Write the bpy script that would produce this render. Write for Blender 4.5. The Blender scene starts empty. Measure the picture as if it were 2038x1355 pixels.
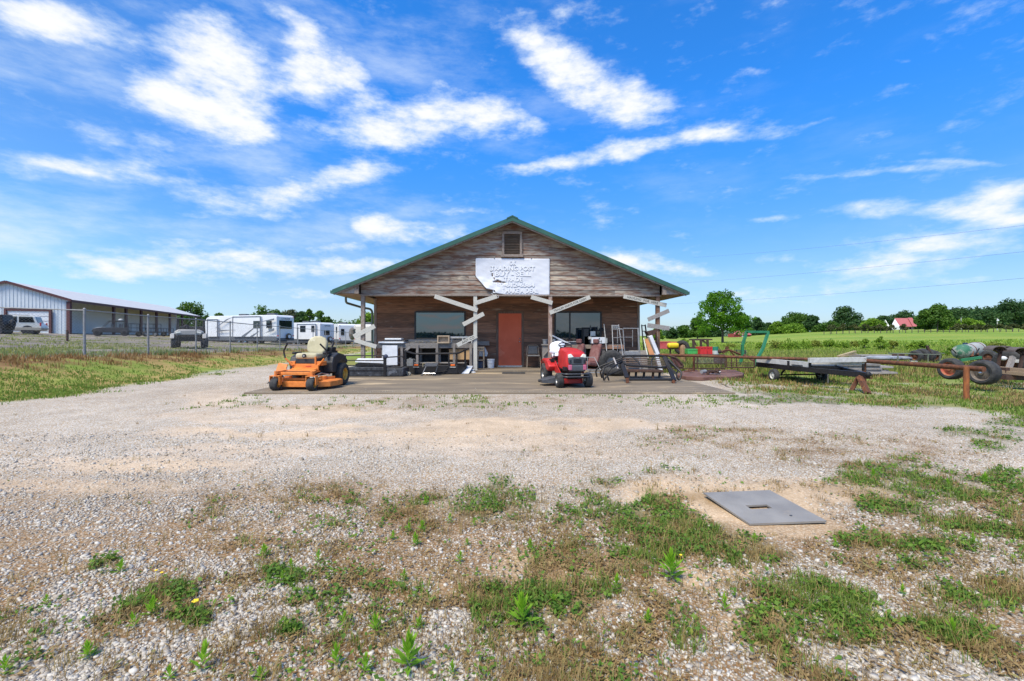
import bpy, math, random
import numpy as np
from mathutils import Vector, Matrix
R = math.radians
rng = np.random.default_rng(7)
random.seed(7)
sc = bpy.context.scene
COL = sc.collection

# ---------------------------------------------------------------- camera
F, CX, CY, CAMH = 906.0, 1019.0, 668.0, 1.35      # focal length in photo pixels, horizon row, eye height
cam = bpy.data.cameras.new('camera'); camo = bpy.data.objects.new('camera', cam); COL.objects.link(camo)
cam.sensor_width = 36; cam.lens = F / 2038 * 36; cam.shift_y = -(677.5 - CY) / 2038
cam.clip_start = 0.05; cam.clip_end = 6000
camo.location = (0, 0, CAMH); camo.rotation_euler = (R(90), 0, 0)
sc.camera = camo
sc.view_settings.view_transform = 'Standard'; sc.view_settings.look = 'None'
sc.view_settings.exposure = EXPOSURE = 1.0
sc.view_settings.gamma = 1

def W(px, py, D):                     # a point seen at photo pixel px,py at distance D
    return Vector(((px - CX) * D / F, D, CAMH + (CY - py) * D / F))
def G(px, py, z=0.0):                 # the point at height z seen at px,py
    D = F * (CAMH - z) / (py - CY)
    return Vector(((px - CX) * D / F, D, z))

# ---------------------------------------------------------------- sky and sun
SUN_EL, SUN_AZ = 58, 215              # azimuth clockwise from +Y
world = bpy.data.worlds.new('World'); sc.world = world; world.use_nodes = True
nt = world.node_tree; nt.nodes.clear()
def N(t, **k):
    n = nt.nodes.new(t)
    for a, b in k.items(): setattr(n, a, b)
    return n
def math_(op, a, b=None, c=None, clamp=False):
    n = N('ShaderNodeMath', operation=op, use_clamp=clamp)
    for i, v in enumerate((a, b, c)):
        if v is None: continue
        if isinstance(v, (int, float)): n.inputs[i].default_value = v
        else: nt.links.new(v, n.inputs[i])
    return n.outputs[0]
def ss(v, a, b, lo=0.0, hi=1.0):
    n = N('ShaderNodeMapRange', interpolation_type='SMOOTHSTEP')
    nt.links.new(v, n.inputs[0])
    for i, x in enumerate((a, b, lo, hi)): n.inputs[i + 1].default_value = x
    return n.outputs[0]
def mixc(f, a, b, mode='MIX'):
    n = N('ShaderNodeMix', data_type='RGBA', blend_type=mode)
    for s, v in ((0, f), (6, a), (7, b)):
        if isinstance(v, (int, float)): n.inputs[s].default_value = v
        elif isinstance(v, tuple): n.inputs[s].default_value = (*v, 1)
        else: nt.links.new(v, n.inputs[s])
    return n.outputs[2]
sky = N('ShaderNodeTexSky', sky_type='NISHITA', sun_disc=False, sun_elevation=R(SUN_EL), sun_rotation=R(SUN_AZ),
        altitude=200, air_density=1.0, dust_density=0.6, ozone_density=3.0)
tc = N('ShaderNodeTexCoord'); sep = N('ShaderNodeSeparateXYZ'); nt.links.new(tc.outputs['Generated'], sep.inputs[0])
az = math_('ARCTAN2', sep.outputs[0], sep.outputs[1]); el = math_('ARCSINE', sep.outputs[2])
comb = N('ShaderNodeCombineXYZ'); nt.links.new(az, comb.inputs[0]); nt.links.new(el, comb.inputs[1])
def noise(vec, scale, detail=6, rough=.55, sx=1, sy=1, lac=2.0, ofs=0, rot=0):
    m = N('ShaderNodeMapping'); nt.links.new(vec, m.inputs[0]); m.inputs['Scale'].default_value = (sx, sy, 1)
    m.inputs['Location'].default_value = (ofs, ofs, ofs); m.inputs['Rotation'].default_value = (0, 0, rot)
    n = N('ShaderNodeTexNoise'); nt.links.new(m.outputs[0], n.inputs['Vector'])
    n.inputs['Scale'].default_value = scale; n.inputs['Detail'].default_value = detail; n.inputs['Roughness'].default_value = rough
    n.inputs['Lacunarity'].default_value = lac
    return n
wn = noise(comb.outputs[0], 5, 5, .6, 1, 2)
sub = N('ShaderNodeVectorMath', operation='SUBTRACT'); nt.links.new(wn.outputs['Color'], sub.inputs[0]); sub.inputs[1].default_value = (.5, .5, .5)
scl = N('ShaderNodeVectorMath', operation='MULTIPLY'); nt.links.new(sub.outputs[0], scl.inputs[0]); scl.inputs[1].default_value = (.075, .045, 0)
add = N('ShaderNodeVectorMath', operation='ADD'); nt.links.new(comb.outputs[0], add.inputs[0]); nt.links.new(scl.outputs[0], add.inputs[1])
# directions flattened onto a plane ahead (u, v), where the clouds are laid out
ysafe = math_('MAXIMUM', sep.outputs[1], .12)
cu = N('ShaderNodeCombineXYZ'); nt.links.new(math_('DIVIDE', sep.outputs[0], ysafe), cu.inputs[0]); nt.links.new(math_('DIVIDE', sep.outputs[2], ysafe), cu.inputs[1])
nt.links.new(cu.outputs[0], add.inputs[0])
wv = add.outputs[0]
# clouds: photo px centre, half sizes, slope, weight
CL = [(110,50,130,42,14,1),(60,30,60,30,10,.8),(400,55,60,45,0,.8),(450,120,85,60,10,1.15),(440,200,90,75,30,1.15),(310,185,75,38,15,1),
 (480,235,55,40,40,.95),(560,25,70,22,15,.7),(320,85,60,22,5,.6),(610,90,45,45,20,1.05),(665,140,75,48,35,1.1),(600,165,55,32,20,1),(720,180,60,24,30,.6),
 (340,205,90,30,20,1),(420,240,110,26,18,.9),(300,290,150,20,10,.45),(150,330,160,26,5,.78),(330,365,120,14,14,.6),(430,400,90,12,6,.5),
 (640,255,50,20,10,.55),(830,240,110,42,-6,1.05),(960,225,90,45,5,1),(760,265,90,25,8,.8),(1030,245,40,20,10,.6),(865,170,40,12,20,.5),
 (560,385,110,24,0,.7),(640,355,80,26,-14,.75),(730,340,70,22,-4,.85),(520,425,110,10,2,.5),
 (420,525,330,30,3,.95),(250,545,130,18,0,.85),(640,530,180,14,2,.8),(740,450,60,28,0,.85),(820,455,90,30,6,.75),(700,490,80,12,-4,.55),(930,420,60,9,2,.6),(400,480,120,10,4,.5),
 (1050,80,60,34,28,1),(1120,130,80,42,28,1.05),(1210,175,110,38,22,.95),(1290,195,90,22,8,.75),(1190,215,80,16,12,.7),(1120,15,40,22,20,.5),(1110,40,30,20,30,.4),
 (1080,330,80,10,-5,.9),(1180,310,100,17,-12,1),(1270,290,60,20,-6,.9),(1440,262,100,18,-4,.8),(1340,275,60,10,-6,.55),(1620,238,50,6,-8,.4),(1500,140,30,8,0,.35),
 (1540,437,45,5,-2,.6),(1770,340,170,7,-4,.45),(1900,322,100,5,0,.5),(1980,385,90,28,-12,1),(1900,420,110,20,-2,.85),(2010,430,90,24,0,.9),(1740,420,80,18,-3,.7),
 (1800,445,70,9,8,.4),(1900,480,170,20,2,.6),(1860,500,120,22,0,.55),(1780,530,130,18,0,.8),(1700,575,160,14,0,.5),(1880,560,160,14,2,.5),(1260,520,110,22,0,.7),(1360,535,110,16,4,.7),(1330,375,50,12,5,.3),(1530,520,40,12,0,.4),
 (1500,590,160,14,0,.4),(600,585,160,12,0,.4),(60,470,90,40,0,.2),(1850,70,25,10,20,.3),(1800,122,40,5,10,.3)]
acc = None
for (cx, cy, rx, ry, rot, w) in CL:
    ax, ex = (cx - CX) / F, (CY - cy) / F; sx_ = rx / F * 1.42; sy_ = ry / F * 1.45
    m = N('ShaderNodeMapping', vector_type='TEXTURE'); nt.links.new(wv, m.inputs[0])
    m.inputs['Location'].default_value = (ax, ex, 0); m.inputs['Rotation'].default_value = (0, 0, R(-rot)); m.inputs['Scale'].default_value = (sx_, sy_, 1)
    l = N('ShaderNodeVectorMath', operation='LENGTH'); nt.links.new(m.outputs[0], l.inputs[0])
    g = ss(l.outputs['Value'], 1.3, 0.0, 0, w * 1.08)
    if acc is None: acc = g
    else:  # soft union
        acc = math_('SUBTRACT', math_('ADD', acc, g), math_('MULTIPLY', math_('MULTIPLY', acc, g), .75))
fine = noise(comb.outputs[0], 9, 12, .6, 1.0, 2.6, ofs=3.1, rot=R(-8)).outputs[0]
fine2 = noise(comb.outputs[0], 30, 8, .62, 1.0, 2.2, ofs=9.7, rot=R(8)).outputs[0]
bk = math_('MULTIPLY', ss(noise(comb.outputs[0], 2.2, 6, .6, 1, 2.6, ofs=14).outputs[0], .42, .66, 0, .8), ss(sep.outputs[1], .14, -.05))
acc = math_('ADD', acc, bk)
body = math_('ADD', acc, math_('ADD', math_('MULTIPLY', math_('SUBTRACT', fine, .5), 2.3), math_('MULTIPLY', math_('SUBTRACT', fine2, .5), 1.05)))
dens = ss(body, .06, 1.45, 0, 1.0)
veil = ss(noise(comb.outputs[0], 3.2, 9, .62, 1, 3.2, ofs=5.5).outputs[0], .44, .78)
left = ss(az, .7, -.7, .14, .85)
veil = math_('MULTIPLY', veil, left)
low = ss(el, .30, .0, 0, 1)
veil = math_('ADD', veil, math_('MULTIPLY', math_('MULTIPLY', low, low), math_('ADD', math_('MULTIPLY', left, .45), .13)))
dens = math_('MAXIMUM', dens, math_('MULTIPLY', veil, .75), clamp=True)
# deep polarised blue of the photo: the sky texture with its red and green held back, less so at the horizon
tint = mixc(ss(el, .48, .0), (.20, .85, 1.50), (.50, .62, .80))
tint = mixc(ss(az, -.3, -1.0), tint, (.50, .84, 1.15))
base = mixc(1.0, sky.outputs[0], tint, 'MULTIPLY')
cloudc = mixc(ss(dens, .3, 1.0), (4.3, 5.0, 5.7), (5.3, 5.4, 5.6))
skyc = mixc(dens, base, cloudc)
bg = N('ShaderNodeBackground'); nt.links.new(skyc, bg.inputs[0]); bg.inputs[1].default_value = 0.095
wo = N('ShaderNodeOutputWorld'); nt.links.new(bg.outputs[0], wo.inputs[0])
world.cycles.sampling_method = 'MANUAL'; world.cycles.sample_map_resolution = 512

sl = bpy.data.lights.new('sun', 'SUN'); slo = bpy.data.objects.new('sun', sl); COL.objects.link(slo)
sl.energy = 2.8; sl.angle = R(24); sl.color = (1, .925, .80)
slo.rotation_euler = (R(90 - SUN_EL), 0, R(-SUN_AZ) + math.pi)
d = Vector((math.sin(R(SUN_AZ)) * math.cos(R(SUN_EL)), math.cos(R(SUN_AZ)) * math.cos(R(SUN_EL)), math.sin(R(SUN_EL))))
slo.rotation_euler = d.to_track_quat('Z', 'Y').to_euler()
sc.cycles.max_bounces = 6; sc.cycles.diffuse_bounces = 3; sc.cycles.glossy_bounces = 3; sc.cycles.transparent_max_bounces = 8

# ---------------------------------------------------------------- materials
MATS = {}
def mat(name, c1, c2=None, scale=8, rough=.7, metal=0, bump=0, sx=(1, 1, 1), detail=6, rnd=0, spec=.5, c3=None, thr=.6, thr2=None, translucent=0, bscale=None, coord='Object', contrast=(.35, .65)):
    if name in MATS: return MATS[name]
    m = bpy.data.materials.new(name); m.use_nodes = True; t = m.node_tree; t.nodes.clear()
    L = t.links.new
    out = t.nodes.new('ShaderNodeOutputMaterial'); b = t.nodes.new('ShaderNodeBsdfPrincipled')
    b.inputs['Roughness'].default_value = rough; b.inputs['Metallic'].default_value = metal
    b.inputs['Specular IOR Level'].default_value = spec
    L(b.outputs[0], out.inputs[0])
    c2 = c2 or tuple(min(1, x * .75) for x in c1)
    tcn = t.nodes.new('ShaderNodeTexCoord'); mp = t.nodes.new('ShaderNodeMapping'); mp.inputs['Scale'].default_value = sx
    L(tcn.outputs[coord], mp.inputs[0])
    nz = t.nodes.new('ShaderNodeTexNoise'); nz.inputs['Scale'].default_value = scale; nz.inputs['Detail'].default_value = detail
    L(mp.outputs[0], nz.inputs['Vector'])
    at = t.nodes.new('ShaderNodeAttribute'); at.attribute_name = 'rnd'
    # offset noise by the random value so that boards differ
    if rnd:
        vm = t.nodes.new('ShaderNodeVectorMath'); vm.operation = 'MULTIPLY_ADD'
        cv = t.nodes.new('ShaderNodeCombineXYZ')
        for i in range(3): L(at.outputs['Fac'], cv.inputs[i])
        L(cv.outputs[0], vm.inputs[0]); vm.inputs[1].default_value = (31, 17, 43); L(mp.outputs[0], vm.inputs[2])
        L(vm.outputs[0], nz.inputs['Vector'])
    mr = t.nodes.new('ShaderNodeMapRange'); mr.inputs[1].default_value = contrast[0]; mr.inputs[2].default_value = contrast[1]
    L(nz.outputs[0], mr.inputs[0])
    fac = mr.outputs[0]
    mx = t.nodes.new('ShaderNodeMix'); mx.data_type = 'RGBA'
    mx.inputs[6].default_value = (*c1, 1); mx.inputs[7].default_value = (*c2, 1); L(fac, mx.inputs[0])
    colr = mx.outputs[2]
    if rnd:
        m2 = t.nodes.new('ShaderNodeMix'); m2.data_type = 'RGBA'; m2.blend_type = 'MULTIPLY'; m2.inputs[0].default_value = 1
        mr2 = t.nodes.new('ShaderNodeMapRange'); mr2.inputs[3].default_value = 1 - rnd; mr2.inputs[4].default_value = 1 + rnd
        L(at.outputs['Fac'], mr2.inputs[0]); L(colr, m2.inputs[6]); L(mr2.outputs[0], m2.inputs[7]); colr = m2.outputs[2]
    if c3:
        n3 = t.nodes.new('ShaderNodeTexNoise'); n3.inputs['Scale'].default_value = scale * .45; n3.inputs['Detail'].default_value = 9; n3.inputs['Roughness'].default_value = .68
        L(nz.inputs['Vector'].links[0].from_socket, n3.inputs['Vector'])
        r3 = t.nodes.new('ShaderNodeMapRange'); r3.inputs[1].default_value = thr; r3.inputs[2].default_value = thr2 or thr + .04; L(n3.outputs[0], r3.inputs[0])
        m3 = t.nodes.new('ShaderNodeMix'); m3.data_type = 'RGBA'; L(r3.outputs[0], m3.inputs[0]); L(colr, m3.inputs[6]); m3.inputs[7].default_value = (*c3, 1); colr = m3.outputs[2]
    L(colr, b.inputs['Base Color'])
    if bump:
        bp = t.nodes.new('ShaderNodeBump'); bp.inputs['Strength'].default_value = bump; bp.inputs['Distance'].default_value = .02
        hsrc = nz.outputs[0]
        if bscale:
            nb = t.nodes.new('ShaderNodeTexNoise'); nb.inputs['Scale'].default_value = bscale; nb.inputs['Detail'].default_value = 4
            L(mp.outputs[0], nb.inputs['Vector']); hsrc = nb.outputs[0]
        L(hsrc, bp.inputs['Height']); L(bp.outputs[0], b.inputs['Normal'])
    if translucent:
        tr = t.nodes.new('ShaderNodeBsdfTranslucent'); ms = t.nodes.new('ShaderNodeMixShader'); ms.inputs[0].default_value = translucent
        L(colr, tr.inputs[0]); L(b.outputs[0], ms.inputs[1]); L(tr.outputs[0], ms.inputs[2]); L(ms.outputs[0], out.inputs[0])
    MATS[name] = m
    return m

def leafmat(name, ca, cb, cc=None, trans=.3, haze=0):
    """foliage: colour picked by the random value each leaf carries"""
    m = bpy.data.materials.new(name); m.use_nodes = True; t = m.node_tree; L = t.links.new
    b = t.nodes['Principled BSDF']; out = t.nodes['Material Output']
    at = t.nodes.new('ShaderNodeAttribute'); at.attribute_name = 'rnd'
    cr = t.nodes.new('ShaderNodeValToRGB'); cr.color_ramp.elements[0].color = (*ca, 1); cr.color_ramp.elements[1].color = (*cb, 1)
    if cc:
        e = cr.color_ramp.elements.new(.86); e.color = (*cb, 1); cr.color_ramp.elements[-1].color = (*cc, 1)
    L(at.outputs['Fac'], cr.inputs[0]); L(cr.outputs[0], b.inputs['Base Color']); b.inputs['Roughness'].default_value = .6
    b.inputs['Specular IOR Level'].default_value = .25
    tr = t.nodes.new('ShaderNodeBsdfTranslucent'); ms = t.nodes.new('ShaderNodeMixShader'); ms.inputs[0].default_value = trans
    L(cr.outputs[0], tr.inputs[0]); L(b.outputs[0], ms.inputs[1]); L(tr.outputs[0], ms.inputs[2]); L(ms.outputs[0], out.inputs[0])
    MATS[name] = m
    return m

def glassmat(name, c, rough=.03, ior=1.9):
    m = mat(name, c, c, rough=rough, spec=.5); m.node_tree.nodes['Principled BSDF'].inputs['IOR'].default_value = ior; return m

BLACK = mat('black_paint', (.013, .013, .015), (.024, .022, .022), 20, .5, 0, spec=.3, c3=(.11, .06, .035), thr=.66)
RUBBER = mat('tyre_rubber', (.022, .022, .023), (.05, .048, .045), 14, .85, bump=.3)
PLASTIC = mat('black_plastic', (.02, .02, .022), (.035, .035, .037), 10, .5)
DARKGREY = mat('dark_grey_plastic', (.05, .055, .065), (.08, .085, .095), 12, .45)
WHITE = mat('white_panel', (.78, .79, .8), (.66, .67, .68), 5, .5)
OFFWHITE = mat('off_white', (.62, .6, .55), (.45, .43, .38), 9, .6)
STEEL = mat('steel_bare', (.35, .35, .35), (.22, .21, .2), 20, .4, .7, c3=(.2, .1, .05), thr=.64)
GALV = mat('galvanised', (.33, .33, .33), (.22, .22, .22), 16, .6, .3)
RUST = mat('rusty_steel', (.17, .062, .026), (.075, .032, .018), 14, .85, .1, bump=.3, c3=(.29, .11, .035), thr=.57, thr2=.68)
DRUST = mat('dark_rust', (.09, .045, .03), (.05, .032, .026), 16, .85, .1, bump=.3, c3=(.14, .062, .03), thr=.6)
CHROME = mat('chrome', (.5, .5, .5), (.4, .4, .4), 20, .25, .9)
ORANGE = mat('orange_paint', (.74, .24, .045), (.58, .17, .03), 9, .5, c3=(.26, .12, .05), thr=.61, thr2=.70)
RED = mat('red_paint', (.54, .028, .024), (.42, .02, .018), 7, .4, c3=(.36, .08, .06), thr=.63, thr2=.72)
GREYWOOD = mat('grey_wood', (.30, .275, .25), (.19, .17, .15), 6, .85, bump=.4, sx=(1.5, 14, 14), rnd=.25, c3=(.11, .09, .07), thr=.62)
GREYWOODZ = mat('grey_wood_upright', (.29, .26, .235), (.185, .16, .14), 6, .85, bump=.4, sx=(14, 14, 1.5), rnd=.25, c3=(.11, .09, .07), thr=.62)
PALEWOOD = mat('pale_wood', (.56, .54, .48), (.42, .40, .34), 9, .8, bump=.2, sx=(3, 10, 10), rnd=.12, c3=(.26, .24, .19), thr=.60, thr2=.75)
BROWNWOOD = mat('brown_wood', (.22, .115, .065), (.13, .07, .045), 6, .85, bump=.4, sx=(14, 14, 1.5), rnd=.3, c3=(.3, .27, .24), thr=.56)
TAN = mat('tan_board', (.52, .33, .16), (.45, .28, .13), 3, .8)
CONC = None

# ---------------------------------------------------------------- mesh building
def np_mesh(name, V, Fc, mt, rnd=None, smooth=False):
    V = np.asarray(V, np.float32); Fc = np.asarray(Fc, np.int32); k = Fc.shape[1]
    me = bpy.data.meshes.new(name)
    me.vertices.add(len(V)); me.vertices.foreach_set('co', V.ravel())
    me.loops.add(Fc.size); me.loops.foreach_set('vertex_index', Fc.ravel())
    me.polygons.add(len(Fc)); me.polygons.foreach_set('loop_start', np.arange(0, Fc.size, k, dtype=np.int32))
    if smooth: me.polygons.foreach_set('use_smooth', np.ones(len(Fc), bool))
    me.update(calc_edges=True)
    if rnd is not None:
        a = me.attributes.new('rnd', 'FLOAT', 'POINT'); a.data.foreach_set('value', np.asarray(rnd, np.float32))
    if mt: me.materials.append(mt)
    return me

def tag(o, label=None, cat=None, group=None, kind=None):
    if label: o['label'] = label
    if cat: o['category'] = cat
    if group: o['group'] = group
    if kind: o['kind'] = kind
    return o
def link(name, me, parent=None):
    o = bpy.data.objects.new(name, me); COL.objects.link(o)
    if parent: o.parent = parent
    return o
def thing(name, label, cat, loc=(0, 0, 0), rz=0, group=None):
    o = bpy.data.objects.new(name, None); COL.objects.link(o); o.empty_display_size = .2
    o.location = loc; o.rotation_euler = (0, 0, rz)
    return tag(o, label, cat, group)
def copy_tree(o, parent=None):
    c = o.copy(); COL.objects.link(c); c.parent = parent
    for ch in list(o.children): copy_tree(ch, c)
    return c

class MB:
    def __init__(s): s.v = []; s.f = []; s.r = []; s.val = 0.5; s.T = None
    def add(s, vs, fs):
        n = len(s.v)
        for p in vs:
            p = Vector(p)
            if s.T is not None: p = s.T @ p
            s.v.append(p)
        s.r += [s.val] * len(vs)
        s.f += [tuple(i + n for i in f) for f in fs]
        return s
    def frame(s, a, b, up=(0, 0, 1)):
        a, b = Vector(a), Vector(b); z = (b - a).normalized(); up = Vector(up)
        if abs(z.dot(up)) > .98: up = Vector((0, 1, 0)) if abs(z.y) < .9 else Vector((1, 0, 0))
        x = z.cross(up).normalized(); y = x.cross(z).normalized()
        return a, b, x, y
    def box(s, c, size, rz=0, rx=0, ry=0):
        hx, hy, hz = [k / 2 for k in size]; M = Matrix.Rotation(rz, 3, 'Z') @ Matrix.Rotation(ry, 3, 'Y') @ Matrix.Rotation(rx, 3, 'X')
        c = Vector(c)
        vs = [c + M @ Vector((x, y, z)) for x in (-hx, hx) for y in (-hy, hy) for z in (-hz, hz)]
        return s.add(vs, [(0, 1, 3, 2), (4, 6, 7, 5), (0, 4, 5, 1), (2, 3, 7, 6), (0, 2, 6, 4), (1, 5, 7, 3)])
    def bx(s, x0, x1, y0, y1, z0, z1): return s.box(((x0 + x1) / 2, (y0 + y1) / 2, (z0 + z1) / 2), (abs(x1 - x0), abs(y1 - y0), abs(z1 - z0)))
    def bar(s, a, b, w, h=None, up=(0, 0, 1)):     # w across, h along up
        h = h or w; a, b, x, y = s.frame(a, b, up)
        o = [(-w / 2, -h / 2), (w / 2, -h / 2), (w / 2, h / 2), (-w / 2, h / 2)]
        vs = [a + x * p + y * q for p, q in o] + [b + x * p + y * q for p, q in o]
        return s.add(vs, [(3, 2, 1, 0), (4, 5, 6, 7)] + [(i, (i + 1) % 4, (i + 1) % 4 + 4, i + 4) for i in range(4)])
    def cyl(s, a, b, r0, r1=None, n=16, cap=True):
        r1 = r0 if r1 is None else r1; a, b, x, y = s.frame(a, b)
        vs = []
        for p, r in ((a, r0), (b, r1)):
            for i in range(n):
                t = 2 * math.pi * i / n; vs.append(p + x * (r * math.cos(t)) + y * (r * math.sin(t)))
        fs = [(i, (i + 1) % n, (i + 1) % n + n, i + n) for i in range(n)]
        if cap: fs += [tuple(range(n - 1, -1, -1)), tuple(range(n, 2 * n))]
        return s.add(vs, fs)
    def tube(s, pts, r, n=8, closed=False, radii=None):
        pts = [Vector(p) for p in pts]; m = len(pts); vs = []; prev = None
        for i, p in enumerate(pts):
            if closed: t = pts[(i + 1) % m] - pts[i - 1]
            else: t = pts[min(i + 1, m - 1)] - pts[max(i - 1, 0)]
            t.normalize()
            if prev is None:
                up = Vector((0, 0, 1)) if abs(t.z) < .9 else Vector((1, 0, 0)); x = t.cross(up).normalized()
            else:
                x = prev - t * prev.dot(t); x.normalize()
            prev = x; y = x.cross(t)
            rr = radii[i] if radii else r
            for k in range(n):
                a = 2 * math.pi * k / n; vs.append(p + x * rr * math.cos(a) + y * rr * math.sin(a))
        fs = []
        for i in range(m if closed else m - 1):
            j = (i + 1) % m
            fs += [(i * n + k, i * n + (k + 1) % n, j * n + (k + 1) % n, j * n + k) for k in range(n)]
        if not closed: fs += [tuple(range(n - 1, -1, -1)), tuple(range((m - 1) * n, m * n))]
        return s.add(vs, fs)
    def lathe(s, a, axis, prof, n=24, cap=False):   # prof: (radius, height along axis)
        a = Vector(a); z = Vector(axis).normalized(); _, _, x, y = s.frame(a, a + z)
        vs = []
        for r, h in prof:
            for i in range(n):
                t = 2 * math.pi * i / n; vs.append(a + z * h + x * r * math.cos(t) + y * r * math.sin(t))
        fs = [(j * n + i, j * n + (i + 1) % n, (j + 1) * n + (i + 1) % n, (j + 1) * n + i) for j in range(len(prof) - 1) for i in range(n)]
        if cap: fs += [tuple(range(n - 1, -1, -1)), tuple(range((len(prof) - 1) * n, len(prof) * n))]
        return s.add(vs, fs)
    def prism(s, poly, d, origin=(0, 0, 0), ux=(1, 0, 0), uy=(0, 0, 1)):  # polygon in ux,uy plane, pushed by vector d
        o = Vector(origin); ux = Vector(ux); uy = Vector(uy); d = Vector(d); n = len(poly)
        vs = [o + ux * p + uy * q for p, q in poly]; vs += [v + d for v in vs]
        return s.add(vs, [tuple(range(n - 1, -1, -1)), tuple(range(n, 2 * n))] + [(i, (i + 1) % n, (i + 1) % n + n, i + n) for i in range(n)])
    def ball(s, c, r, n=12, m=8):
        r = r if hasattr(r, '__len__') else (r, r, r); c = Vector(c); vs = []; 
        for j in range(m + 1):
            ph = math.pi * j / m
            for i in range(n):
                t = 2 * math.pi * i / n; vs.append(c + Vector((r[0] * math.sin(ph) * math.cos(t), r[1] * math.sin(ph) * math.sin(t), r[2] * math.cos(ph))))
        return s.add(vs, [(j * n + i, (j + 1) * n + i, (j + 1) * n + (i + 1) % n, j * n + (i + 1) % n) for j in range(m) for i in range(n)])
    def build(s, name, mt, parent=None, world=False, bevel=0, smooth=False, seg=2):
        vs = s.v
        if world and parent is not None:
            Mi = (Matrix.Translation(parent.location) @ parent.rotation_euler.to_matrix().to_4x4()).inverted(); vs = [Mi @ v for v in vs]
        me = bpy.data.meshes.new(name); me.from_pydata([tuple(v) for v in vs], [], s.f)
        a = me.attributes.new('rnd', 'FLOAT', 'POINT'); a.data.foreach_set('value', s.r)
        me.materials.append(mt)
        o = link(name, me, parent)
        if smooth:
            me.polygons.foreach_set('use_smooth', [True] * len(me.polygons))
            me.set_sharp_from_angle(angle=R(38))
        if bevel:
            b = o.modifiers.new('bevel', 'BEVEL'); b.width = bevel; b.segments = seg; b.limit_method = 'ANGLE'; b.angle_limit = R(40)
        me.update()
        return o

def arc(pts, r=.05, n=4):
    """round the corners of a polyline"""
    pts = [Vector(p) for p in pts]; out = [pts[0]]
    for i in range(1, len(pts) - 1):
        a, b, c = pts[i - 1], pts[i], pts[i + 1]; u = (a - b); v = (c - b)
        k = min(r, u.length * .45, v.length * .45); p = b + u.normalized() * k; q = b + v.normalized() * k
        for j in range(n + 1):
            t = j / n; out.append(p * (1 - t) ** 2 + b * 2 * t * (1 - t) + q * t * t)
    out.append(pts[-1]); return out
def loop(pts, r=.05, n=4):
    pts = [Vector(p) for p in pts]; m = len(pts); out = []
    for i in range(m):
        a, b, c = pts[i - 1], pts[i], pts[(i + 1) % m]; u = a - b; v = c - b
        k = min(r, u.length * .45, v.length * .45); p = b + u.normalized() * k; q = b + v.normalized() * k
        for j in range(n + 1):
            t = j / n; out.append(p * (1 - t) ** 2 + b * 2 * t * (1 - t) + q * t * t)
    return out

def text_mesh(name, txt, size, mt, parent, M, extrude=.004, sx=1.0, offset=0, spacing=1.0, align='CENTER'):
    cu = bpy.data.curves.new(name, 'FONT'); cu.body = txt; cu.size = size; cu.align_x = align; cu.align_y = 'CENTER'
    cu.extrude = extrude; cu.offset = offset; cu.space_character = spacing; cu.resolution_u = 2
    o = bpy.data.objects.new(name, cu); COL.objects.link(o)
    dg = bpy.context.evaluated_depsgraph_get(); me = bpy.data.meshes.new_from_object(o.evaluated_get(dg))
    bpy.data.objects.remove(o)
    me.transform(Matrix.Diagonal((sx, 1, 1, 1))); me.transform(M); me.name = name
    me.materials.clear(); me.materials.append(mt)
    return link(name, me, parent)

def wheel(parent, c, axis, r, w, rim_r=None, rim=STEEL, name='wheel', hub=True, tread=0, flat=1.0):
    """tyre with rim as sub-part; c = centre of the wheel"""
    c = Vector(c); ax = Vector(axis).normalized(); rim_r = rim_r or r * .55; a = c - ax * w / 2
    m = MB()
    m.lathe(a, ax, [(rim_r, w * .06), (rim_r * 1.03, 0), (r * .82, -w * .03), (r * .95, w * .06), (r, w * .2), (r * 1.005, w * .5), (r, w * .8), (r * .95, w * .94), (r * .82, w * 1.03), (rim_r * 1.03, w), (rim_r, w * .94)], 28)
    if tread:
        n = tread
        for i in range(n):
            t = 2 * math.pi * i / n; _, _, x, y = m.frame(c, c + ax)
            d1 = x * math.cos(t) + y * math.sin(t)
            m.bar(c + d1 * r * 1.0 - ax * w * .36, c + d1 * r * 1.0 + ax * w * .36, r * .07, r * .05, up=d1)
    o = m.build(name, RUBBER, parent, smooth=True)
    k = MB(); k.lathe(a, ax, [(rim_r * 1.02, w * .04), (rim_r * .93, w * .1), (rim_r * .86, w * .3), (rim_r * .86, w * .7), (rim_r * .93, w * .9), (rim_r * 1.02, w * .96)], 24)
    k.lathe(a, ax, [(rim_r * .87, w * .32), (rim_r * .5, w * .22), (rim_r * .3, w * .2), (rim_r * .28, w * .1), (.001, w * .08)], 24)
    k.lathe(a, ax, [(rim_r * .87, w * .68), (rim_r * .5, w * .78), (rim_r * .3, w * .8), (rim_r * .28, w * .9), (.001, w * .92)], 24)
    k.build('rim', rim, o, smooth=True)
    return o
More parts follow.
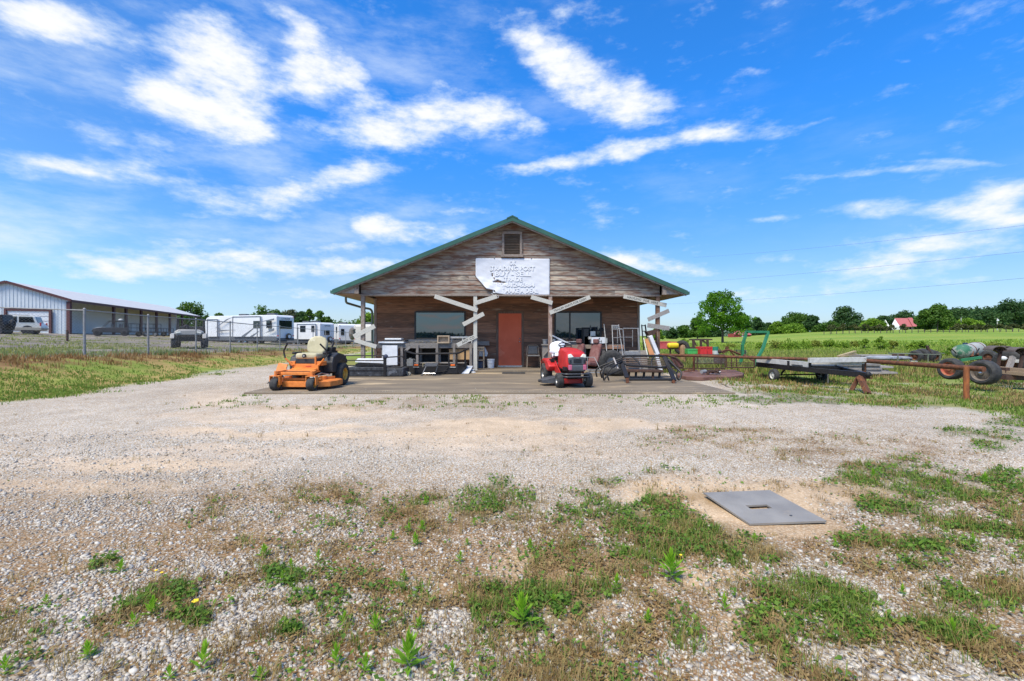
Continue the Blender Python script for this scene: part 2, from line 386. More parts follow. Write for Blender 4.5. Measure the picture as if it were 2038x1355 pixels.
# ---------------------------------------------------------------- terrain
def smooth(x, a, b):
    t = np.clip((x - a) / (b - a), 0, 1); return t * t * (3 - 2 * t)
def _hash(ix, iy, s):
    h = (ix.astype(np.int64) * 374761393 + iy.astype(np.int64) * 668265263 + s * 1442695041) & 0x7fffffff
    h = ((h ^ (h >> 13)) * 1274126177) & 0x7fffffff
    return ((h ^ (h >> 16)) & 0xffff) / 65535.0
def vnoise(x, y, s=0):
    ix = np.floor(x); iy = np.floor(y); fx = x - ix; fy = y - iy; fx = fx * fx * (3 - 2 * fx); fy = fy * fy * (3 - 2 * fy)
    a = _hash(ix, iy, s); b = _hash(ix + 1, iy, s); c = _hash(ix, iy + 1, s); e = _hash(ix + 1, iy + 1, s)
    return (a * (1 - fx) + b * fx) * (1 - fy) + (c * (1 - fx) + e * fx) * fy
def fbm(x, y, s=0, o=4):
    v = 0; a = .5; t = 0
    for i in range(o):
        v = v + a * vnoise(x * 2 ** i + 17 * i, y * 2 ** i - 9 * i, s + i); t += a; a *= .55
    return v / t
def hgt(x, y):
    x = np.asarray(x, float); y = np.asarray(y, float)
    u = x + .076 * np.maximum(y, 0)
    zl = .6 - .0459 * (x + 14.5) - .02326 * (y - 17)
    zl = np.maximum(.15 + .0 * x, np.minimum(zl, 1.9))
    ml = smooth(-u, 9.6, 13.0) * smooth(y, 2, 12)
    ang = x / np.maximum(y, 10)
    zr = np.interp(ang, [0, .3, .42, .53, .62, .75, 1.12, 1.6], [0, .3, .5, 1.45, 2.6, 3.7, 4.5, 4.6])
    mr = smooth(y, 38, 200)
    bump = (fbm(x * .35, y * .35, 3, 3) - .5) * .05 * smooth(np.hypot(x, y - 8), 3, 30) + (fbm(x * 1.3, y * 1.3, 5, 3) - .5) * .03
    flat = 1 - smooth(x, -7.2, -6.3) * smooth(-x, -6.2, -5.3) * smooth(y, 9.8, 10.3)   # nothing pokes through the slab
    plate = 1 - smooth(-np.hypot(x - 1.9, y - 3.45), -.9, -.6)
    lip = .042 * smooth(y, 9.3, 10.35) * smooth(-y, -17, -16) * smooth(x, -8.6, -6.6) * smooth(-x, -7.5, -5.6)
    return lip + ml * zl + mr * zr + bump * flat * plate - .03 * (1 - flat)
def gz(x, y): return float(hgt(x, y))

def ell(px, py, L):
    v = np.zeros_like(px)
    for (cx, cy, rx, ry, w) in L:
        d = ((px - cx) / rx) ** 2 + ((py - cy) / ry) ** 2
        v = np.maximum(v, w * np.clip((1.55 - d) / 1.1, 0, 1))
    return v
GREEN = [(1300,1035,75,38,1),(1350,1070,85,32,1),(1320,1095,65,30,.95),(1280,1015,40,16,.9),(1430,1085,75,22,.75),(1480,1110,70,22,.7),(1250,1060,40,30,.5),
 (1045,1215,105,48,1),(1010,1250,60,45,.75),(1100,1190,50,22,.8),(1560,1170,110,30,.6),(1620,1215,130,40,.62),(1690,1250,100,36,.55),(1500,1270,70,40,.5),(1560,1190,50,60,.5),
 (1690,950,70,16,.85),(1770,945,120,24,.8),(1830,965,120,22,.75),(1790,1005,90,18,.75),(1920,980,120,20,.85),(2000,965,60,30,.85),(1960,1060,90,34,.75),(2020,1090,60,60,.8),(1900,1105,110,28,.7),(1870,1045,60,15,.5),
 (1930,1180,120,40,.5),(1890,1260,90,34,.6),(1350,1250,30,50,.55),(1540,1300,40,40,.45),(1200,1180,40,20,.4),(1720,1080,70,16,.5),(1600,1120,60,20,.5),
 (590,1190,55,20,.8),(575,1150,45,20,.75),(340,1185,65,18,.85),(290,1200,45,20,.7),(380,1235,42,16,.65),(575,1262,38,15,.65),(270,1175,25,10,.5),(192,1128,30,14,.6),(680,1040,40,12,.5),
 (960,962,25,10,.7),(870,1000,30,9,.4),(740,1010,30,15,.45),(950,1020,60,20,.45),(480,1070,20,8,.4),
 (930,990,120,20,.3),(1120,1010,100,40,.35),(1270,940,50,6,.4),(1180,960,60,12,.35),(1360,930,40,8,.4),
 (1640,797,170,10,.8),(1560,788,80,8,.7),(1820,800,110,12,.75),(1950,795,110,18,.7),(1900,860,60,10,.5),(2000,880,60,20,.6),(1955,862,60,10,.5),(2030,840,60,14,.7),
 (60,775,110,9,.85),(150,768,50,5,.7),(30,790,60,8,.5)]
DRY = [(1750,1300,330,90,.6),(250,1290,300,70,.4),(1150,1300,300,70,.55),(700,1180,200,60,.4),(1600,1060,250,60,.35),(1000,1130,420,130,.5),(900,1060,260,60,.35),(1440,858,110,9,.6),(1550,880,260,22,.4),(1700,905,260,28,.45),(1250,1260,300,90,.4),(1500,1230,300,110,.45),(1850,1120,260,180,.45),(1000,1290,220,60,.45),
 (650,1090,130,40,.3),(400,1230,200,60,.3),(500,1320,300,40,.3),(1300,900,200,12,.2),(700,812,300,5,.35),(930,800,250,8,.35)]
SAND = [(700,862,420,12,.75),(1080,850,300,14,.7),(300,925,230,14,.7),(150,965,260,14,.45),(480,900,200,10,.5),(620,815,160,9,.6),(960,880,260,14,.55),(1330,985,110,38,.9),(1480,1000,190,50,.85),(1660,975,130,26,.75),(1590,1050,120,24,.6),
 (1100,1130,120,36,.6),(1430,1150,90,26,.75),(1150,1210,80,30,.4),(1500,1235,100,26,.45),(1250,1120,70,26,.5),(560,830,300,8,.5),(900,1170,90,30,.4),(430,800,60,20,.5),(1100,900,300,10,.35)]
def layers(x, y):
    """green, dry, sand, grey(lot), bank, field weights on the ground at x,y"""
    x = np.asarray(x, float); y = np.asarray(y, float)
    Y = np.maximum(y, .9); px = CX + x * F / Y; py = CY + CAMH * F / Y
    u = x + .076 * np.maximum(y, 0)
    n1 = fbm(x * 1.1, y * 1.1, 11, 5); n2 = fbm(x * 3.4, y * 3.4, 23, 4); n3 = fbm(x * .25, y * .25, 31, 3)
    wx = px + (n1 - .5) * 160; wy = py + (n2 - .5) * 26
    near = smooth(-y, -14, -11)
    g = ell(wx, wy, GREEN) * near; dr = ell(wx, wy, DRY) * near; sa = ell(wx, wy + (n1 - .5) * 30, SAND) * near
    back = smooth(-y, -1.2, -.2)
    g = np.maximum(g, back * smooth(n1, .5, .62) * .6); dr = np.maximum(dr, back * .4)
    dr = np.maximum(dr, smooth(py, 925, 1000) * near * smooth(n1, .34, .58) * .7 * (.45 + .55 * smooth(px, 350, 750)))
    gn = .45 + 1.3 * smooth(n2, .34, .60)
    g = np.clip(g * gn, 0, 1); dr = np.clip(dr * (.3 + 1.3 * smooth(n2, .4, .7)), 0, 1)
    # right of the slab: rough grass from the gravel edge outwards
    edge = np.where(y < 10.2, np.interp(y, [-30, 3, 6, 7.3, 8.6, 10.2], [60, 26, 14, 8.3, 7.3, 6.0]), 5.5)
    rgt = smooth(x - edge + (n1 - .5) * 2.6, -.1, .9)
    rgt = np.where(y > 19, smooth(y + (n1 - .5) * 2, 19, 21) * smooth(u, -9.4, -8.6) , rgt)
    rgt = np.maximum(rgt, smooth(y, 22, 24) * smooth(u, -9.0, -8.2))
    gap = smooth(n3 * .5 + n2 * .5, .50, .57) * smooth(-y, -14.5, -12) * .85         # gravel showing through
    field = rgt * (1 - gap)
    lf = smooth(-u + (n1 - .5) * 2.2, 9.1, 9.8) * smooth(y, 5, 8)
    lot = smooth(-u + (n1 - .5) * .8, 13.3, 13.9) * smooth(y, 9, 11) * smooth(-y, -75, -62)
    bank = smooth(-u + (n1 - .5) * 1.2, 11.3, 12.2) * (1 - lot)
    return g, dr, sa, lot, bank, field, lf, n1, n2, n3

PATHS = [[(-10.2, 21), (-9.6, 15), (-7.6, 10.2), (-4.4, 7.4), (-.6, 6.5), (3.5, 6.9), (9, 8.2), (15, 8.8)], [(-16, 4.6), (-8, 5.2), (-3, 5.9), (2, 5.7), (6, 5.1), (12, 5.6)], [(-9.2, 19), (-8.6, 13), (-7.4, 8.5), (-7.0, 5), (-8.5, 0)]]
def track(x, y, n1):
    '''+ in the pressed ruts, - on the loose ridges beside them'''
    out = np.zeros_like(x)
    for P in PATHS:
        d = np.full_like(x, 1e9); sg = np.ones_like(x)
        for (ax, ay), (bx, by) in zip(P, P[1:]):
            vx, vy = bx - ax, by - ay; L2 = vx * vx + vy * vy; t = np.clip(((x - ax) * vx + (y - ay) * vy) / L2, 0, 1)
            e = np.hypot(x - ax - t * vx, y - ay - t * vy); d = np.minimum(d, e)
        d = d + (n1 - .5) * .5
        r = np.exp(-((d - .78) / .16) ** 2); s = np.exp(-((d - 1.12) / .10) ** 2) + np.exp(-((d - .46) / .10) ** 2)
        out = out + (r - .8 * s) * smooth(fbm(x * .8, y * .8, 87, 3), .35, .6)
    return out
def ground_sheet():
    tx = np.linspace(-math.asinh(1500 / 4.5), math.asinh(1500 / 4.5), 620); xs = 4.5 * np.sinh(tx)
    ty = np.linspace(-math.asinh(300 / 4), math.asinh(3500 / 4), 560); ys = 4 + 4 * np.sinh(ty)
    X, Y = np.meshgrid(xs, ys); X = X.ravel(); Y = Y.ravel(); Z = hgt(X, Y)
    nx, ny = len(xs), len(ys); i = np.arange((nx - 1) * (ny - 1)); r = i // (nx - 1); c = i % (nx - 1); b = r * nx + c
    me = np_mesh('ground', np.stack([X, Y, Z], 1), np.stack([b, b + 1, b + nx + 1, b + nx], 1), None, smooth=True)
    g, dr, sa, lot, bank, field, lf, n1, n2, n3 = layers(X, Y)
    def C(*c): return np.array(c)[None, :]
    def mx(a, b, t): return a * (1 - t[:, None]) + b * t[:, None]
    col = mx(C(.57, .56, .525) + 0 * X[:, None], C(.50, .475, .43), smooth(n3, .35, .65) * .8)
    soil = smooth(-Y, -5.2, -2.6) * .75 * smooth(Y, .3, 1)
    col = mx(col, C(.31, .22, .125), soil)
    col = mx(col, C(.60, .45, .29), sa)
    col = mx(col, C(.27, .18, .09), dr * .75)
    col = mx(col, C(.16, .15, .06), g * .75)
    fieldc = mx(C(.155, .24, .035) + 0 * X[:, None], C(.23, .28, .05), smooth(fbm(X * .04, Y * .12, 41, 4), .4, .65))
    fieldc = mx(fieldc, C(.22, .155, .08), smooth(-Y, -34, -18) * smooth(n1, .42, .58) * .75)
    strip = smooth(Y, 17.5, 20) * smooth(-Y, -36, -28) * smooth(X, 4, 8)
    fieldc = mx(fieldc, C(.27, .2, .1), strip * .55)
    fieldc = mx(fieldc, C(.25, .205, .10), smooth(-Y, -17, -10) * .7)
    col = mx(col, fieldc, field)
    lfc = mx(C(.19, .24, .045) + 0 * X[:, None], C(.34, .25, .09), smooth(n1, .36, .56))
    lfc = mx(lfc, C(.19, .11, .05), bank * smooth(n2, .3, .55))
    col = mx(col, lfc, lf)
    col = mx(col, mx(C(.30, .30, .31) + 0 * X[:, None], C(.2, .2, .2), smooth(n1, .3, .7)), lot)
    col = mx(col, C(.21, .23, .08), lot * smooth(fbm(X * .5, Y * .25, 93, 4), .50, .60) * .7); col = mx(col, C(.42, .41, .38), lot * smooth(fbm(X * .9, Y * .4, 97, 4), .52, .62) * .7)
    a = me.color_attributes.new('col', 'FLOAT_COLOR', 'POINT'); a.data.foreach_set('color', np.concatenate([col, np.ones((len(col), 1))], 1).astype(np.float32).ravel())
    rt = track(X, Y, n1); col = mx(col, C(.60, .53, .43), np.clip(rt, 0, 1) * .38 * (1 - field) * (1 - lf)); col = mx(col, C(.36, .31, .24), np.clip(-rt, 0, 1) * .40 * (1 - field) * (1 - lf))
    st = np.clip(1 - field - lf * (1 - lot) , 0, 1) * (1 - .75 * sa) * (1 - .5 * g)
    b_ = me.attributes.new('stone', 'FLOAT', 'POINT'); b_.data.foreach_set('value', st.astype(np.float32))
    m = bpy.data.materials.new('ground'); m.use_nodes = True; t = m.node_tree; L = t.links.new; bs = t.nodes['Principled BSDF']
    bs.inputs['Roughness'].default_value = .95; bs.inputs['Specular IOR Level'].default_value = .1
    def n(tp, **k):
        q = t.nodes.new(tp)
        for a_, b2 in k.items(): setattr(q, a_, b2)
        return q
    tcn = n('ShaderNodeTexCoord'); ca = n('ShaderNodeAttribute'); ca.attribute_name = 'col'; sa_ = n('ShaderNodeAttribute'); sa_.attribute_name = 'stone'
    def vor(scale, feature='F1'):
        v = n('ShaderNodeTexVoronoi', feature=feature); v.inputs['Scale'].default_value = scale; L(tcn.outputs['Object'], v.inputs['Vector']); return v
    def nz(scale, det=5, ro=.6):
        v = n('ShaderNodeTexNoise'); v.inputs['Scale'].default_value = scale; v.inputs['Detail'].default_value = det; v.inputs['Roughness'].default_value = ro; L(tcn.outputs['Object'], v.inputs['Vector']); return v
    def rg(s, a_, b2, lo, hi):
        q = n('ShaderNodeMapRange'); L(s, q.inputs[0])
        for i_, v in enumerate((a_, b2, lo, hi)): q.inputs[i_ + 1].default_value = v
        return q.outputs[0]
    def mul(a_, b2, f=1.0):
        q = n('ShaderNodeMix', data_type='RGBA', blend_type='MULTIPLY'); 
        if isinstance(f, float): q.inputs[0].default_value = f
        else: L(f, q.inputs[0])
        L(a_, q.inputs[6]); L(b2, q.inputs[7]); return q.outputs[2]
    v1 = vor(62); v2 = vor(26)
    s1 = rg(v1.outputs['Color'], 0, 1, .72, 1.26); d1 = rg(v1.outputs['Distance'], .30, .62, 1.0, .0)
    s2 = rg(v2.outputs['Color'], 0, 1, .93, 1.06)
    c = mul(ca.outputs['Color'], s1, sa_.outputs['Fac']); dm = n('ShaderNodeMix', data_type='RGBA'); L(d1, dm.inputs[0]); dm.inputs[6].default_value = (.62, .46, .30, 1); dm.inputs[7].default_value = (1, 1, 1, 1); c = mul(c, dm.outputs[2], sa_.outputs['Fac']); c = mul(c, s2, sa_.outputs['Fac'])
    c = mul(c, rg(nz(2.2, 8, .7).outputs[0], .3, .7, .82, 1.16)); c = mul(c, rg(nz(45, 4).outputs[0], .3, .7, .88, 1.12))
    c = mul(c, rg(nz(.35, 6, .65).outputs[0], .3, .7, .88, 1.12))
    L(c, bs.inputs['Base Color'])
    bp = n('ShaderNodeBump'); bp.inputs['Strength'].default_value = .5; bp.inputs['Distance'].default_value = .010
    mm = n('ShaderNodeMath', operation='MULTIPLY'); L(d1, mm.inputs[0]); L(sa_.outputs['Fac'], mm.inputs[1])
    ad = n('ShaderNodeMath', operation='ADD'); L(mm.outputs[0], ad.inputs[0]); L(nz(30, 4).outputs[0], ad.inputs[1])
    L(ad.outputs[0], bp.inputs['Height']); L(bp.outputs[0], bs.inputs['Normal'])
    me.materials.append(m)
    tag(link('ground', me), kind='structure')
ground_sheet()

# ---------------------------------------------------------------- loose stones near the camera
def cam_samples(n, ymin, ymax, dens_pow=1.0, xpad=1.06):
    """random ground points in the wedge the camera sees, denser towards the camera"""
    t = rng.random(n); y = ymin * (ymax / ymin) ** t if dens_pow == 0 else (ymin ** (-dens_pow) + t * (ymax ** (-dens_pow) - ymin ** (-dens_pow))) ** (-1 / dens_pow)
    x = (rng.random(n) * 2 - 1) * (CX / F) * xpad * y
    return x, y
def stones():
    n = 210000; x, y = cam_samples(n, 1.45, 6.5, 1.15)
    g, dr, sa, lot, bank, field, lf, *_ = layers(x, y)
    keep = rng.random(n) < (1 - .82 * sa) * (1 - .6 * g) * (1 - .6 * dr) * (1 - field) * (1 - lf) * (.20 + .80 * smooth(fbm(x * 2.3, y * 2.3, 61, 4), .38, .64)); keep &= ~((np.abs(x - 1.92) < .42) & (np.abs(y - 3.47) < .42))
    x, y = x[keep], y[keep]; n = len(x)
    s = rng.lognormal(math.log(.0050), .42, n).clip(.0025, .015) * (1 + .05 * y)
    # octahedron subdivided roughly: 8-vertex rough cube with jitter
    cube = np.array([(a, b, c) for a in (-1, 1) for b in (-1, 1) for c in (-1, 1)], float) * .62
    V = cube[None] * (1 + .45 * (rng.random((n, 8, 3)) - .5)); V *= (s[:, None] * (1 + .5 * (rng.random((n, 3)) - .3)))[:, None, :]
    V[:, :, 2] *= .75
    a = rng.random(n) * 6.28; ca, sa2 = np.cos(a)[:, None], np.sin(a)[:, None]
    X = V[:, :, 0] * ca - V[:, :, 1] * sa2; Yv = V[:, :, 0] * sa2 + V[:, :, 1] * ca
    tl = (rng.random(n) - .5)[:, None]; Z = V[:, :, 2] + X * tl
    z0 = hgt(x, y) + s * .12
    V = np.stack([X + x[:, None], Yv + y[:, None], Z + z0[:, None]], 2).reshape(-1, 3)
    fq = np.array([(0, 1, 3, 2), (4, 6, 7, 5), (0, 4, 5, 1), (2, 3, 7, 6), (0, 2, 6, 4), (1, 5, 7, 3)])
    Fc = (fq[None] + (np.arange(n) * 8)[:, None, None]).reshape(-1, 4)
    m = leafmat('limestone_gravel', (.24, .19, .135), (.56, .515, .44), (.38, .34, .29), 0)
    me = np_mesh('loose_gravel', V, Fc, m, np.repeat(rng.random(n), 8))
    tag(link('loose_gravel', me), 'pale limestone gravel lying loose on the yard in the foreground', 'gravel', kind='stuff')
stones()
def spill():
    n = 500; x = rng.uniform(-6.1, 5.1, n); y = 10.43 + rng.exponential(.16, n); k = y < 11.6; x, y = x[k], y[k]; n = len(x); s = rng.uniform(.004, .010, n)
    V = np.array([(1, 0, 0), (0, 1, 0), (-1, 0, 0), (0, -1, 0), (0, 0, .8), (0, 0, -.3)], float)[None] * s[:, None, None] * (1 + .5 * rng.random((n, 6, 1))) + np.stack([x, y, 0 * x + .055], 1)[:, None, :]
    f = np.array([(0, 1, 4), (1, 2, 4), (2, 3, 4), (3, 0, 4), (1, 0, 5), (2, 1, 5), (3, 2, 5), (0, 3, 5)]); Fc = (f[None] + (np.arange(n) * 6)[:, None, None]).reshape(-1, 3)
    tag(link('spilled_gravel', np_mesh('spilled_gravel', V.reshape(-1, 3), Fc, MATS['limestone_gravel'], np.repeat(rng.random(n), 6))), 'loose stones kicked onto the front edge of the concrete slab', 'gravel', kind='stuff')
spill()

# ---------------------------------------------------------------- grass
def blade_mesh(name, x, y, h, w, mt, lean=.5, rnd=None, z=None, seg=2, dirs=None):
    n = len(x); a = rng.random(n) * 6.283 if dirs is None else dirs; ln = lean * (rng.random(n) * .9 + .1)
    z = hgt(x, y) if z is None else z
    dx, dy = np.cos(a), np.sin(a); sx, sy = -dy, dx
    P = []
    for k, (t, ww) in enumerate(((0, 1), (.5, .8), (1, .0))):
        ox = dx * ln * h * t * t; oy = dy * ln * h * t * t; oz = h * (t - .35 * ln * t * t)
        for s_ in ((-1, 1) if ww else (0,)):
            P.append(np.stack([x + ox + s_ * sx * w * ww / 2, y + oy + s_ * sy * w * ww / 2, z - .004 + oz], 1))
    V = np.stack(P, 1).reshape(-1, 3)
    f = np.array([(0, 1, 3), (0, 3, 2), (2, 3, 4)]); Fc = (f[None] + (np.arange(n) * 5)[:, None, None]).reshape(-1, 3)
    rnd = rng.random(n) if rnd is None else rnd
    return np_mesh(name, V, Fc, mt, np.repeat(rnd, 5))
GR = leafmat('grass_green', (.10, .17, .025), (.22, .32, .05), (.38, .34, .10), .4)
GRY = leafmat('grass_yellowing', (.20, .25, .05), (.34, .34, .09), (.46, .38, .16), .4)
DRYM = leafmat('dry_grass', (.25, .15, .055), (.40, .30, .12), (.18, .24, .05), .35)
REDM = leafmat('rusty_dock', (.22, .10, .04), (.36, .22, .08), (.20, .22, .06), .35)
CLOV = leafmat('clover_green', (.05, .13, .018), (.17, .29, .035), (.34, .31, .06), .4)

def clusters(x, y, k, spread):
    n = len(x); X = np.repeat(x, k) + rng.normal(0, 1, n * k) * np.repeat(spread, k); Y = np.repeat(y, k) + rng.normal(0, 1, n * k) * np.repeat(spread, k); return X, Y
# foreground: clover-like ground cover made of tiny leaves
def groundcover():
    n = 420000; x, y = cam_samples(n, 1.45, 11, .4)
    g, dr, sa, lot, bank, field, lf, n1, n2, n3 = layers(x, y)
    fine = fbm(x * 9, y * 9, 77, 3)
    keep = rng.random(n) < np.maximum(np.clip(g * 1.0 - .12, 0, .8), .35 * dr * smooth(n1, .45, .7)) * smooth(fine, .40, .60) * (1 - field) * .9
    keep &= ~((x > 1.45) & (x < 2.35) & (y > 3.1) & (y < 3.9))
    x, y = x[keep], y[keep]; n = len(x)
    s = (.006 + .008 * rng.random(n)) * (1 + .10 * y); h = rng.random(n) ** 1.5 * .045 * (.6 + .5 * rng.random(n))
    nrm = rng.normal(0, 1, (n, 3)); nrm[:, 2] = np.abs(nrm[:, 2]) + .9; nrm /= np.linalg.norm(nrm, axis=1)[:, None]
    t1 = np.cross(nrm, rng.normal(0, 1, (n, 3))); t1 /= np.linalg.norm(t1, axis=1)[:, None]; t2 = np.cross(nrm, t1)
    c = np.stack([x, y, hgt(x, y) + h + .006], 1)
    V = np.stack([c - t1 * s[:, None], c + t2 * s[:, None] * .6, c + t1 * s[:, None], c - t2 * s[:, None] * .6], 1).reshape(-1, 3)
    me = np_mesh('ground_cover', V, (np.arange(n * 4).reshape(-1, 4)), CLOV, np.repeat(np.clip(.75 * rng.random(n) + .3 * fbm(x * 2, y * 2, 5, 3), 0, 1), 4))
    tag(link('ground_cover', me), 'low green clover and weeds spreading over the foreground gravel', 'ground cover', kind='stuff')
groundcover()
def litter():
    n = 260000; x, y = cam_samples(n, 1.45, 9, .5); g, dr, sa, lot, bank, field, lf, n1, n2, n3 = layers(x, y)
    keep = rng.random(n) < np.clip(dr * 1.1 + g * .4 - .05, 0, 1) * smooth(fbm(x * 7, y * 7, 71, 3), .36, .6) * (1 - field) * .7
    keep &= ~((x > 1.45) & (x < 2.35) & (y > 3.1) & (y < 3.9)); x, y = x[keep], y[keep]; n = len(x)
    s = (.004 + .006 * rng.random(n)) * (1 + .10 * y); a = rng.random(n) * 6.28; tl = rng.normal(0, .4, (n, 2))
    t1 = np.stack([np.cos(a), np.sin(a), tl[:, 0]], 1) * s[:, None] * 1.5; t2 = np.stack([-np.sin(a), np.cos(a), tl[:, 1]], 1) * s[:, None] * .5
    c = np.stack([x, y, hgt(x, y) + .006 + .016 * rng.random(n)], 1); V = np.stack([c - t1, c + t2, c + t1, c - t2], 1).reshape(-1, 3)
    m = leafmat('brown_litter', (.20, .12, .05), (.34, .24, .10), (.15, .17, .05), .2)
    me = np_mesh('leaf_litter', V, np.arange(n * 4).reshape(-1, 4), m, np.repeat(rng.random(n), 4))
    tag(link('leaf_litter', me), 'brown and olive plant litter and tiny dry weeds between the foreground stones', 'litter', kind='stuff')
litter()
def fore_grass():
    n = 90000; x, y = cam_samples(n, 1.45, 11, .5); g, dr, sa, lot, bank, field, lf, n1, n2, n3 = layers(x, y)
    fine = smooth(fbm(x * 5, y * 5, 99, 3), .5, .68)
    p = np.clip(.55 * dr + .40 * g, 0, 1) * (.15 + .85 * fine) * (1 - field) * (1 - lf) + .006
    k = rng.random(n) < p * .75; k &= ~((x > 1.45) & (x < 2.35) & (y > 3.1) & (y < 3.9)); x, y = x[k], y[k]
    X, Y = clusters(x, y, 9, .022 + 0 * x); m = len(X)
    h = np.repeat(.02 + .07 * rng.random(len(x)) ** 2, 9) * (.5 + rng.random(m)) ; w = .0022 * (1 + .22 * Y)
    me = blade_mesh('dry_tufts', X, Y, h, w, DRYM, 1.0, np.clip(np.repeat(rng.random(len(x)), 9) * .8 + .2 * rng.random(m), 0, 1))
    tag(link('dry_tufts', me), 'thin brown and olive grass tufts scattered on the foreground gravel', 'dry grass', kind='stuff')
    n = 60000; x, y = cam_samples(n, 1.45, 11, .5); g, dr, sa, lot, bank, field, lf, n1, n2, n3 = layers(x, y)
    k = rng.random(n) < np.clip(g - .12 + .3 * dr, 0, 1) * smooth(fbm(x * 4, y * 4, 59, 3), .42, .65) * (1 - field) * .6; k &= ~((x > 1.45) & (x < 2.35) & (y > 3.1) & (y < 3.9)); x, y = x[k], y[k]
    X, Y = clusters(x, y, 7, .02 + 0 * x); m = len(X)
    me = blade_mesh('green_tufts', X, Y, .03 + .06 * rng.random(m), .003 * (1 + .2 * Y), GR, .9)
    tag(link('green_tufts', me), 'short green grass blades among the foreground weeds', 'grass', kind='stuff')
fore_grass()
def tufts(name, label, n, ymin, ymax, pfun, hfun, mt, k=8, spread=.05, w0=.006, wy=.0011, lean=.7, xpad=1.1, pw=.9):
    x, y = cam_samples(n, ymin, ymax, pw, xpad); Ls = layers(x, y); keep = rng.random(n) < pfun(x, y, Ls)
    x, y = x[keep], y[keep]
    inb = (x > -6.4) & (x < 5.5) & (y > 10.2) & (y < 30); x, y = x[~inb], y[~inb]
    X, Y = clusters(x, y, k, spread + 0 * x); m = len(X)
    h = hfun(X, Y) * (.45 + .9 * rng.random(m)); w = w0 + wy * Y
    big = np.clip(.5 * np.repeat(fbm(x * .5, y * .5, 13, 3), k) + .55 * rng.random(m), 0, 1)
    me = blade_mesh(name, X, Y, h, w, mt, lean, big); tag(link(name, me), label, 'grass', kind='stuff')
# right-hand rough grass near the slab and pipe fence
tufts('grass', 'rough green grass between the gravel and the pipe fence', 20000, 6.4, 22, lambda x, y, L: L[5] * (x > 0) * (.3 + .6 * smooth(L[7], .4, .6)), lambda x, y: .07 + .05 * (y > 13), GR, 9, .07)
tufts('grass', 'straw coloured and rusty grass around the scrap on the right', 13000, 8.5, 26, lambda x, y, L: L[5] * (x > 0) * smooth(L[7], .42, .6) * .8, lambda x, y: .10 + .12 * smooth(y, 12, 17), DRYM, 8, .08)
tufts('tall_grass', 'tall yellowing grass behind the rusty gates', 24000, 16.5, 62, lambda x, y, L: L[5] * (x > 3) * (.85 - .4 * smooth(y, 30, 60)), lambda x, y: .34 - .12 * smooth(y, 24, 50), GRY, 8, .16, wy=.0016)
tufts('tall_grass', 'bright green tall weeds along the near side of the field', 15000, 26, 75, lambda x, y, L: (x > 3) * smooth(L[7], .42, .6), lambda x, y: .30 + 0 * x, leafmat('field_weeds', (.17, .27, .03), (.32, .43, .06), (.42, .42, .12), .45), 8, .5, wy=.0022)
# left bank
tufts('grass', 'mown green grass strip along the left gravel drive', 30000, 8, 48, lambda x, y, L: L[6] * (1 - L[4]) * (1 - L[3]) * (x < 0) * (.4 + .6 * smooth(L[7], .4, .55)), lambda x, y: .07 + 0 * x, GR, 9, .1)
tufts('weeds', 'rusty brown dock and dead weeds at the foot of the chain link fence', 15000, 12, 60, lambda x, y, L: L[4] * (x < 0) * smooth(L[8], .44, .62), lambda x, y: .17 + 0 * x, REDM, 9, .12)
tufts('weeds', 'grey green weeds growing through the chain link fence', 15000, 12, 60, lambda x, y, L: smooth(-(x + .076 * y), 12.4, 13.2) * smooth(x + .076 * y, -14.9, -13.6) * (x < 0) * smooth(L[7], .44, .62), lambda x, y: .25 + .0 * x, leafmat('fence_weeds', (.15, .20, .06), (.28, .34, .12), (.42, .42, .26), .4), 9, .14)
tufts('weeds', 'green sprigs growing in the gravel along the slab edge', 5000, 7.9, 10.2, lambda x, y, L: ((x > -6) & (x < 5)) * smooth(y, 8.0, 9.8) * .5 * smooth(L[7], .45, .6), lambda x, y: .05 + 0 * x, GR, 7, .04)

tufts('weeds', 'scattered low weeds in the grey gravel lot beyond the chain link fence', 16000, 15, 60, lambda x, y, L: L[3] * (x < 0) * smooth(fbm(x * .5, y * .25, 93, 4), .48, .6) * .5, lambda x, y: .10 + 0 * x, GRY, 7, .15, wy=.0014)
# single weeds
def weed_mesh(seed, n=24, h=.10):
    r = random.Random(seed); V = []; Fc = []; rn = []
    for i in range(n):
        z = h * (i / n) ** .9 * .75; a = i * 2.4 + r.random() * .5; up = .35 + 1.2 * i / n; ln = h * (.62 - .22 * i / n) * (.8 + .4 * r.random()); w = ln * .12
        d = Vector((math.cos(a) * math.cos(up), math.sin(a) * math.cos(up), math.sin(up))); sd = Vector((-math.sin(a), math.cos(a), 0))
        b = Vector((0, 0, z)); k = len(V); droop = Vector((0, 0, -ln * .12 * (1 - i / n)))
        V += [b, b + d * ln * .45 + sd * w, b + d * ln * .45 - sd * w, b + d * ln + droop]; Fc += [(k, k + 1, k + 3), (k, k + 3, k + 2)]; rn += [.25 + .6 * i / n + .1 * r.random()] * 4
    return np_mesh('weed_leaves', [tuple(v) for v in V], Fc, MATS['weed_leaf'], rn)
leafmat('weed_leaf', (.10, .26, .02), (.36, .60, .04), None, .4)
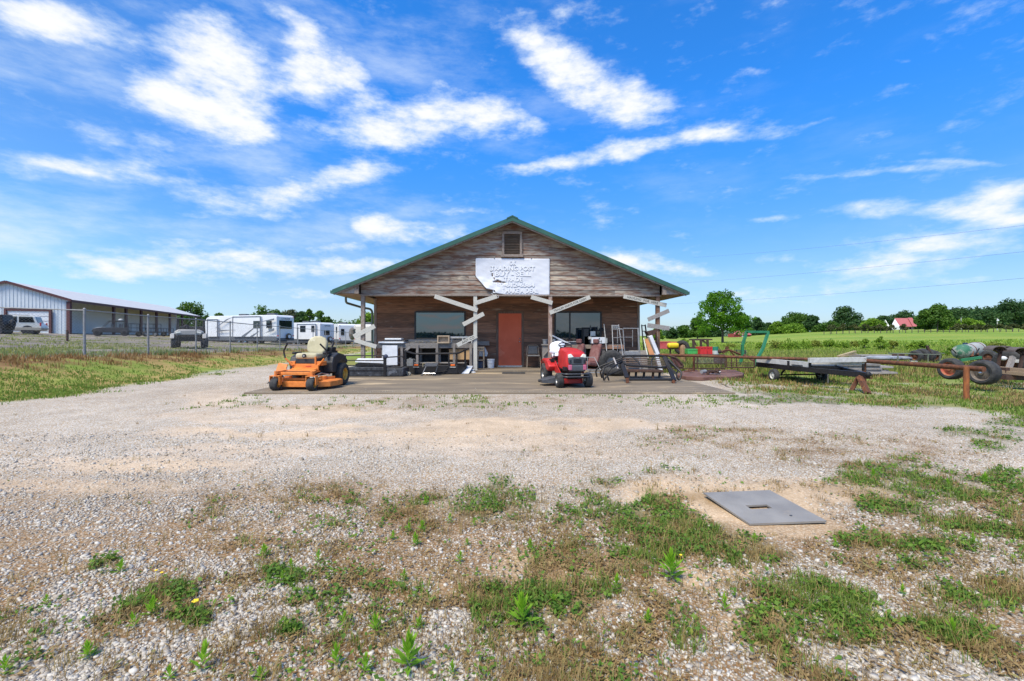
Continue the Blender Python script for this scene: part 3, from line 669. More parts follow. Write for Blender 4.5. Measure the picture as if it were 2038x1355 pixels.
WD = [(239,1138,1),(91,1198,.8),(527,1108,.9),(632,1118,1),(582,1138,1),(560,1158,.9),(302,1225,1.2),(267,1250,1),(685,1245,.8),(747,1262,1.3),(832,1252,.7),(400,1335,1.4),(670,1325,1),(725,1340,1.2),(812,1330,1.4),
 (895,1038,1.1),(848,1004,.8),(813,1058,1.1),(840,1056,.8),(782,1072,.8),(829,1084,1),(915,1118,1),(805,1155,.6),(942,1045,.7),(930,1084,.6),(780,1168,.6),(177,1310,.9),(335,1352,.9),(900,1345,.6),(520,1352,.9),
 (1338,1150,1.6),(1443,1216,1),(1288,1240,.9),(1103,1200,.9),(1040,1240,1.5),(1153,1050,.8),(1058,1096,.8),(1500,1080,.8),(1720,1060,.7),(1665,1090,.7),(1795,1184,.6),(1938,1086,1),(1960,962,.9),(1888,970,.9),(1225,1172,1),(1898,1270,1.1),(1740,950,.8),(1645,1130,.5),(430,1000,.4),(10,1340,1)]
wm = [weed_mesh(s, n_, h_) for s, n_, h_ in ((1, 32, .10), (2, 26, .085), (3, 38, .115), (4, 24, .09))]
for i, (px, py, s) in enumerate(WD):
    p = G(px, py); o = link('weed', wm[i % 4]); p.z = gz(p.x, p.y)
    o.location = p; o.rotation_euler = (random.uniform(-.15, .15), random.uniform(-.15, .15), random.random() * 6); k = s * random.uniform(.68, .88); o.scale = (k, k, k * random.uniform(.9, 1.2))
    tag(o, {1338: 'tallest bright green weed, below the steel plate', 725: 'bright weed at the bottom edge left of its taller twin', 812: 'tall bright weed near the bottom edge, third from its left twin', 400: 'bushy bright weed at the bottom left edge', 1040: 'bright weed standing in the middle of the round green patch', 302: 'bright weed beside the largest yellow flower', 1443: 'bright weed alone right of the round green patch', 747: 'tall weed above the two weeds of the bottom edge', 239: 'weed beside the pale grass tuft on the far left', 895: 'weed on the bright gravel left of the centre, farthest of the big ones', 632: 'weed at the upper end of the left green strip', 1500: 'small weed just under the near edge of the steel plate', 1898: 'weed in the lower right green mat'}.get(px, 'small bright green broadleaf weed standing alone in the foreground gravel'), 'weed', 'single weeds in the gravel')
# yellow flowers
YEL = mat('yellow_petal', (.85, .62, .02), (.8, .5, .02), 9, .6)
for px, py, s in ((389,1217,.016),(322,1157,.009),(311,1152,.008),(1355,1120,.009)):
    p = G(px, py); p.z = gz(p.x, p.y) + .05; m = MB()
    for i in range(5):
        a = i * 1.2566; m.ball(p + Vector((math.cos(a) * s * .55, math.sin(a) * s * .55, 0)), (s * .5, s * .5, s * .25), 8, 4)
    m.tube([p, p - Vector((0.005, 0, .055))], .0012, 5)
    tag(m.build('flower', YEL), {389: 'largest yellow flower, standing clear in the lower left gravel', 322: 'right one of two tiny yellow flowers left of the largest flower', 311: 'left one of two tiny yellow flowers left of the largest flower', 1355: 'tiny yellow flower at the tall weed below the steel plate'}[px], 'flower', 'yellow flowers in the gravel')

# steel cover plate
def plate():
    t = thing('steel_cover_plate', 'square grey steel plate with a slot lying on sandy ground in the foreground', 'cover plate', G(1525, 1006))
    cs = [G(1400, 980, .042), G(1532, 975, .025), G(1645, 1036, .028), G(1492, 1042, .017)]
    def q(u, v): return (cs[3] * (1 - u) + cs[2] * u) * (1 - v) + (cs[0] * (1 - u) + cs[1] * u) * v
    # plate with a slot hole: grid of quads leaving the slot out
    us = [0, .30, .37, .53, .60, 1]; vs_ = [0, .40, .52, 1]; m = MB(); n = Vector((0, 0, -.014))
    grid = {}
    for i, u in enumerate(us):
        for j, v in enumerate(vs_): grid[i, j] = q(u, v)
    vv = []; idx = {}
    for k_, p in grid.items(): idx[k_] = len(vv); vv += [p, p + n]
    fs = []
    for i in range(5):
        for j in range(3):
            if i in (1, 2, 3) and j == 1: continue
            a, b, c, e = idx[i, j], idx[i + 1, j], idx[i + 1, j + 1], idx[i, j + 1]; fs += [(a, b, c, e), (e + 1, c + 1, b + 1, a + 1)]
    per = [(i, 0) for i in range(5)] + [(5, j) for j in range(3)] + [(i, 3) for i in range(5, 0, -1)] + [(0, j) for j in range(3, 0, -1)]
    for a, b in zip(per, per[1:] + per[:1]): fs.append((idx[a], idx[a] + 1, idx[b] + 1, idx[b]))
    hole = [(1, 1), (2, 1), (3, 1), (4, 1), (4, 2), (3, 2), (2, 2), (1, 2)]
    for a, b in zip(hole, hole[1:] + hole[:1]): fs.append((idx[b], idx[b] + 1, idx[a] + 1, idx[a]))
    m.add(vv, fs)
    PM = mat('plate_steel', (.265, .245, .215), (.20, .185, .165), 4, .62, 0, bump=.1, c3=(.34, .28, .2), thr=.62, thr2=.75, bscale=60)
    m.build('plate', PM, t, world=True)
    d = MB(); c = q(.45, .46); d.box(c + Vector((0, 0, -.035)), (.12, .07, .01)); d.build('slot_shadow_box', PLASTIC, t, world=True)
    d = MB(); c = q(.67, .17); d.cyl(c + Vector((0, 0, -.002)), c + Vector((0, 0, .002)), .010, n=12); d.build('bolt_hole', PLASTIC, t, world=True)
plate()
# ---------------------------------------------------------------- slab and store
def conc_mat():
    m = mat('concrete', (.225, .175, .115), (.15, .118, .082), 1.0, .85, bump=.15, c3=(.42, .32, .195), thr=.56, thr2=.64, bscale=40, detail=8, sx=(.7, 2.2, 1), rnd=0)
    return m
CONC = conc_mat()
s = MB(); s.bx(-6.15, 5.12, 10.42, 16.6, -.2, .05); o = s.build('concrete_slab', CONC, bevel=.012); tag(o, kind='structure')

BX, BY, BROT = 0.0, 16.2, R(2)
B = thing('wooden_store', 'weathered wooden store with green metal roof, covered porch and red door', 'building', (BX, BY, 0), BROT)
HW = 5.31
# siding: lapped boards, each one random
SIDE = mat('weathered_siding', (.19, .10, .065), (.29, .25, .205), 3.0, .85, bump=.35, sx=(1.0, 6, 6), rnd=.30, c3=(.50, .42, .31), thr=.53, thr2=.66, detail=10, contrast=(.40, .60))
SIDE_P = mat('stained_siding', (.32, .155, .088), (.165, .09, .055), 3.2, .8, bump=.4, sx=(.8, 7, 7), rnd=.35, c3=(.44, .34, .27), thr=.60, thr2=.70, detail=9)
TRIM = mat('weathered_trim', (.31, .26, .22), (.21, .16, .13), 5, .85, bump=.3, sx=(3, 3, 3), rnd=.15, c3=(.14, .09, .06), thr=.62)
SOFF = mat('soffit_boards', (.30, .20, .13), (.22, .14, .09), 4, .85, sx=(1, .3, 1), c3=(.40, .33, .26), thr=.6)
GREENM = mat('green_metal', (.045, .125, .085), (.035, .10, .07), 3, .4, .2, c3=(.07, .15, .11), thr=.6)
def boards(mb, x0f, x1f, y, z0, z1, step=.176, seed=1, th=.02):
    r = random.Random(seed); z = z0; row = 0
    while z < z1 - .01:
        zt = min(z + step, z1); xa, xb = x0f(z, zt), x1f(z, zt)
        if xb - xa > .05:
            cuts = [xa]; x = xa + r.uniform(1.2, 4.2)
            while x < xb - .6: cuts.append(x); x += r.uniform(2.4, 4.9)
            cuts.append(xb)
            for a, b in zip(cuts, cuts[1:]):
                mb.val = r.random()
                # wedge profile, bottom edge standing proud
                a2 = max(a, x0f(zt, zt)) if a == xa else a; b2 = min(b, x1f(zt, zt)) if b == xb else b
                a2, b2 = min(a2, b2 - .01), b2
                a += .002; b -= .002
                vs = [(a, y, z), (b, y, z), (b, y - th - .014, z), (a, y - th - .014, z), (a2, y, zt), (b2, y, zt), (b2, y - th + .006, zt + .004), (a2, y - th + .006, zt + .004)]
                mb.add(vs, [(0, 1, 2, 3), (7, 6, 5, 4), (3, 2, 6, 7), (1, 0, 4, 5), (0, 3, 7, 4), (2, 1, 5, 6)])
        z += step; row += 1
SL = .415; ZE = 2.80                                  # roof slope, soffit height
APEX = 5.45
EX = 6.14
ZT = APEX - SL * EX                                   # roof underside edge height at the eave
def under(z): return (APEX - .035 - z) / SL - .02             # half width of gable below the roof
m = MB(); boards(m, lambda a, b: -min(HW, under(a)), lambda a, b: min(HW, under(a)), 0, 2.80, 5.38, seed=3); m.build('gable', SIDE, B)
g = MB(); g.prism([(-HW - .02, 2.82), (HW + .02, 2.82), (HW + .02, APEX - .05 - SL * HW), (0, APEX - .05), (-HW - .02, APEX - .05 - SL * HW)], (0, .06, 0)); g.build('gable_sheathing', BROWNWOOD, B)
# louvre vent
zc = 1.35 + (668 - 485) * 16.1 / F
v = MB(); w, h = .36, .43
for sx in (-1, 1): v.bx(sx * w, sx * (w - .085), -.10, -.035, zc - h, zc + h)
v.bx(-w, w, -.105, -.03, zc + h - .08, zc + h + .01); v.bx(-w - .04, w + .04, -.105, -.03, zc - h - .03, zc - h + .06)
vo = v.build('louvre_vent', TRIM, B, bevel=.004)
v = MB(); 
for i in range(12):
    z = zc - h + .10 + i * (2 * h - .2) / 11.5; v.box((0, -.06, z), (2 * w - .17, .05, .012), rx=R(-35))
v.build('slat', mat('slat_dark', (.15, .115, .09), (.10, .08, .065), 8, .85), vo)
v = MB(); v.bx(-w + .08, w - .08, -.028, -.02, zc - h + .04, zc + h - .06); v.build('backing', PLASTIC, vo)
# header under the gable and porch posts
m = MB(); m.bx(-HW - .02, HW + .02, -.10, .05, 2.755, 2.803); m.bx(-HW, HW, .05, .10, 2.74, 2.86); m.build('porch_header', TRIM, B, bevel=.004)
for x, mt in ((-5.235, TRIM), (-1.30, PALEWOOD), (1.36, mat('post_paint', (.34, .24, .2), (.24, .15, .11), 9, .8, sx=(2, 2, .6), c3=(.45, .38, .3), thr=.55)), (5.235, MATS['brown_wood'])):
    p = MB(); p.bx(x - .065, x + .065, -.085, .045, .05 if abs(x) < 5 else .13, 2.755); p.bx(x - .075, x + .075, -.095, -.0851, .05 if abs(x) < 5 else .13, .16); p.build('post', mt, B, bevel=.008)
# corner block trim of the gable
for sx in (-1, 1): m = MB(); m.bx(sx * (HW - .01), sx * (HW + .13), -.345, -.26, 2.80, 3.17); m.build('corner_trim', TRIM, B)
# eave boxes: triangular grey ends
for sx in (-1, 1):
    m = MB(); x0, x1 = HW + .02, EX - .05; poly = [(sx * x0, 2.815), (sx * x1, 2.815), (sx * x1, ZT - .02 + 0), (sx * x0, APEX - .075 - SL * x0)]
    m.prism(poly, (0, .03, 0), origin=(0, -.30, 0))
    m.build('eave_return', mat('eave_board', (.40, .37, .34), (.3, .26, .23), 6, .85, sx=(2, 1, 2), c3=(.2, .14, .1), thr=.66), B)
DEP = 13.0
for sx in (-1, 1): s = MB(); s.bx(sx * HW, sx * (EX - .02), -.27, DEP, 2.79, 2.81); s.build('soffit', SOFF, B)
s = MB(); s.bx(-HW, HW, .1, 1.72, 2.86, 2.88); s.build('porch_ceiling', SOFF, B)
# roof sheets, ribs, ridge cap, rake trim
for sx in (-1, 1):
    m = MB(); n = 27; y0, y1 = -.42, DEP + .3
    for i in range(n):
        a = y0 + (y1 - y0) * i / n; b = y0 + (y1 - y0) * (i + 1) / n
        m.add([(0, a, APEX), (sx * EX, a, APEX - SL * EX), (sx * EX, b, APEX - SL * EX), (0, b, APEX)] + [(0, a, APEX - .03), (sx * EX, a, APEX - SL * EX - .03), (sx * EX, b, APEX - SL * EX - .03), (0, b, APEX - .03)], [(0, 1, 2, 3), (7, 6, 5, 4), (0, 4, 5, 1), (2, 6, 7, 3), (1, 5, 6, 2)])
        m.bar((0, a, APEX + .012), (sx * EX, a, APEX - SL * EX + .012), .03, .024)
    m.build('roof_sheet', GREENM, B)
    m = MB(); m.add([(0, -.445, APEX + .035), (sx * (EX + .02), -.445, APEX + .035 - SL * (EX + .02)), (sx * (EX + .02), -.445, APEX - .12 - SL * (EX + .02)), (0, -.445, APEX - .12)] + [(0, -.421, APEX + .035), (sx * (EX + .02), -.421, APEX + .035 - SL * (EX + .02)), (sx * (EX + .02), -.421, APEX - .12 - SL * (EX + .02)), (0, -.421, APEX - .12)], [(0, 1, 2, 3), (7, 6, 5, 4), (0, 4, 5, 1), (2, 6, 7, 3), (1, 5, 6, 2)])
    m.build('rake_trim', GREENM, B)
    m = MB(); xe = EX - .02; m.add([(0, -.415, APEX - .12), (sx * xe, -.415, APEX - .12 - SL * xe), (sx * xe, -.415, APEX - .165 - SL * xe), (0, -.415, APEX - .165)] + [(0, -.38, APEX - .05), (sx * xe, -.38, APEX - .05 - SL * xe), (sx * xe, -.38, APEX - .165 - SL * xe), (0, -.38, APEX - .165)], [(0, 1, 2, 3), (7, 6, 5, 4), (0, 4, 5, 1), (2, 6, 7, 3), (1, 5, 6, 2)])
    m.build('rake_board', OFFWHITE if False else TRIM, B)
    m = MB(); xe = EX - .05; m.add([(0, -.38, APEX - .05), (sx * xe, -.38, APEX - .05 - SL * xe), (sx * xe, 0, APEX - .05 - SL * xe), (0, 0, APEX - .05), (0, -.38, APEX - .07), (sx * xe, -.38, APEX - .07 - SL * xe), (sx * xe, 0, APEX - .07 - SL * xe), (0, 0, APEX - .07)], [(0, 1, 2, 3), (7, 6, 5, 4)])
    m.build('overhang_boards', BROWNWOOD, B)
    m = MB(); m.bar((sx * (EX + .05), -.42, ZT - .05), (sx * (EX + .05), DEP + .2, ZT - .08), .10, .11); m.build('gutter', GREENM, B, bevel=.01)
m = MB(); 
for sx in (-1, 1): m.add([(0, -.46, APEX + .075), (sx * .2, -.46, APEX + .075 - SL * .2 - .01), (sx * .2, DEP + .3, APEX + .075 - SL * .2 - .01), (0, DEP + .3, APEX + .075), (0, -.46, APEX + .03), (sx * .2, -.46, APEX + .03 - SL * .2 - .01), (sx * .2, DEP + .3, APEX + .03 - SL * .2 - .01), (0, DEP + .3, APEX + .03)], [(0, 1, 2, 3), (7, 6, 5, 4), (0, 4, 5, 1), (1, 5, 6, 2)])
m.build('ridge_cap', GREENM, B)
m = MB(); m.cyl((2.9, 3, APEX - SL * 2.9), (2.9, 3, APEX - SL * 2.9 + .3), .06); m.build('vent_pipe', GALV, B)
# porch wall
PY = 1.72
m = MB(); boards(m, lambda a, b: -HW + .06, lambda a, b: HW - .2, PY, .15, 2.86, .19, seed=8); m.build('front_wall', SIDE_P, B)
m = MB(); m.bx(-HW + .02, HW - .18, PY, PY + .12, .0, 2.9); m.build('wall_core', BROWNWOOD, B)
for sx in (-1, 1):
    m = MB(); m.bx(sx * (HW - (0 if sx < 0 else .18)), sx * (HW - (0 if sx < 0 else .18) - .05), PY + .12, DEP, 0, 2.79)
    m.build('side_wall', SIDE_P, B)
m = MB(); m.bx(-HW, HW - .18, DEP - .12, DEP, 0, 2.8); m.prism([(-HW, 2.8), (HW - .18, 2.8), (HW - .18, APEX - .08 - SL * HW), (0, APEX - .06), (-HW, APEX - .08 - SL * HW)], (0, .1, 0), origin=(0, DEP - .1, 0)); m.build('rear_wall', SIDE_P, B)
for xa in (-HW, HW - .28): m = MB(); m.bx(xa, xa + .10, PY - .05, PY + .06, .12, 2.79); m.build('corner_board', mat('corner_paint', (.25, .14, .09), (.34, .29, .25), 6, .8, sx=(3, 3, .7)), B)
m = MB(); m.bx(-HW - .05, HW + .05, -.10, PY + .1, -.1, .13); m.build('porch_floor', CONC, B, bevel=.012)
# door
xd0, xd1 = (994 - CX) * 17.9 / F + .02, (1041 - CX) * 17.9 / F
xd0 -= .0; f = MB(); f.bx(xd0 - .09, xd0, PY - .06, PY - .01, .13, 2.30); f.bx(xd1, xd1 + .09, PY - .06, PY - .01, .13, 2.30); f.bx(xd0 - .09, xd1 + .09, PY - .062, PY - .01, 2.225, 2.31); 
dfo = MB(); dfo.bx(xd0 + .005, xd1 - .005, PY - .045, PY - .012, .185, 2.225)
do = dfo.build('door', mat('door_paint', (.78, .17, .085), (.70, .145, .07), 2.5, .7, spec=.2, c3=(.80, .22, .12), thr=.6), B, bevel=.003)
f.build('door_frame', mat('door_frame', (.13, .075, .05), (.2, .14, .1), 6, .8, sx=(3, 3, .6)), do)
f = MB(); f.bx(xd0 - .02, xd1 + .02, PY - .14, PY - .03, .13, .185); f.build('threshold', OFFWHITE, do)
f = MB(); f.ball((xd1 - .07, PY - .09, 1.12), .032); f.cyl((xd1 - .07, PY - .09, 1.12), (xd1 - .07, PY - .045, 1.12), .014); f.build('handle', CHROME, do, smooth=True); f = MB(); f.ball((xd1 - .07, PY - .055, 1.24), .024); f.build('lock', CHROME, do, smooth=True)
# windows
GLASS = glassmat('window_glass', (.015, .03, .042), .02, 2.05)
for x0, x1, mull in (((828 - CX) * 17.9 / F + .06, (927 - CX) * 17.9 / F + .03, None), ((1108 - CX) * 17.9 / F, (1200 - CX) * 17.9 / F, (1137.5 - CX) * 17.9 / F)):
    z0, z1 = .98, 2.30; w = MB(); t_ = .05
    w.bx(x0 - .03, x0 + .03, PY - .075, PY - .01, z0, z1); w.bx(x1 - .03, x1 + .03, PY - .075, PY - .01, z0, z1)
    w.bx(x0 + .03, x1 - .03, PY - .075, PY - .01, z1 - .05, z1 + .02); w.bx(x0 + .03, x1 - .03, PY - .085, PY - .01, z0 - .03, z0 + .03)
    if mull: w.bx(mull - .03, mull + .03, PY - .07, PY - .02, z0 + .03, z1 - .05)
    wo_ = w.build('window', mat('window_frame', (.03, .028, .028), (.05, .045, .04), 9, .5), B, bevel=.004)
    g = MB(); g.bx(x0 + .03, x1 - .03, PY - .045, PY - .035, z0 + .03, z1 - .05); g.build('pane', GLASS, wo_)
# downspout on the left corner
m = MB(); x = -HW - .06
m.tube(arc([(-EX + .12, .55, 2.76), (-EX + .12, .55, 2.55), (x - .30, 1.5, 2.42), (x, 1.66, 2.38), (x, 1.66, .12)], .18), .042, 8); m.build('downspout', GREYWOOD if False else mat('pipe_green_grey', (.16, .19, .14), (.12, .14, .1), 6, .6), B, smooth=True)

# ---------------------------------------------------------------- banner
def LB(px, py, y):      # photo pixel to store coordinates at local depth y (rotation taken into account)
    D = BY + y
    for _ in range(3):
        w = W(px, py, D); lx = (w.x - BX) * math.cos(BROT) + (w.y - BY) * math.sin(BROT); D = BY + lx * math.sin(BROT) + y * math.cos(BROT)
    return Vector((lx, y, W(px, py, D).z))
def world_of(v): return Matrix.Translation(B.location) @ Matrix.Rotation(BROT, 4, 'Z') @ v
BN = thing('vinyl_banner', 'torn white vinyl banner with raised faded lettering nailed to the gable', 'banner', world_of(Vector((0, 0, 0))), BROT)
def banner():
    p0 = LB(946.5, 513.5, -.07); p1 = LB(1094.5, 514.5, -.07); p2 = LB(1094, 587, -.07); q0 = LB(946.5, 586, -.07)
    nx, ny = 60, 34; vs = []; ok = {}
    for j in range(ny + 1):
        for i in range(nx + 1):
            u, v = i / nx, j / ny; top = p0.lerp(p1, u); bot = q0.lerp(p2, u); p = top.lerp(bot, v)
            # hanging torn corner: bottom left is pulled in and crumpled
            k = max(0, (v - .5) / .5) * max(0, 1 - u / .42)
            p.x += .48 * k; p.z += .10 * k * (1 - u)
            y = -.045 - .004 * math.sin(u * 9 + v * 5) * (1 - abs(2 * v - 1)) - .006 * math.sin((u + v) * 23) * (.3 + 3 * k) - .004 * math.sin((u - 1.4 * v) * 31) * (.3 + k)
            if v > .97 or v < .03: y = -.045
            p.y = y - .10 * k; vs.append(p)
    fs = []
    for j in range(ny):
        for i in range(nx):
            u, v = (i + .5) / nx, (j + .5) / ny
            if .20 < u < .40 and abs(v - .655 - .02 * math.sin(u * 40)) < .028 * math.sin((u - .2) / .2 * math.pi) + .012: continue     # rip
            if u < .16 and v > .9: continue
            if abs(u - .225 - .012 * math.sin(v * 14)) < .006 and .35 < v < .6: continue
            fs.append(tuple(j * (nx + 1) + i + k for k in (0, 1, nx + 2, nx + 1)))
    m = MB(); m.add(vs, fs); m.v = [Vector(v) for v in m.v]
    VIN = mat('vinyl', (.72, .73, .76), (.66, .67, .7), 3, .5, bump=.15)
    o = m.build('sheet', VIN, BN, smooth=True); o.modifiers.new('thickness', 'SOLIDIFY').thickness = .003
    s = 16.15 / F; LTR = mat('letter_vinyl', (.80, .81, .83), (.76, .77, .79), 6, .5); SHD = mat('letter_shade_grey', (.47, .48, .51), (.56, .57, .6), 6, .6)
    rows = [('OK', 1020.3, 523.3, 10, 13, 1.0), ('TRADING POST', 1020.5, 534, 10.5, 88, .8), ('BUY - SELL', 1020.5, 545, 10.5, 71, .7), ('TRADE', 1021.5, 556, 10.5, 37, .7), ('580-612-6384', 1022, 567, 9, 84, .85), ('LETS MAKE A DEAL', 1026, 578.5, 10.5, 90, .85)]
    for txt, px, py, hpx, wpx, k in rows:
        c = LB(px, py, -.066 - (.09 if py > 565 else 0) * 0)
        size = hpx * s * 1.22
        M = Matrix.Translation(c) @ Matrix.Rotation(R(90), 4, 'X')
        a = text_mesh('lettering', txt, size, LTR, BN, M, .0015, 1, .007)
        xs = [v.co.x for v in a.data.vertices]; wd = max(xs) - min(xs); f = wpx * s / wd
        a.data.transform(Matrix.Translation(c) @ Matrix.Diagonal((f, 1, 1, 1)) @ Matrix.Translation(-c))
        b = link('letter_shade', a.data.copy(), BN); b.data.materials.clear(); b.data.materials.append(SHD)  # grey copy set down and left, a painted shade of the raised letters
        b.data.transform(Matrix.Translation((-.009 * k, .004, -.010 * k)))
    m = MB()
    for u, v in ((0, 0), (.25, 0), (.5, 0), (.75, 0), (1, 0), (1, .5), (1, 1), (.75, 1), (.5, 1), (0, .5)):
        p = p0.lerp(p1, u).lerp(q0.lerp(p2, u), v); m.cyl((p.x, -.06, p.z), (p.x, -.035, p.z), .018, n=8)
    m.build('grommet', DARKGREY, BN)
    # loose strings of the torn corner
    m = MB(); a = LB(978, 583, -.1); b = LB(984, 590, -.13); m.tube([a, (a + b) / 2 + Vector((.03, 0, -.02)), b], .006, 5); a = LB(990, 588, -.12); m.tube([a, a + Vector((.05, -.01, -.04)), a + Vector((.03, -.01, -.09)), a + Vector((.0, -.01, -.06))], .007, 5); m.build('torn_string', WHITE, BN)
banner()

# ---------------------------------------------------------------- hand lettered planks
INK = mat('marker_ink', (.06, .06, .05), (.16, .16, .13), 40, .8)
GREYPL = mat('grey_plank', (.33, .31, .29), (.24, .22, .2), 7, .85, bump=.3, sx=(2, 10, 10), c3=(.2, .19, .16), thr=.6)
def plank(a, b, label, mt, txt=None, wpx=8.3, size=.105, y=-.12, along=.5, tw=None):
    A, Bv = LB(*a, y), LB(*b, y); c = (A + Bv) / 2; dx = Bv - A; ang = math.atan2(dx.z, dx.x); Ln = math.hypot(dx.x, dx.z)
    t = thing('sign_plank', label, 'plank', world_of(c), BROT, 'hand lettered planks nailed to the porch posts')
    m = MB(); m.box((0, 0, 0), (Ln, .022, wpx * 16.1 / F), ry=-ang); m.build('board', mt, t, bevel=.004)
    if txt:
        M = Matrix.Rotation(-ang, 4, 'Y') @ Matrix.Translation((Ln * (along - .5), -.0135, 0)) @ Matrix.Rotation(R(90), 4, 'X')
        o = text_mesh('lettering', txt, size, INK, t, M, .001, 1, .002, 1.05)
        if tw:
            pass
    m = MB(); k = Matrix.Rotation(-ang, 3, 'Y')
    for s_ in (-.02, .02):
        p = k @ Vector((0, 0, s_)); m.cyl((p.x, -.015, p.z), (p.x, -.010, p.z), .006, n=6)
    m.build('nail', DARKGREY, t)
plank((865, 589.5), (950.5, 617.5), 'long pale plank slanting down from the header to the post left of the door', PALEWOOD)
plank((944.5, 603.5), (989, 589.5), 'short pale plank rising from the left post to below the banner corner', PALEWOOD)
plank((921.5, 646), (963, 624), 'short pale plank tilted across the left post at window height', PALEWOOD)
plank((910, 687), (949, 668), 'tilted pale plank with dark capitals low on the post above the workbench', PALEWOOD, 'ANY CO', size=.12, along=.56)
plank((1057, 591), (1099.5, 603), 'short pale plank slanting down to the post right of the door', PALEWOOD)
plank((1094, 622.5), (1174.5, 591), 'long pale lettered plank rising to the right above the right window', PALEWOOD, 'TRAILER PARTS FOR CASH', size=.10)
plank((1241, 589.5), (1326.5, 607.5), 'long lettered plank slanting down across the top of the right corner post', PALEWOOD, 'HAULING  FOR  HIRE', size=.115, along=.44)
plank((1289.5, 636), (1331.5, 618), 'short grey plank rising across the middle of the right corner post', GREYPL)
plank((1288.5, 647), (1332.5, 653.5), 'short grey plank nearly level, lowest on the right corner post', GREYPL, wpx=9)
plank((704, 670), (746, 648.5), 'grey plank rising across the left corner post', PALEWOOD, wpx=9)
plank((706, 677), (749, 690), 'grey plank slanting down from the left corner post to the workbench', PALEWOOD, wpx=8, y=-.15)
# ---------------------------------------------------------------- things under the porch, left of the door
SZ = .05; FZ = .13
def slab_pt(px, py): return G(px, py, SZ)
def workbench():
    a = W(750, 688, 16.35); b = W(944, 687, 16.6); t = thing('workbench', 'long grey weathered wooden workbench under the left window', 'workbench', (a.x, a.y, FZ))
    def P(px, py, D): return W(px, py, D)
    zt = a.z + .07; m = MB(); m.val = .2; m.bar((a.x, a.y, zt - .085), (b.x, b.y, zt - .085), .04, .15); m.bar((a.x, a.y + .35, zt), (b.x, b.y + .35, zt), .66, .035); m.build('top', GREYWOOD, t, world=True, bevel=.004)
    for px in (763, 801, 832, 871, 905, 938):
        x = (px - CX) * 16.45 / F
        l = MB(); l.val = random.random(); l.bx(x - .06, x + .03, a.y + .03, a.y + .12, FZ, zt - .03); l.build('leg', GREYWOODZ, t, world=True, bevel=.005)
        l = MB(); l.val = random.random(); l.bx(x - .05, x + .04, a.y + .58, a.y + .66, FZ, zt - .03); l.build('leg', GREYWOODZ, t, world=True, bevel=.005)
    l = MB(); l.bar(P(806, 699, 16.35), P(816, 690, 16.35), .09, .05, up=(0, 1, 0)); l.build('brace', GREYWOOD, t, world=True)
    l = MB(); l.val = .8; l.bx(a.x + .9, b.x - .4, a.y + .66, a.y + .69, zt + .01, zt + .15); l.build('backboard', GREYWOOD, t, world=True)
    l = MB(); l.bx(a.x + .6, b.x - .3, a.y + .1, a.y + .6, FZ + .22, FZ + .25); l.build('shelf', GREYWOOD, t, world=True)
    return a, b, zt
wa, wb, ZT2 = workbench()
ZB = ZT2 + .02
def simple(name, label, cat, build, mt, group=None, bevel=0, smooth=False):
    m = MB(); build(m); c = sum(m.v, Vector()) / len(m.v); c.z = min(v.z for v in m.v)
    m.v = [v - c for v in m.v]; o = m.build(name, mt, bevel=bevel, smooth=smooth); o.location = c; return tag(o, label, cat, group)
def XB(px, D): return (px - CX) * D / F
# appliance lids on the bench
simple('freezer_lid', 'flat white freezer lid lying on the left end of the workbench', 'lid', lambda m: m.bx(XB(756, 16.5), XB(806, 16.5), 16.3, 16.85, ZB, ZB + .06), WHITE, bevel=.012)
simple('black_cover', 'black rubber cover under the white tray on the workbench', 'cover', lambda m: m.bx(XB(764, 16.5), XB(808, 16.5), 16.42, 16.9, ZB + .065, ZB + .12), PLASTIC, bevel=.02)
simple('white_tray', 'small white tray on top of the freezer lid', 'tray', lambda m: m.bx(XB(767, 16.5), XB(800, 16.5), 16.4, 16.8, ZB + .122, ZB + .185), WHITE, bevel=.02)
simple('white_door_panel', 'tall white appliance door leaning under the workbench', 'panel', lambda m: m.bx(XB(762, 16.3), XB(792, 16.3), 16.22, 16.28, .30, 1.0), WHITE, bevel=.01)
def fr(m):
    x0, x1, z0, z1 = XB(871, 16.5), XB(895, 16.5), ZB, ZB + .28
    for a in ((x0, x0 + .04, z0, z1), (x1 - .04, x1, z0, z1), (x0 + .04, x1 - .04, z0, z0 + .04), (x0 + .04, x1 - .04, z1 - .04, z1)): m.bx(a[0], a[1], 16.4, 16.62, a[2], a[3])
    m.bx(x0 + .04, x1 - .04, 16.52, 16.54, z0 + .04, z1 - .04)
simple('wooden_crate', 'empty wooden box frame standing on the workbench', 'crate', fr, mat('raw_pine', (.46, .36, .25), (.36, .27, .18), 9, .8))
def strips(m):
    for i in range(3): m.bar((XB(896, 16.7), 16.62 + .08 * i, ZB + .19 + .02 * i), (XB(942, 16.7), 16.7 + .06 * i, ZB + .2 + .02 * i), .05, .03)
    for x in (898, 920, 938): m.bx(XB(x, 16.7), XB(x, 16.7) + .04, 16.65, 16.8, ZB, ZB + .18)
simple('white_shelf_rack', 'low white wire shelf on the workbench behind the tilted plank', 'shelf', strips, OFFWHITE)
def clutter(m):
    r = random.Random(4)
    for i in range(26):
        x = XB(r.uniform(815, 868), 16.6); y = r.uniform(16.45, 16.9); a = r.random() * 3; l = r.uniform(.08, .3); m.val = r.random()
        m.bar((x, y, ZB + r.uniform(.01, .05)), (x + l * math.cos(a), y + l * .4 * math.sin(a), ZB + r.uniform(.01, .11)), .02, .02)
simple('rope_coil', 'tangle of old hose and rope on the middle of the workbench', 'rope', clutter, mat('rope', (.3, .27, .22), (.15, .13, .1), 12, .9))
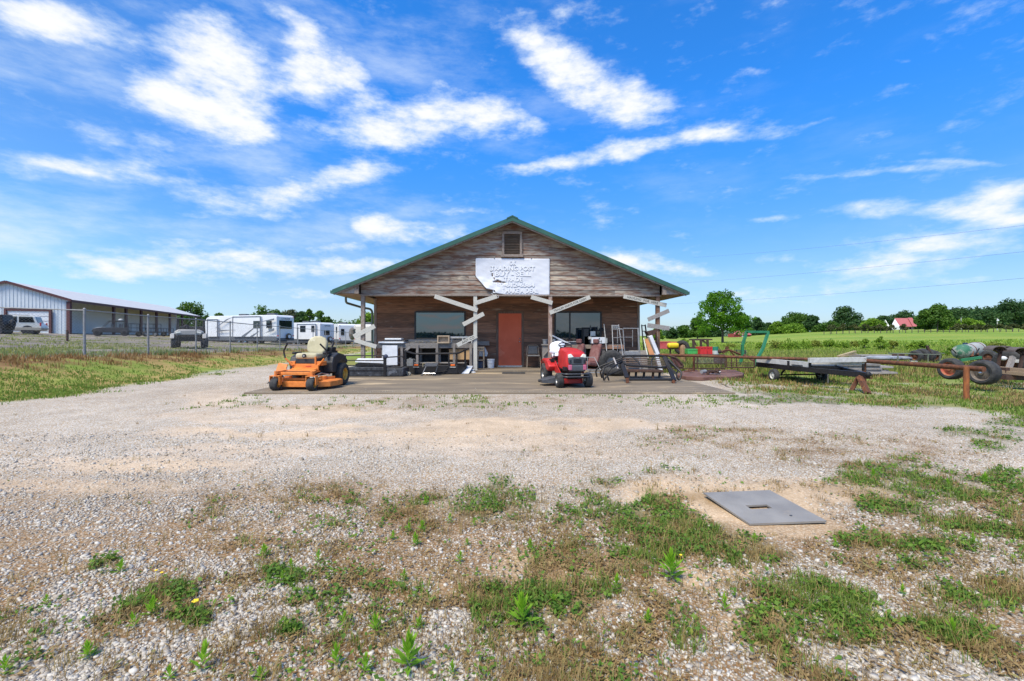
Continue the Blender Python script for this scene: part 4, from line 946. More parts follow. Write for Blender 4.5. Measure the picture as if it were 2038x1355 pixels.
for i, (p0, p1) in enumerate(((893.5, 904), (906.5, 923.5), (927.5, 939))):
    simple('tan_drawer_front', ('left', 'middle', 'right')[i] + ' one of three tan board panels standing under the workbench', 'panel', lambda m: m.bx(XB(p0, 16.6), XB(p1, 16.6), 16.62, 16.66, .48, .86), TAN, 'tan boards under the workbench', bevel=.003)
simple('dark_fill_box', 'dark box filling the dark space under the workbench', 'cabinet', lambda m: m.bx(XB(806, 17.1), XB(892, 17.1), 17.05, 17.25, .14, .92), mat('dark_fill', (.035, .03, .027), (.02, .018, .016), 8, .9), bevel=.01)  # plain dark box standing for the darkness under the bench
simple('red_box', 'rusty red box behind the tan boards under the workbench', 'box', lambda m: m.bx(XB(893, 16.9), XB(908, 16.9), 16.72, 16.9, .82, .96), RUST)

# black brush guard bumper
def bumper():
    D = 15.25; t = thing('brush_guard_bumper', 'black steel truck bumper with tube guard and two orange lights in front of the workbench', 'bumper', G(868, 745, SZ))
    def p(px, py, dd=0): return W(px, py, D + dd)
    m = MB(); m.tube(arc([p(806, 698, .55), p(825, 704), p(912, 703), p(930, 694.5, .55)], .12), .032, 8); m.build('top_tube', BLACK, t, world=True, smooth=True)
    for px, dd in ((807, .5), (893.5, .0), (909, .05), (926, .5)):
        m = MB(); m.bar(p(px, 702 if dd < .3 else 698, dd), p(px, 731, dd), .05, .05, up=(0, 1, 0)); m.build('upright', BLACK, t, world=True, bevel=.006)
    # channel body with swept ends
    lo, hi = SZ + .02, SZ + .32; pts = [p(807, 730, .55), p(826, 731), p(911, 731), p(929, 724, .6)]
    m = MB(); vs = []
    for q in pts: vs += [(q.x, q.y, lo), (q.x, q.y, hi), (q.x, q.y + .14, hi), (q.x, q.y + .14, lo)]
    fs = [(4 * i + k, 4 * i + (k + 1) % 4, 4 * i + 4 + (k + 1) % 4, 4 * i + 4 + k) for i in range(3) for k in range(4)] + [(3, 2, 1, 0), (12, 13, 14, 15)]
    m.add(vs, fs); m.build('body', BLACK, t, world=True, bevel=.012)
    for px in (828.5, 901.5):
        m = MB(); c = p(px, 726.5, .02); m.box(c, (.19, .05, .085)); o = m.build('light_housing', BLACK, t, world=True, bevel=.02)
        m = MB(); m.box(c + Vector((0, -.03, 0)), (.15, .03, .06)); m.build('orange_lens', mat('orange_lens', (.8, .16, .02), (.7, .12, .02), 5, .2), t, world=True, bevel=.02)
        m = MB(); m.box(c + Vector((0, -.01, -.065)), (.2, .06, .02)); m.build('bracket', OFFWHITE, t, world=True)
    m = MB(); m.tube([p(880, 745, -.05), p(888, 735, -.02), p(892, 731, -.02)], .012); m.tube([p(856, 743, -.02), p(890, 737, -.02)], .01); m.build('hook', BLACK, t, world=True)
bumper()
def gasbox(m): m.box(W(817, 721, 15.0), (.2, .2, .22)); m.cyl(W(817, 714.5, 15.0), W(817, 712.5, 15.0), .05); m.tube([W(819, 715, 15), W(826, 715, 15), W(826, 723, 15)], .01)
simple('grey_canister', 'small grey canister beside the bumper', 'canister', gasbox, mat('canister_grey', (.2, .2, .19), (.14, .14, .13), 9, .6), bevel=.03)
def gear(m):
    for px, py in ((807, 741), (814, 744)): c = W(px, py, 14.9); m.lathe(c - Vector((0, .04, 0)), (0, 1, 0), [(.02, 0), (.05, 0), (.068, .02), (.068, .06), (.05, .08), (.02, .08)], 16)
simple('trailer_jack_wheels', 'pair of small pale caster wheels between the cargo rack and the bumper', 'caster', gear, mat('caster_pale', (.42, .4, .32), (.2, .18, .15), 30, .6))
# folding step
def step():
    D = 14.75; t = thing('folding_step', 'black folding rv step standing in front of the bumper', 'step', G(852, 750, SZ))
    def p(px, py, dd=0): return W(px, py, D + dd)
    m = MB(); c = (p(845, 726, .0) + p(871, 726, .3)) / 2; m.box(c, (.42, .30, .03), rx=R(14)); m.build('tread', DARKGREY, t, world=True, bevel=.01)
    for x0, x1 in ((848, 839.5), (871, 865)):
        m = MB(); m.tube([p(x0, 729), p(x1 + 1, 745), p(x1, 748.5)], .016, 6); m.tube([p(x0, 729, .25), p(x1, 747, .1)], .012, 6); m.build('leg', GALV if x0 < 850 else DARKGREY, t, world=True)
        m = MB(); m.ball(p(x1, 748, -.01), (.045, .045, .03), 10, 6); m.build('foot', RUBBER, t, world=True)
    m = MB(); m.tube([p(843, 743), p(867, 743)], .014, 6); m.build('crossbar', CHROME, t, world=True)
    m = MB(); m.tube([p(842, 730), p(841.5, 724), p(844, 722), p(846, 724)], .014, 6); m.build('latch', mat('brass', (.5, .42, .25), (.4, .33, .2), 20, .4, .4), t, world=True)
step()
simple('white_board', 'white board leaning at the foot of the post left of the door', 'board', lambda m: m.add([W(914, 743.5, 15.5), W(933, 743, 15.5), W(941, 729, 16.0), W(930, 728.5, 16.0), W(914, 742.5, 15.52), W(933, 742, 15.52), W(941, 728, 16.02), W(930, 727.5, 16.02)], [(0, 1, 2, 3), (7, 6, 5, 4), (0, 4, 5, 1), (1, 5, 6, 2), (2, 6, 7, 3), (3, 7, 4, 0)]), WHITE)
simple('blue_bag', 'crumpled dark blue and white bag beside the post', 'bag', lambda m: (m.ball(W(939, 737, 15.9), (.10, .08, .05), 7, 5), m.ball(W(942, 741, 15.8), (.09, .06, .035), 6, 4)), mat('blue_bag', (.03, .07, .13), (.6, .6, .6), 5, .6, contrast=(.48, .52)))
# black cargo rack at the left end
def cargo():
    D = 14.45; t = thing('cargo_rack', 'black steel cargo rack with tube rails on the left edge of the slab', 'rack', G(748, 750, SZ))
    def p(px, py, dd=0): return W(px, py, D + dd)
    CM = mat('scuffed_black', (.014, .016, .02), (.05, .055, .065), 9, .6, bump=.5, c3=(.12, .13, .15), thr=.6)
    m = MB(); a, b = p(692, 750), p(766, 750); m.bx(a.x, b.x - .02, D, D + 1.1, SZ + .01, SZ + .30); m.build('base_pan', CM, t, world=True, bevel=.02)
    m = MB(); a, b = p(767, 750), p(803, 750); m.bx(a.x, b.x, D - .02, D + .8, SZ + .01, SZ + .27); m.build('end_box', CM, t, world=True, bevel=.03)
    for y in (707.5, 717):
        m = MB(); m.tube([p(688, y), p(765, y)], .018, 8); m.tube([p(688, y, 1.1), p(765, y, 1.1)], .018, 8); m.build('rail', BLACK, t, world=True, smooth=True)
    m = MB(); m.tube(loop([p(768, 711), p(802, 709), p(805, 728), p(798, 731), p(768, 732)], .06), .02, 8, closed=True); m.build('end_loop', BLACK, t, world=True, smooth=True)
    for x, dd in ((687, 0), (766, -.02), (687, 1.1), (764, 1.1)):
        m = MB(); m.bar(p(x, 706.5, dd), p(x, 750 if dd < 1 else 745, dd), .09 if dd < .5 and x > 700 else .05, .05, up=(0, 1, 0)); m.build('post', BLACK, t, world=True, bevel=.008)
    m = MB(); m.bar(p(692, 727), p(765, 727), .03, .03); m.bar(p(692, 737), p(765, 737), .03, .02); m.build('ledge', BLACK, t, world=True)
    m = MB(); r = random.Random(9)
    for i in range(14):
        x = r.uniform(696, 755); m.bar(p(x, r.uniform(729, 733), .2 + r.random() * .5), p(x + r.uniform(5, 20), r.uniform(727, 733), .2 + r.random() * .5), .05, .03)
    m.build('scrap_metal', CM, t, world=True)
    m = MB(); c = p(768, 709, -.04); m.ball(c, (.07, .05, .07), 10, 6); m.build('strap_knot', mat('dark_blue_strap', (.03, .04, .08), (.05, .06, .1), 9, .8), t, world=True)
cargo()
simple('white_sheet', 'white folded sheet of panel lying on the black cargo rack', 'panel', lambda m: m.add([W(707, 718, 14.75), W(764, 718, 14.75), W(762, 713, 15.4), W(712, 713, 15.4), W(707, 721, 14.75), W(764, 723, 14.75), W(762, 716, 15.4), W(712, 716, 15.4)], [(0, 1, 2, 3), (7, 6, 5, 4), (0, 4, 5, 1), (1, 5, 6, 2), (2, 6, 7, 3), (3, 7, 4, 0)]), WHITE, bevel=.004)
simple('bed_cover', 'folded black bed cover under the white sheet on the cargo rack', 'cover', lambda m: m.add([W(706, 724, 14.7), W(764, 724, 14.7), W(750, 720.5, 15.2), W(716, 720.5, 15.2), W(710, 728, 14.72), W(762, 728, 14.72), W(750, 726, 15.2), W(716, 726, 15.2)], [(0, 1, 2, 3), (7, 6, 5, 4), (0, 4, 5, 1), (1, 5, 6, 2), (2, 6, 7, 3), (3, 7, 4, 0)]), PLASTIC, bevel=.01)

# side table, tub, bucket, shelf
def stand():
    D = 17.1; t = thing('wooden_stand', 'small raw wooden stand between the porch post and the bucket', 'stand', (XB(957, D), D, FZ)); PM = MATS['raw_pine']
    z1 = W(0, 690, D).z
    m = MB(); m.bx(XB(949, D), XB(964, D), D - .02, D + .3, z1 - .05, z1); m.bx(XB(949, D), XB(963, D), D - .02, D + .02, z1 - .16, z1 - .11); m.build('top', PM, t, world=True)
    for px in (949.5, 961.5):
        for y in (D, D + .28): m = MB(); m.bx(XB(px, D), XB(px, D) + .045, y, y + .04, FZ, z1 - .05); m.build('leg', PM, t, world=True)
    m = MB(); m.bx(XB(949, D), XB(963, D), D, D + .3, W(0, 716, D).z - .03, W(0, 716, D).z); m.build('shelf', PM, t, world=True)
    simple('white_tub', 'white plastic tub hanging in the wooden stand', 'tub', lambda m: m.add([(XB(950, D), D + .32, z1), (XB(963, D), D + .32, z1), (XB(970, D), D + .34, z1 - .25), (XB(968, D), D + .34, z1 - .38), (XB(950, D), D + .33, z1 - .38)] + [(XB(950, D), D + .5, z1), (XB(963, D), D + .5, z1), (XB(970, D), D + .5, z1 - .25), (XB(968, D), D + .5, z1 - .38), (XB(950, D), D + .5, z1 - .38)], [(4, 3, 2, 1, 0), (5, 6, 7, 8, 9), (0, 1, 6, 5), (1, 2, 7, 6), (2, 3, 8, 7), (3, 4, 9, 8)]), WHITE, bevel=.02)
    simple('blue_bin', 'small dark blue bin under the wooden stand', 'bin', lambda m: m.bx(XB(951, D), XB(961, D), D + .05, D + .25, FZ, FZ + .25), mat('blue_bin', (.05, .07, .11), (.04, .05, .09), 8, .5), bevel=.02)
stand()
simple('wall_shelf', 'short grey plank shelf fixed to the wall left of the door', 'shelf', lambda m: m.bx(XB(949, 17.6), XB(974, 17.6), 17.45, 17.75, W(0, 687, 17.6).z, W(0, 679, 17.6).z), GREYWOOD, bevel=.005)
def bucket():
    p = G(976, 733, FZ); t = thing('bucket', 'white plastic bucket with lid on the porch left of the red door', 'bucket', (p.x, 17.3, FZ))
    m = MB(); m.lathe((0, 0, 0), (0, 0, 1), [(.001, .0), (.125, 0), (.14, .30), (.148, .305), (.148, .33)], 24); m.build('body', WHITE, t, smooth=True)
    m = MB(); m.lathe((0, 0, .325), (0, 0, 1), [(.155, -.02), (.155, .01), (.14, .015), (.001, .012)], 24); m.build('lid', WHITE, t, smooth=True)
    m = MB(); m.tube([(-.15, 0, .28), (-.13, -.08, .2), (0, -.15, .16), (.13, -.08, .2), (.15, 0, .28)], .004, 6); m.build('handle', GALV, t)
bucket()
simple('door_mat', 'thin black door mat at the porch edge before the red door', 'mat', lambda m: m.bx(XB(999.5, 15.85), XB(1045, 15.85), 15.55, 15.98, SZ, SZ + .025), RUBBER, bevel=.008)
def chair():
    D = 17.25; t = thing('folding_chair', 'grey padded metal chair beside the red door', 'chair', (XB(1061.5, D), D, FZ), R(2))
    FR = mat('chair_frame', (.5, .38, .27), (.36, .27, .19), 20, .4, .2); PAD = mat('chair_pad', (.2, .19, .18), (.15, .145, .14), 20, .8)
    w = .235
    for sx in (-1, 1):
        m = MB(); m.tube([(sx * w, -.20, .44), (sx * (w + .02), -.24, 0)], .011, 6); m.build('leg', FR, t, smooth=True)
        m = MB(); m.tube([(sx * w, .18, .46), (sx * (w + .01), .26, 0)], .011, 6); m.build('leg', FR, t, smooth=True)
    m = MB(); m.tube(arc([(-w, .18, .46), (-w + .02, .24, .75), (-w + .05, .27, .86), (w - .05, .27, .86), (w - .02, .24, .75), (w, .18, .46)], .07), .012, 6); m.build('back_frame', FR, t, smooth=True)
    m = MB(); m.box((0, -.02, .47), (.46, .44, .05)); m.build('seat', PAD, t, bevel=.02)
    m = MB(); m.prism([(-.19, .52), (.19, .52), (.165, .82), (-.165, .82)], (0, .03, 0), origin=(0, .215, 0)); m.build('backrest', PAD, t, bevel=.012)
chair()

# ---------------------------------------------------------------- right of the door
simple('grey_cabinet', 'narrow grey wooden cabinet right of the chair', 'cabinet', lambda m: (m.bx(XB(1079, 17), XB(1094, 17), 16.8, 17.2, FZ, W(0, 687, 17).z), m.bx(XB(1077.5, 17), XB(1096, 17), 16.75, 17.22, W(0, 687, 17).z, W(0, 684.5, 17).z)), GREYWOODZ, bevel=.006)
simple('grey_pot', 'small grey plastic pot on top of the narrow cabinet', 'pot', lambda m: m.lathe((XB(1085, 16.95), 16.95, W(0, 684.5, 17).z), (0, 0, 1), [(.001, 0), (.075, 0), (.10, .15), (.11, .15), (.11, .175), (.001, .17)], 16), mat('pot_grey', (.28, .29, .3), (.22, .22, .23), 8, .6), smooth=True)
def counter():
    D = 16.9; x0, x1 = XB(1098, D), XB(1243, D); zt = W(0, 686, D).z; t = thing('porch_counter', 'long tan and grey wooden counter under the right window', 'counter', (x0, D, FZ))
    m = MB(); m.val = .6; m.bx(x0, x1, D, D + .6, zt - .04, zt); m.build('top', GREYWOOD, t, world=True, bevel=.004)
    m = MB(); xm = XB(1187, D); m.bx(x0, xm, D - .03, D - .002, zt - .14, zt - .003); m.build('apron', mat('apron_wood', (.36, .27, .18), (.24, .19, .15), 7, .8, sx=(2, 9, 9)), t, world=True)
    m = MB(); m.bx(xm + .01, x1, D - .03, D - .002, zt - .15, zt - .003); m.build('apron', mat('red_cedar', (.36, .16, .08), (.3, .2, .15), 6, .8, sx=(2, 9, 9)), t, world=True)
    for px in (1100, 1163, 1201, 1236):
        m = MB(); m.val = random.random(); x = XB(px, D); m.bx(x - .06, x + .06, D + .01, D + .1, FZ, zt - .04); m.build('leg', GREYWOODZ, t, world=True, bevel=.005)
    m = MB(); m.bx(x0, x1, D + .05, D + .55, FZ + .18, FZ + .21); m.build('shelf', GREYWOOD, t, world=True)
    m = MB(); m.bx(XB(1165, D), x1, D + .5, D + .52, FZ, zt - .05); m.build('back_panel', MATS['dark_fill'], t, world=True)
    m = MB(); m.bar(W(1082, 708, 16.75), W(1096, 692, 16.75), .02, .08, up=(0, 1, 0)); m.build('brace', GREYWOOD, t, world=True)
    return zt
ZC = counter()
def bags(m):
    r = random.Random(3)
    for i in range(9): m.ball((XB(r.uniform(1101, 1118), 17), r.uniform(17, 17.3), ZC + r.uniform(.04, .17)), (r.uniform(.06, .11), .08, r.uniform(.04, .08)), 7, 5)
simple('plastic_bags', 'heap of crumpled white plastic bags on the left end of the counter', 'bags', bags, mat('bag_white', (.62, .6, .56), (.4, .38, .35), 9, .6, bump=.5))
simple('white_gutter_strip', 'thin white strip leaning down over the counter by the right window', 'strip', lambda m: m.bar(W(1096, 666, 16.6), W(1135, 685, 16.55), .04, .05), WHITE)
def stove():
    t = thing('cooktop', 'upturned range top with white edge on the counter', 'cooktop', (XB(1143, 17), 17.1, ZC))
    m = MB(); m.bx(XB(1129, 17), XB(1157, 17), 16.95, 17.35, ZC, ZC + .10); m.build('body', DARKGREY, t, world=True, bevel=.01)
    m = MB(); m.bx(XB(1128, 17), XB(1158, 17), 16.92, 17.36, ZC + .10, ZC + .13); m.build('rim', OFFWHITE, t, world=True, bevel=.01)
    for px in (1130, 1137, 1147, 1154): m = MB(); c = Vector((XB(px, 17), 17.1, ZC + .13)); m.cyl(c, c + Vector((0, 0, .02)), .05); m.tube([c + Vector((-.06, 0, .05)), c + Vector((.06, 0, .05))], .01); m.cyl(c, c + Vector((0, 0, .055)), .012); m.build('burner', RUST if px < 1140 else BLACK, t, world=True)
stove()
def smoker():
    D = 17.2; t = thing('black_cabinet', 'open black metal cabinet frame standing on the counter in front of the window', 'cabinet', (XB(1172, D), D, ZC))
    x0, x1, z1 = XB(1160, D), XB(1187, D), W(0, 653, D).z
    for x in (x0, x1 - .04): m = MB(); m.bx(x, x + .04, D, D + .35, ZC, z1); m.build('side', BLACK, t, world=True)
    m = MB(); m.bx(x0, x1, D, D + .35, z1, z1 + .03); m.build('top', BLACK, t, world=True)
    m = MB(); m.bx(x0 + .04, x0 + .22, D + .02, D + .3, ZC, z1 - .02); m.build('oven', mat('black_enamel', (.012, .013, .015), (.02, .02, .022), 5, .25), t, world=True)
    m = MB(); m.bx(x0 + .06, x1 - .05, D + .02, D + .3, ZC, ZC + .32); m.build('drawer', BLACK, t, world=True, bevel=.01)
    simple('white_toaster', 'small pale box on the black cabinet shelf', 'box', lambda m: m.bx(XB(1175, D), XB(1185, D), D - .02, D + .1, W(0, 669, D).z, W(0, 659, D).z), OFFWHITE, bevel=.01)
    simple('black_lamp', 'black work lamp standing above the white lettered box', 'lamp', lambda m: (m.cyl(W(1195, 669, D), W(1195, 661, D), .05), m.box(W(1194, 658, D), (.26, .12, .06)), m.ball(W(1197, 655, D), (.1, .06, .05))), BLACK, bevel=.01)
    t2 = thing('lettered_box', 'white metal box with dark hand lettering on the counter', 'box', (XB(1190, 16.8), 16.8, ZC + .04))
    m = MB(); m.bx(XB(1177, 16.8), XB(1204, 16.8), 16.75, 17.1, ZC + .05, ZC + .28); m.build('body', WHITE, t2, world=True, bevel=.01)
    m = MB(); m.bx(XB(1204.5, 16.8), XB(1209, 16.8), 16.8, 17.0, ZC + .06, ZC + .25); m.bx(XB(1172, 16.8), XB(1177, 16.8), 16.8, 17.0, ZC + .2, ZC + .3); m.build('flap', OFFWHITE, t2, world=True, bevel=.01)
    text_mesh('lettering', 'H4', .14, INK, t2, Matrix.Translation(Vector((XB(1193, 16.8), 16.744, ZC + .12)) - t2.location) @ Matrix.Rotation(R(90), 4, 'X'), .001)
    m = MB(); m.bx(XB(1191.3, 16.8), XB(1193, 16.8), 16.742, 16.748, ZC + .2, ZC + .26); m.build('slot', BLACK, t2, world=True)
smoker()
SEATM = mat('faded_red_seat', (.16, .06, .055), (.22, .11, .10), 9, .85, bump=.2)
def seat(px, D, label, rz):
    t = thing('car_seat', label, 'car seat', (XB(px, D), D, .12), rz, 'old red car seats')
    m = MB(); m.T = Matrix.Rotation(R(-20), 4, 'Y'); m.box((.02, 0, .62), (.14, .44, .72)); m.T = None; m.build('backrest', SEATM, t, bevel=.05, seg=3)
    m = MB(); m.box((.2, 0, .22), (.5, .46, .15), ry=R(-8)); m.build('seat', SEATM, t, bevel=.05, seg=3)
    m = MB(); m.box((-.24, 0, 1.03), (.11, .24, .16)); m.build('headrest', SEATM, t, bevel=.04, seg=3)
    m = MB(); 
    for y in (-.18, .18): m.bar((0, y, .03), (.42, y, .03), .04, .06)
    m.build('rail', RUST, t)
seat(1178, 16.55, 'faded red car seat standing before the counter right of the mower', R(222))
seat(1144, 16.7, 'faded red car seat half hidden behind the red mower', R(222))
def table_frame():
    D = 14.9; t = thing('tube_stand', 'thin pale metal tube frame standing right of the red mower', 'frame', (XB(1172, D), D, SZ))
    m = MB(); m.tube(arc([W(1169, 735, D), W(1169, 711, D), W(1183, 711, D), W(1196, 738, D - .3)], .04), .012, 6); m.tube(arc([W(1166, 711, D), W(1183, 711, D)], .04), .013, 6); m.build('tube', GALV, t, world=True, smooth=True)
    m = MB(); m.bar(W(1168, 741, D), W(1220, 741, D), .05, .04); m.bar(W(1168, 736, D + .6), W(1220, 736, D + .6), .05, .04); m.build('base', GALV, t, world=True)
table_frame()
# tyres
def tyre(name, label, c, axis, r, w, rim_r=None, rim=None, group=None):
    t = thing(name, label, 'tyre', c, 0, group); wheel(t, (0, 0, 0), axis, r, w, rim_r or r * .58, rim or STEEL, name='tread'); return t
tyre('tyre', 'large black tyre leaning upright behind the black tube frames', (XB(1218, 15.3), 15.35, SZ + .40), (.1, 1, .22), .42, .26, .22)
tyre('tyre', 'black tyre lying flat below the leaning tyre', (XB(1222, 14.9), 14.95, SZ + .12), (.1, .1, 1), .36, .22, .2)
# leaning racks, hand truck, screens
def rack_a():
    D = 16.0; t = thing('hand_truck', 'tall grey hand truck leaning against the counter', 'hand truck', (XB(1225, D), D, SZ))
    m = MB(); m.tube([W(1221, 712, D - .3), W(1218, 647, D + .3)], .016, 6); m.tube([W(1240, 708, D - .3), W(1231, 646, D + .3)], .016, 6); m.build('side_rail', GALV, t, world=True)
    m = MB()
    for y in (648, 655, 672, 690): m.tube([W(1219, y, D + .2), W(1232, y, D + .2)], .013, 6)
    m.build('crossbar', GALV, t, world=True)
    m = MB(); m.box(W(1225, 650, D + .3), (.24, .03, .12)); m.build('mesh_panel', STEEL, t, world=True)
    m = MB(); m.tube([W(1226, 683, D), W(1229, 684, D)], .03); m.build('bracket', BLACK, t, world=True)
rack_a()
def rack_b():
    D = 15.9; t = thing('shelf_frame', 'grey metal shelf frame with open top standing before the wall', 'shelf frame', (XB(1255, D), D, SZ))
    m = MB(); m.tube(arc([W(1246, 742, D), W(1240, 655, D), W(1230, 654.5, D)], .04), .018, 6); m.tube([W(1275, 742, D), W(1270, 653, D)], .03, 6); m.tube([W(1229, 655, D + .2), W(1229, 700, D + .2)], .014, 6); m.tube([W(1259, 656, D + .3), W(1259, 690, D + .3)], .012, 6); m.build('upright', GALV, t, world=True)
    m = MB(); m.tube([W(1240, 653.5, D), W(1272, 653.5, D)], .018, 6); m.tube([W(1231, 671, D + .1), W(1259, 671, D + .1)], .012, 6); m.build('crossbar', STEEL, t, world=True)
    m = MB(); m.bx(XB(1243, D), XB(1273, D), D, D + .35, W(0, 712, D).z, W(0, 699, D).z); m.build('tray', GALV, t, world=True, bevel=.01)
rack_b()
simple('steel_angle', 'thin straight grey pole leaning on the counter beside the white lettered box', 'pole', lambda m: m.tube([W(1208, 704, 15.9), W(1202, 645, 16.8)], .018, 6), GALV)
simple('grey_sheet', 'grey sheet of metal leaning behind the shelf frame', 'sheet', lambda m: m.add([W(1250, 740, 16.2), W(1290, 740, 16.2), W(1287, 697, 16.5), W(1252, 697, 16.5), W(1250, 740, 16.23), W(1290, 740, 16.23), W(1287, 697, 16.53), W(1252, 697, 16.53)], [(0, 1, 2, 3), (7, 6, 5, 4), (0, 4, 5, 1), (1, 5, 6, 2), (2, 6, 7, 3), (3, 7, 4, 0)]), GREYWOOD)
# auger / hopper and boards at the corner post
def hopper():
    D = 15.9; t = thing('feed_chute', 'white metal chute with dark hopper mouth leaning at the right corner post', 'chute', (XB(1300, D), D, SZ))
    m = MB(); m.bar(W(1293, 668, D), W(1308, 705, D), .12, .22, up=(0, 1, 0)); m.bar(W(1305, 703, D), W(1315, 738, D), .12, .13, up=(0, 1, 0)); m.build('trough', WHITE, t, world=True, bevel=.01)
    m = MB(); a, b = W(1292, 667, D), W(1305, 656, D); m.add([W(1288, 660, D), W(1310, 655, D), W(1302, 667, D), W(1292, 668, D)] + [v + Vector((0, .35, 0)) for v in (W(1288, 660, D), W(1310, 655, D), W(1302, 667, D), W(1292, 668, D))], [(0, 1, 2, 3), (7, 6, 5, 4), (1, 5, 6, 2), (3, 2, 6, 7), (0, 3, 7, 4)]); m.build('hopper', DRUST, t, world=True)
hopper()
simple('orange_board', 'orange brown board leaning beside the white chute', 'board', lambda m: m.add([W(1283, 675, 16), W(1289, 673, 16), W(1303, 706, 15.7), W(1293, 708, 15.7), W(1283, 675, 16.04), W(1289, 673, 16.04), W(1303, 706, 15.74), W(1293, 708, 15.74)], [(0, 1, 2, 3), (7, 6, 5, 4), (0, 4, 5, 1), (1, 5, 6, 2), (2, 6, 7, 3), (3, 7, 4, 0)]), mat('orange_board', (.42, .17, .06), (.34, .14, .05), 6, .7))
simple('white_pole', 'white pole leaning left of the orange board', 'pole', lambda m: m.tube([W(1281, 673, 16), W(1290, 712, 15.6)], .02, 6), OFFWHITE)
def ladder():
    D = 16.6; t = thing('black_ladder', 'short black ladder leaning at the right wall corner', 'ladder', (XB(1283, D), D, FZ))
    for a, b in ((1277, 1282), (1284, 1292)): m = MB(); m.bar(W(a, 646, D + .3), W(b, 705, D), .03, .05); m.build('rail', BLACK, t, world=True)
    for i in range(5): m = MB(); y = 648 + i * 11; k = (y - 646) / 59; m.bar(W(1277 + 5 * k, y, D + .3 - .3 * k), W(1284 + 8 * k, y, D + .3 - .3 * k), .03); m.build('rung', BLACK, t, world=True)
ladder()

# black tube roll cages / grille guards on the slab
def cage():
    t = thing('grille_guard', 'black tube grille guard lying nearest on the right part of the slab', 'grille guard', G(1290, 765, SZ), 0, 'black tube guards and racks')
    def p(px, py, D): return W(px, py, D)
    D0, D1 = 12.45, 13.3
    m = MB(); m.tube(loop([p(1232, 711, D1), p(1245, 708, D1), p(1318, 708, D1), p(1332, 716, D1), p(1326, 731, D1 - .3), p(1310, 731, D1 - .3), p(1250, 727, D1 - .3), p(1240, 722, D1 - .2)], .10), .036, 8, closed=True); m.build('hoop', BLACK, t, world=True, smooth=True)
    for a, b, c, e in (((1233, 713), (1240, 730), (1248, 752), (1249, 762)), ((1322, 710), (1333, 735), (1342, 757), (1339, 762))):
        m = MB(); m.bar(p(*a, D1), p(*b, D1 - .35), .11, .05, up=(0, 1, .6)); m.bar(p(*b, D1 - .35), p(*c, D0), .12, .05, up=(0, 1, .6)); m.build('side_plate', BLACK, t, world=True, bevel=.008)
        m = MB(); m.bar(p(*c, D0), p(*e, D0 - .02), .08, .04, up=(0, 1, 0)); m.build('foot', RUST, t, world=True)
    m = MB(); m.tube([p(1250, 755, D0 + .02), p(1337, 755, D0 + .02)], .036, 8); m.build('lower_tube', BLACK, t, world=True, smooth=True)
    for a, b, c in (((1258, 709), (1272, 722), (1273, 728)), ((1301, 709), (1296, 720), (1297, 729))):
        m = MB(); m.tube(arc([p(*a, D1), p(*b, D1 - .2), p(*c, D1 - .3)], .1), .022, 6); m.build('brace_tube', BLACK, t, world=True, smooth=True)
    t = thing('tube_rack', 'black bent tube frame with splayed legs left of the grille guard', 'tube rack', G(1210, 755, SZ), 0, 'black tube guards and racks')
    for i, (x, y, dd) in enumerate(((1186, 750, .5), (1192, 752, .25), (1202, 757, 0))):
        D = 12.7 + dd; m = MB(); m.tube(arc([p(x + 2 + i * 4, y, D), p(x - 1 + i * 3, y - 13, D), p(x + 8 + i * 3, 729 + i * 2, D), p(1238, 712 + i * 3, 13.1)], .12), .024, 6); m.build('leg', BLACK, t, world=True, smooth=True)
    m = MB(); m.tube(arc([p(1202, 757, 12.7), p(1199, 742, 12.7), p(1203, 730, 12.8)], .06), .026, 6); m.tube(arc([p(1202, 757, 12.7), p(1207, 748, 12.7), p(1238, 734, 12.9)], .06), .026, 6); m.build('hoop', BLACK, t, world=True, smooth=True)
    m = MB(); m.tube([p(1221, 712, 13.1), p(1230, 734, 12.9)], .028, 8); m.build('strut', mat('dull_alloy', (.4, .37, .35), (.25, .22, .2), 12, .5, .4), t, world=True)
    t = thing('tube_rack', 'black bent tube loop splayed out at the right end of the grille guard', 'tube rack', G(1350, 757, SZ), 0, 'black tube guards and racks')
    m = MB(); m.tube(arc([p(1330, 715, 13.1), p(1350, 735, 12.9), p(1357, 742, 12.8), p(1352, 757, 12.75), p(1347, 752, 12.75), p(1346, 744, 12.8), p(1330, 728, 13.0)], .06), .026, 6); m.build('hoop', BLACK, t, world=True, smooth=True)
    m = MB(); m.tube(arc([p(1328, 718, 13.3), p(1345, 732, 13.3), p(1350, 738, 13.2), p(1345, 744, 13.2)], .06), .024, 6); m.build('brace_tube', BLACK, t, world=True, smooth=True)
    t = thing('slatted_bench', 'brown slatted bench with short legs behind the grille guard', 'bench', G(1282, 752, SZ))
    m = MB(); SW = mat('slat_brown', (.19, .13, .095), (.12, .08, .06), 6, .8, sx=(1, 8, 8), rnd=.3)
    for i in range(5): m.val = random.random(); m.bar(p(1240, 713 + i * 4.2, 14.3 - i * .05), p(1330, 714 + i * 4.2, 14.3 - i * .05), .12, .03)
    m.build('backrest', SW, t, world=True)
    m = MB(); m.bar(p(1245, 737, 14.0), p(1317, 738, 14.0), .4, .07); m.build('seat', DRUST, t, world=True, bevel=.01)
    for x in (1252, 1266, 1282, 1300, 1313): m = MB(); m.bar(p(x, 740, 13.95), p(x - 1, 752.5, 13.9), .06, .05, up=(0, 1, 0)); m.build('leg', BLACK if x % 4 else DRUST, t, world=True)
cage()
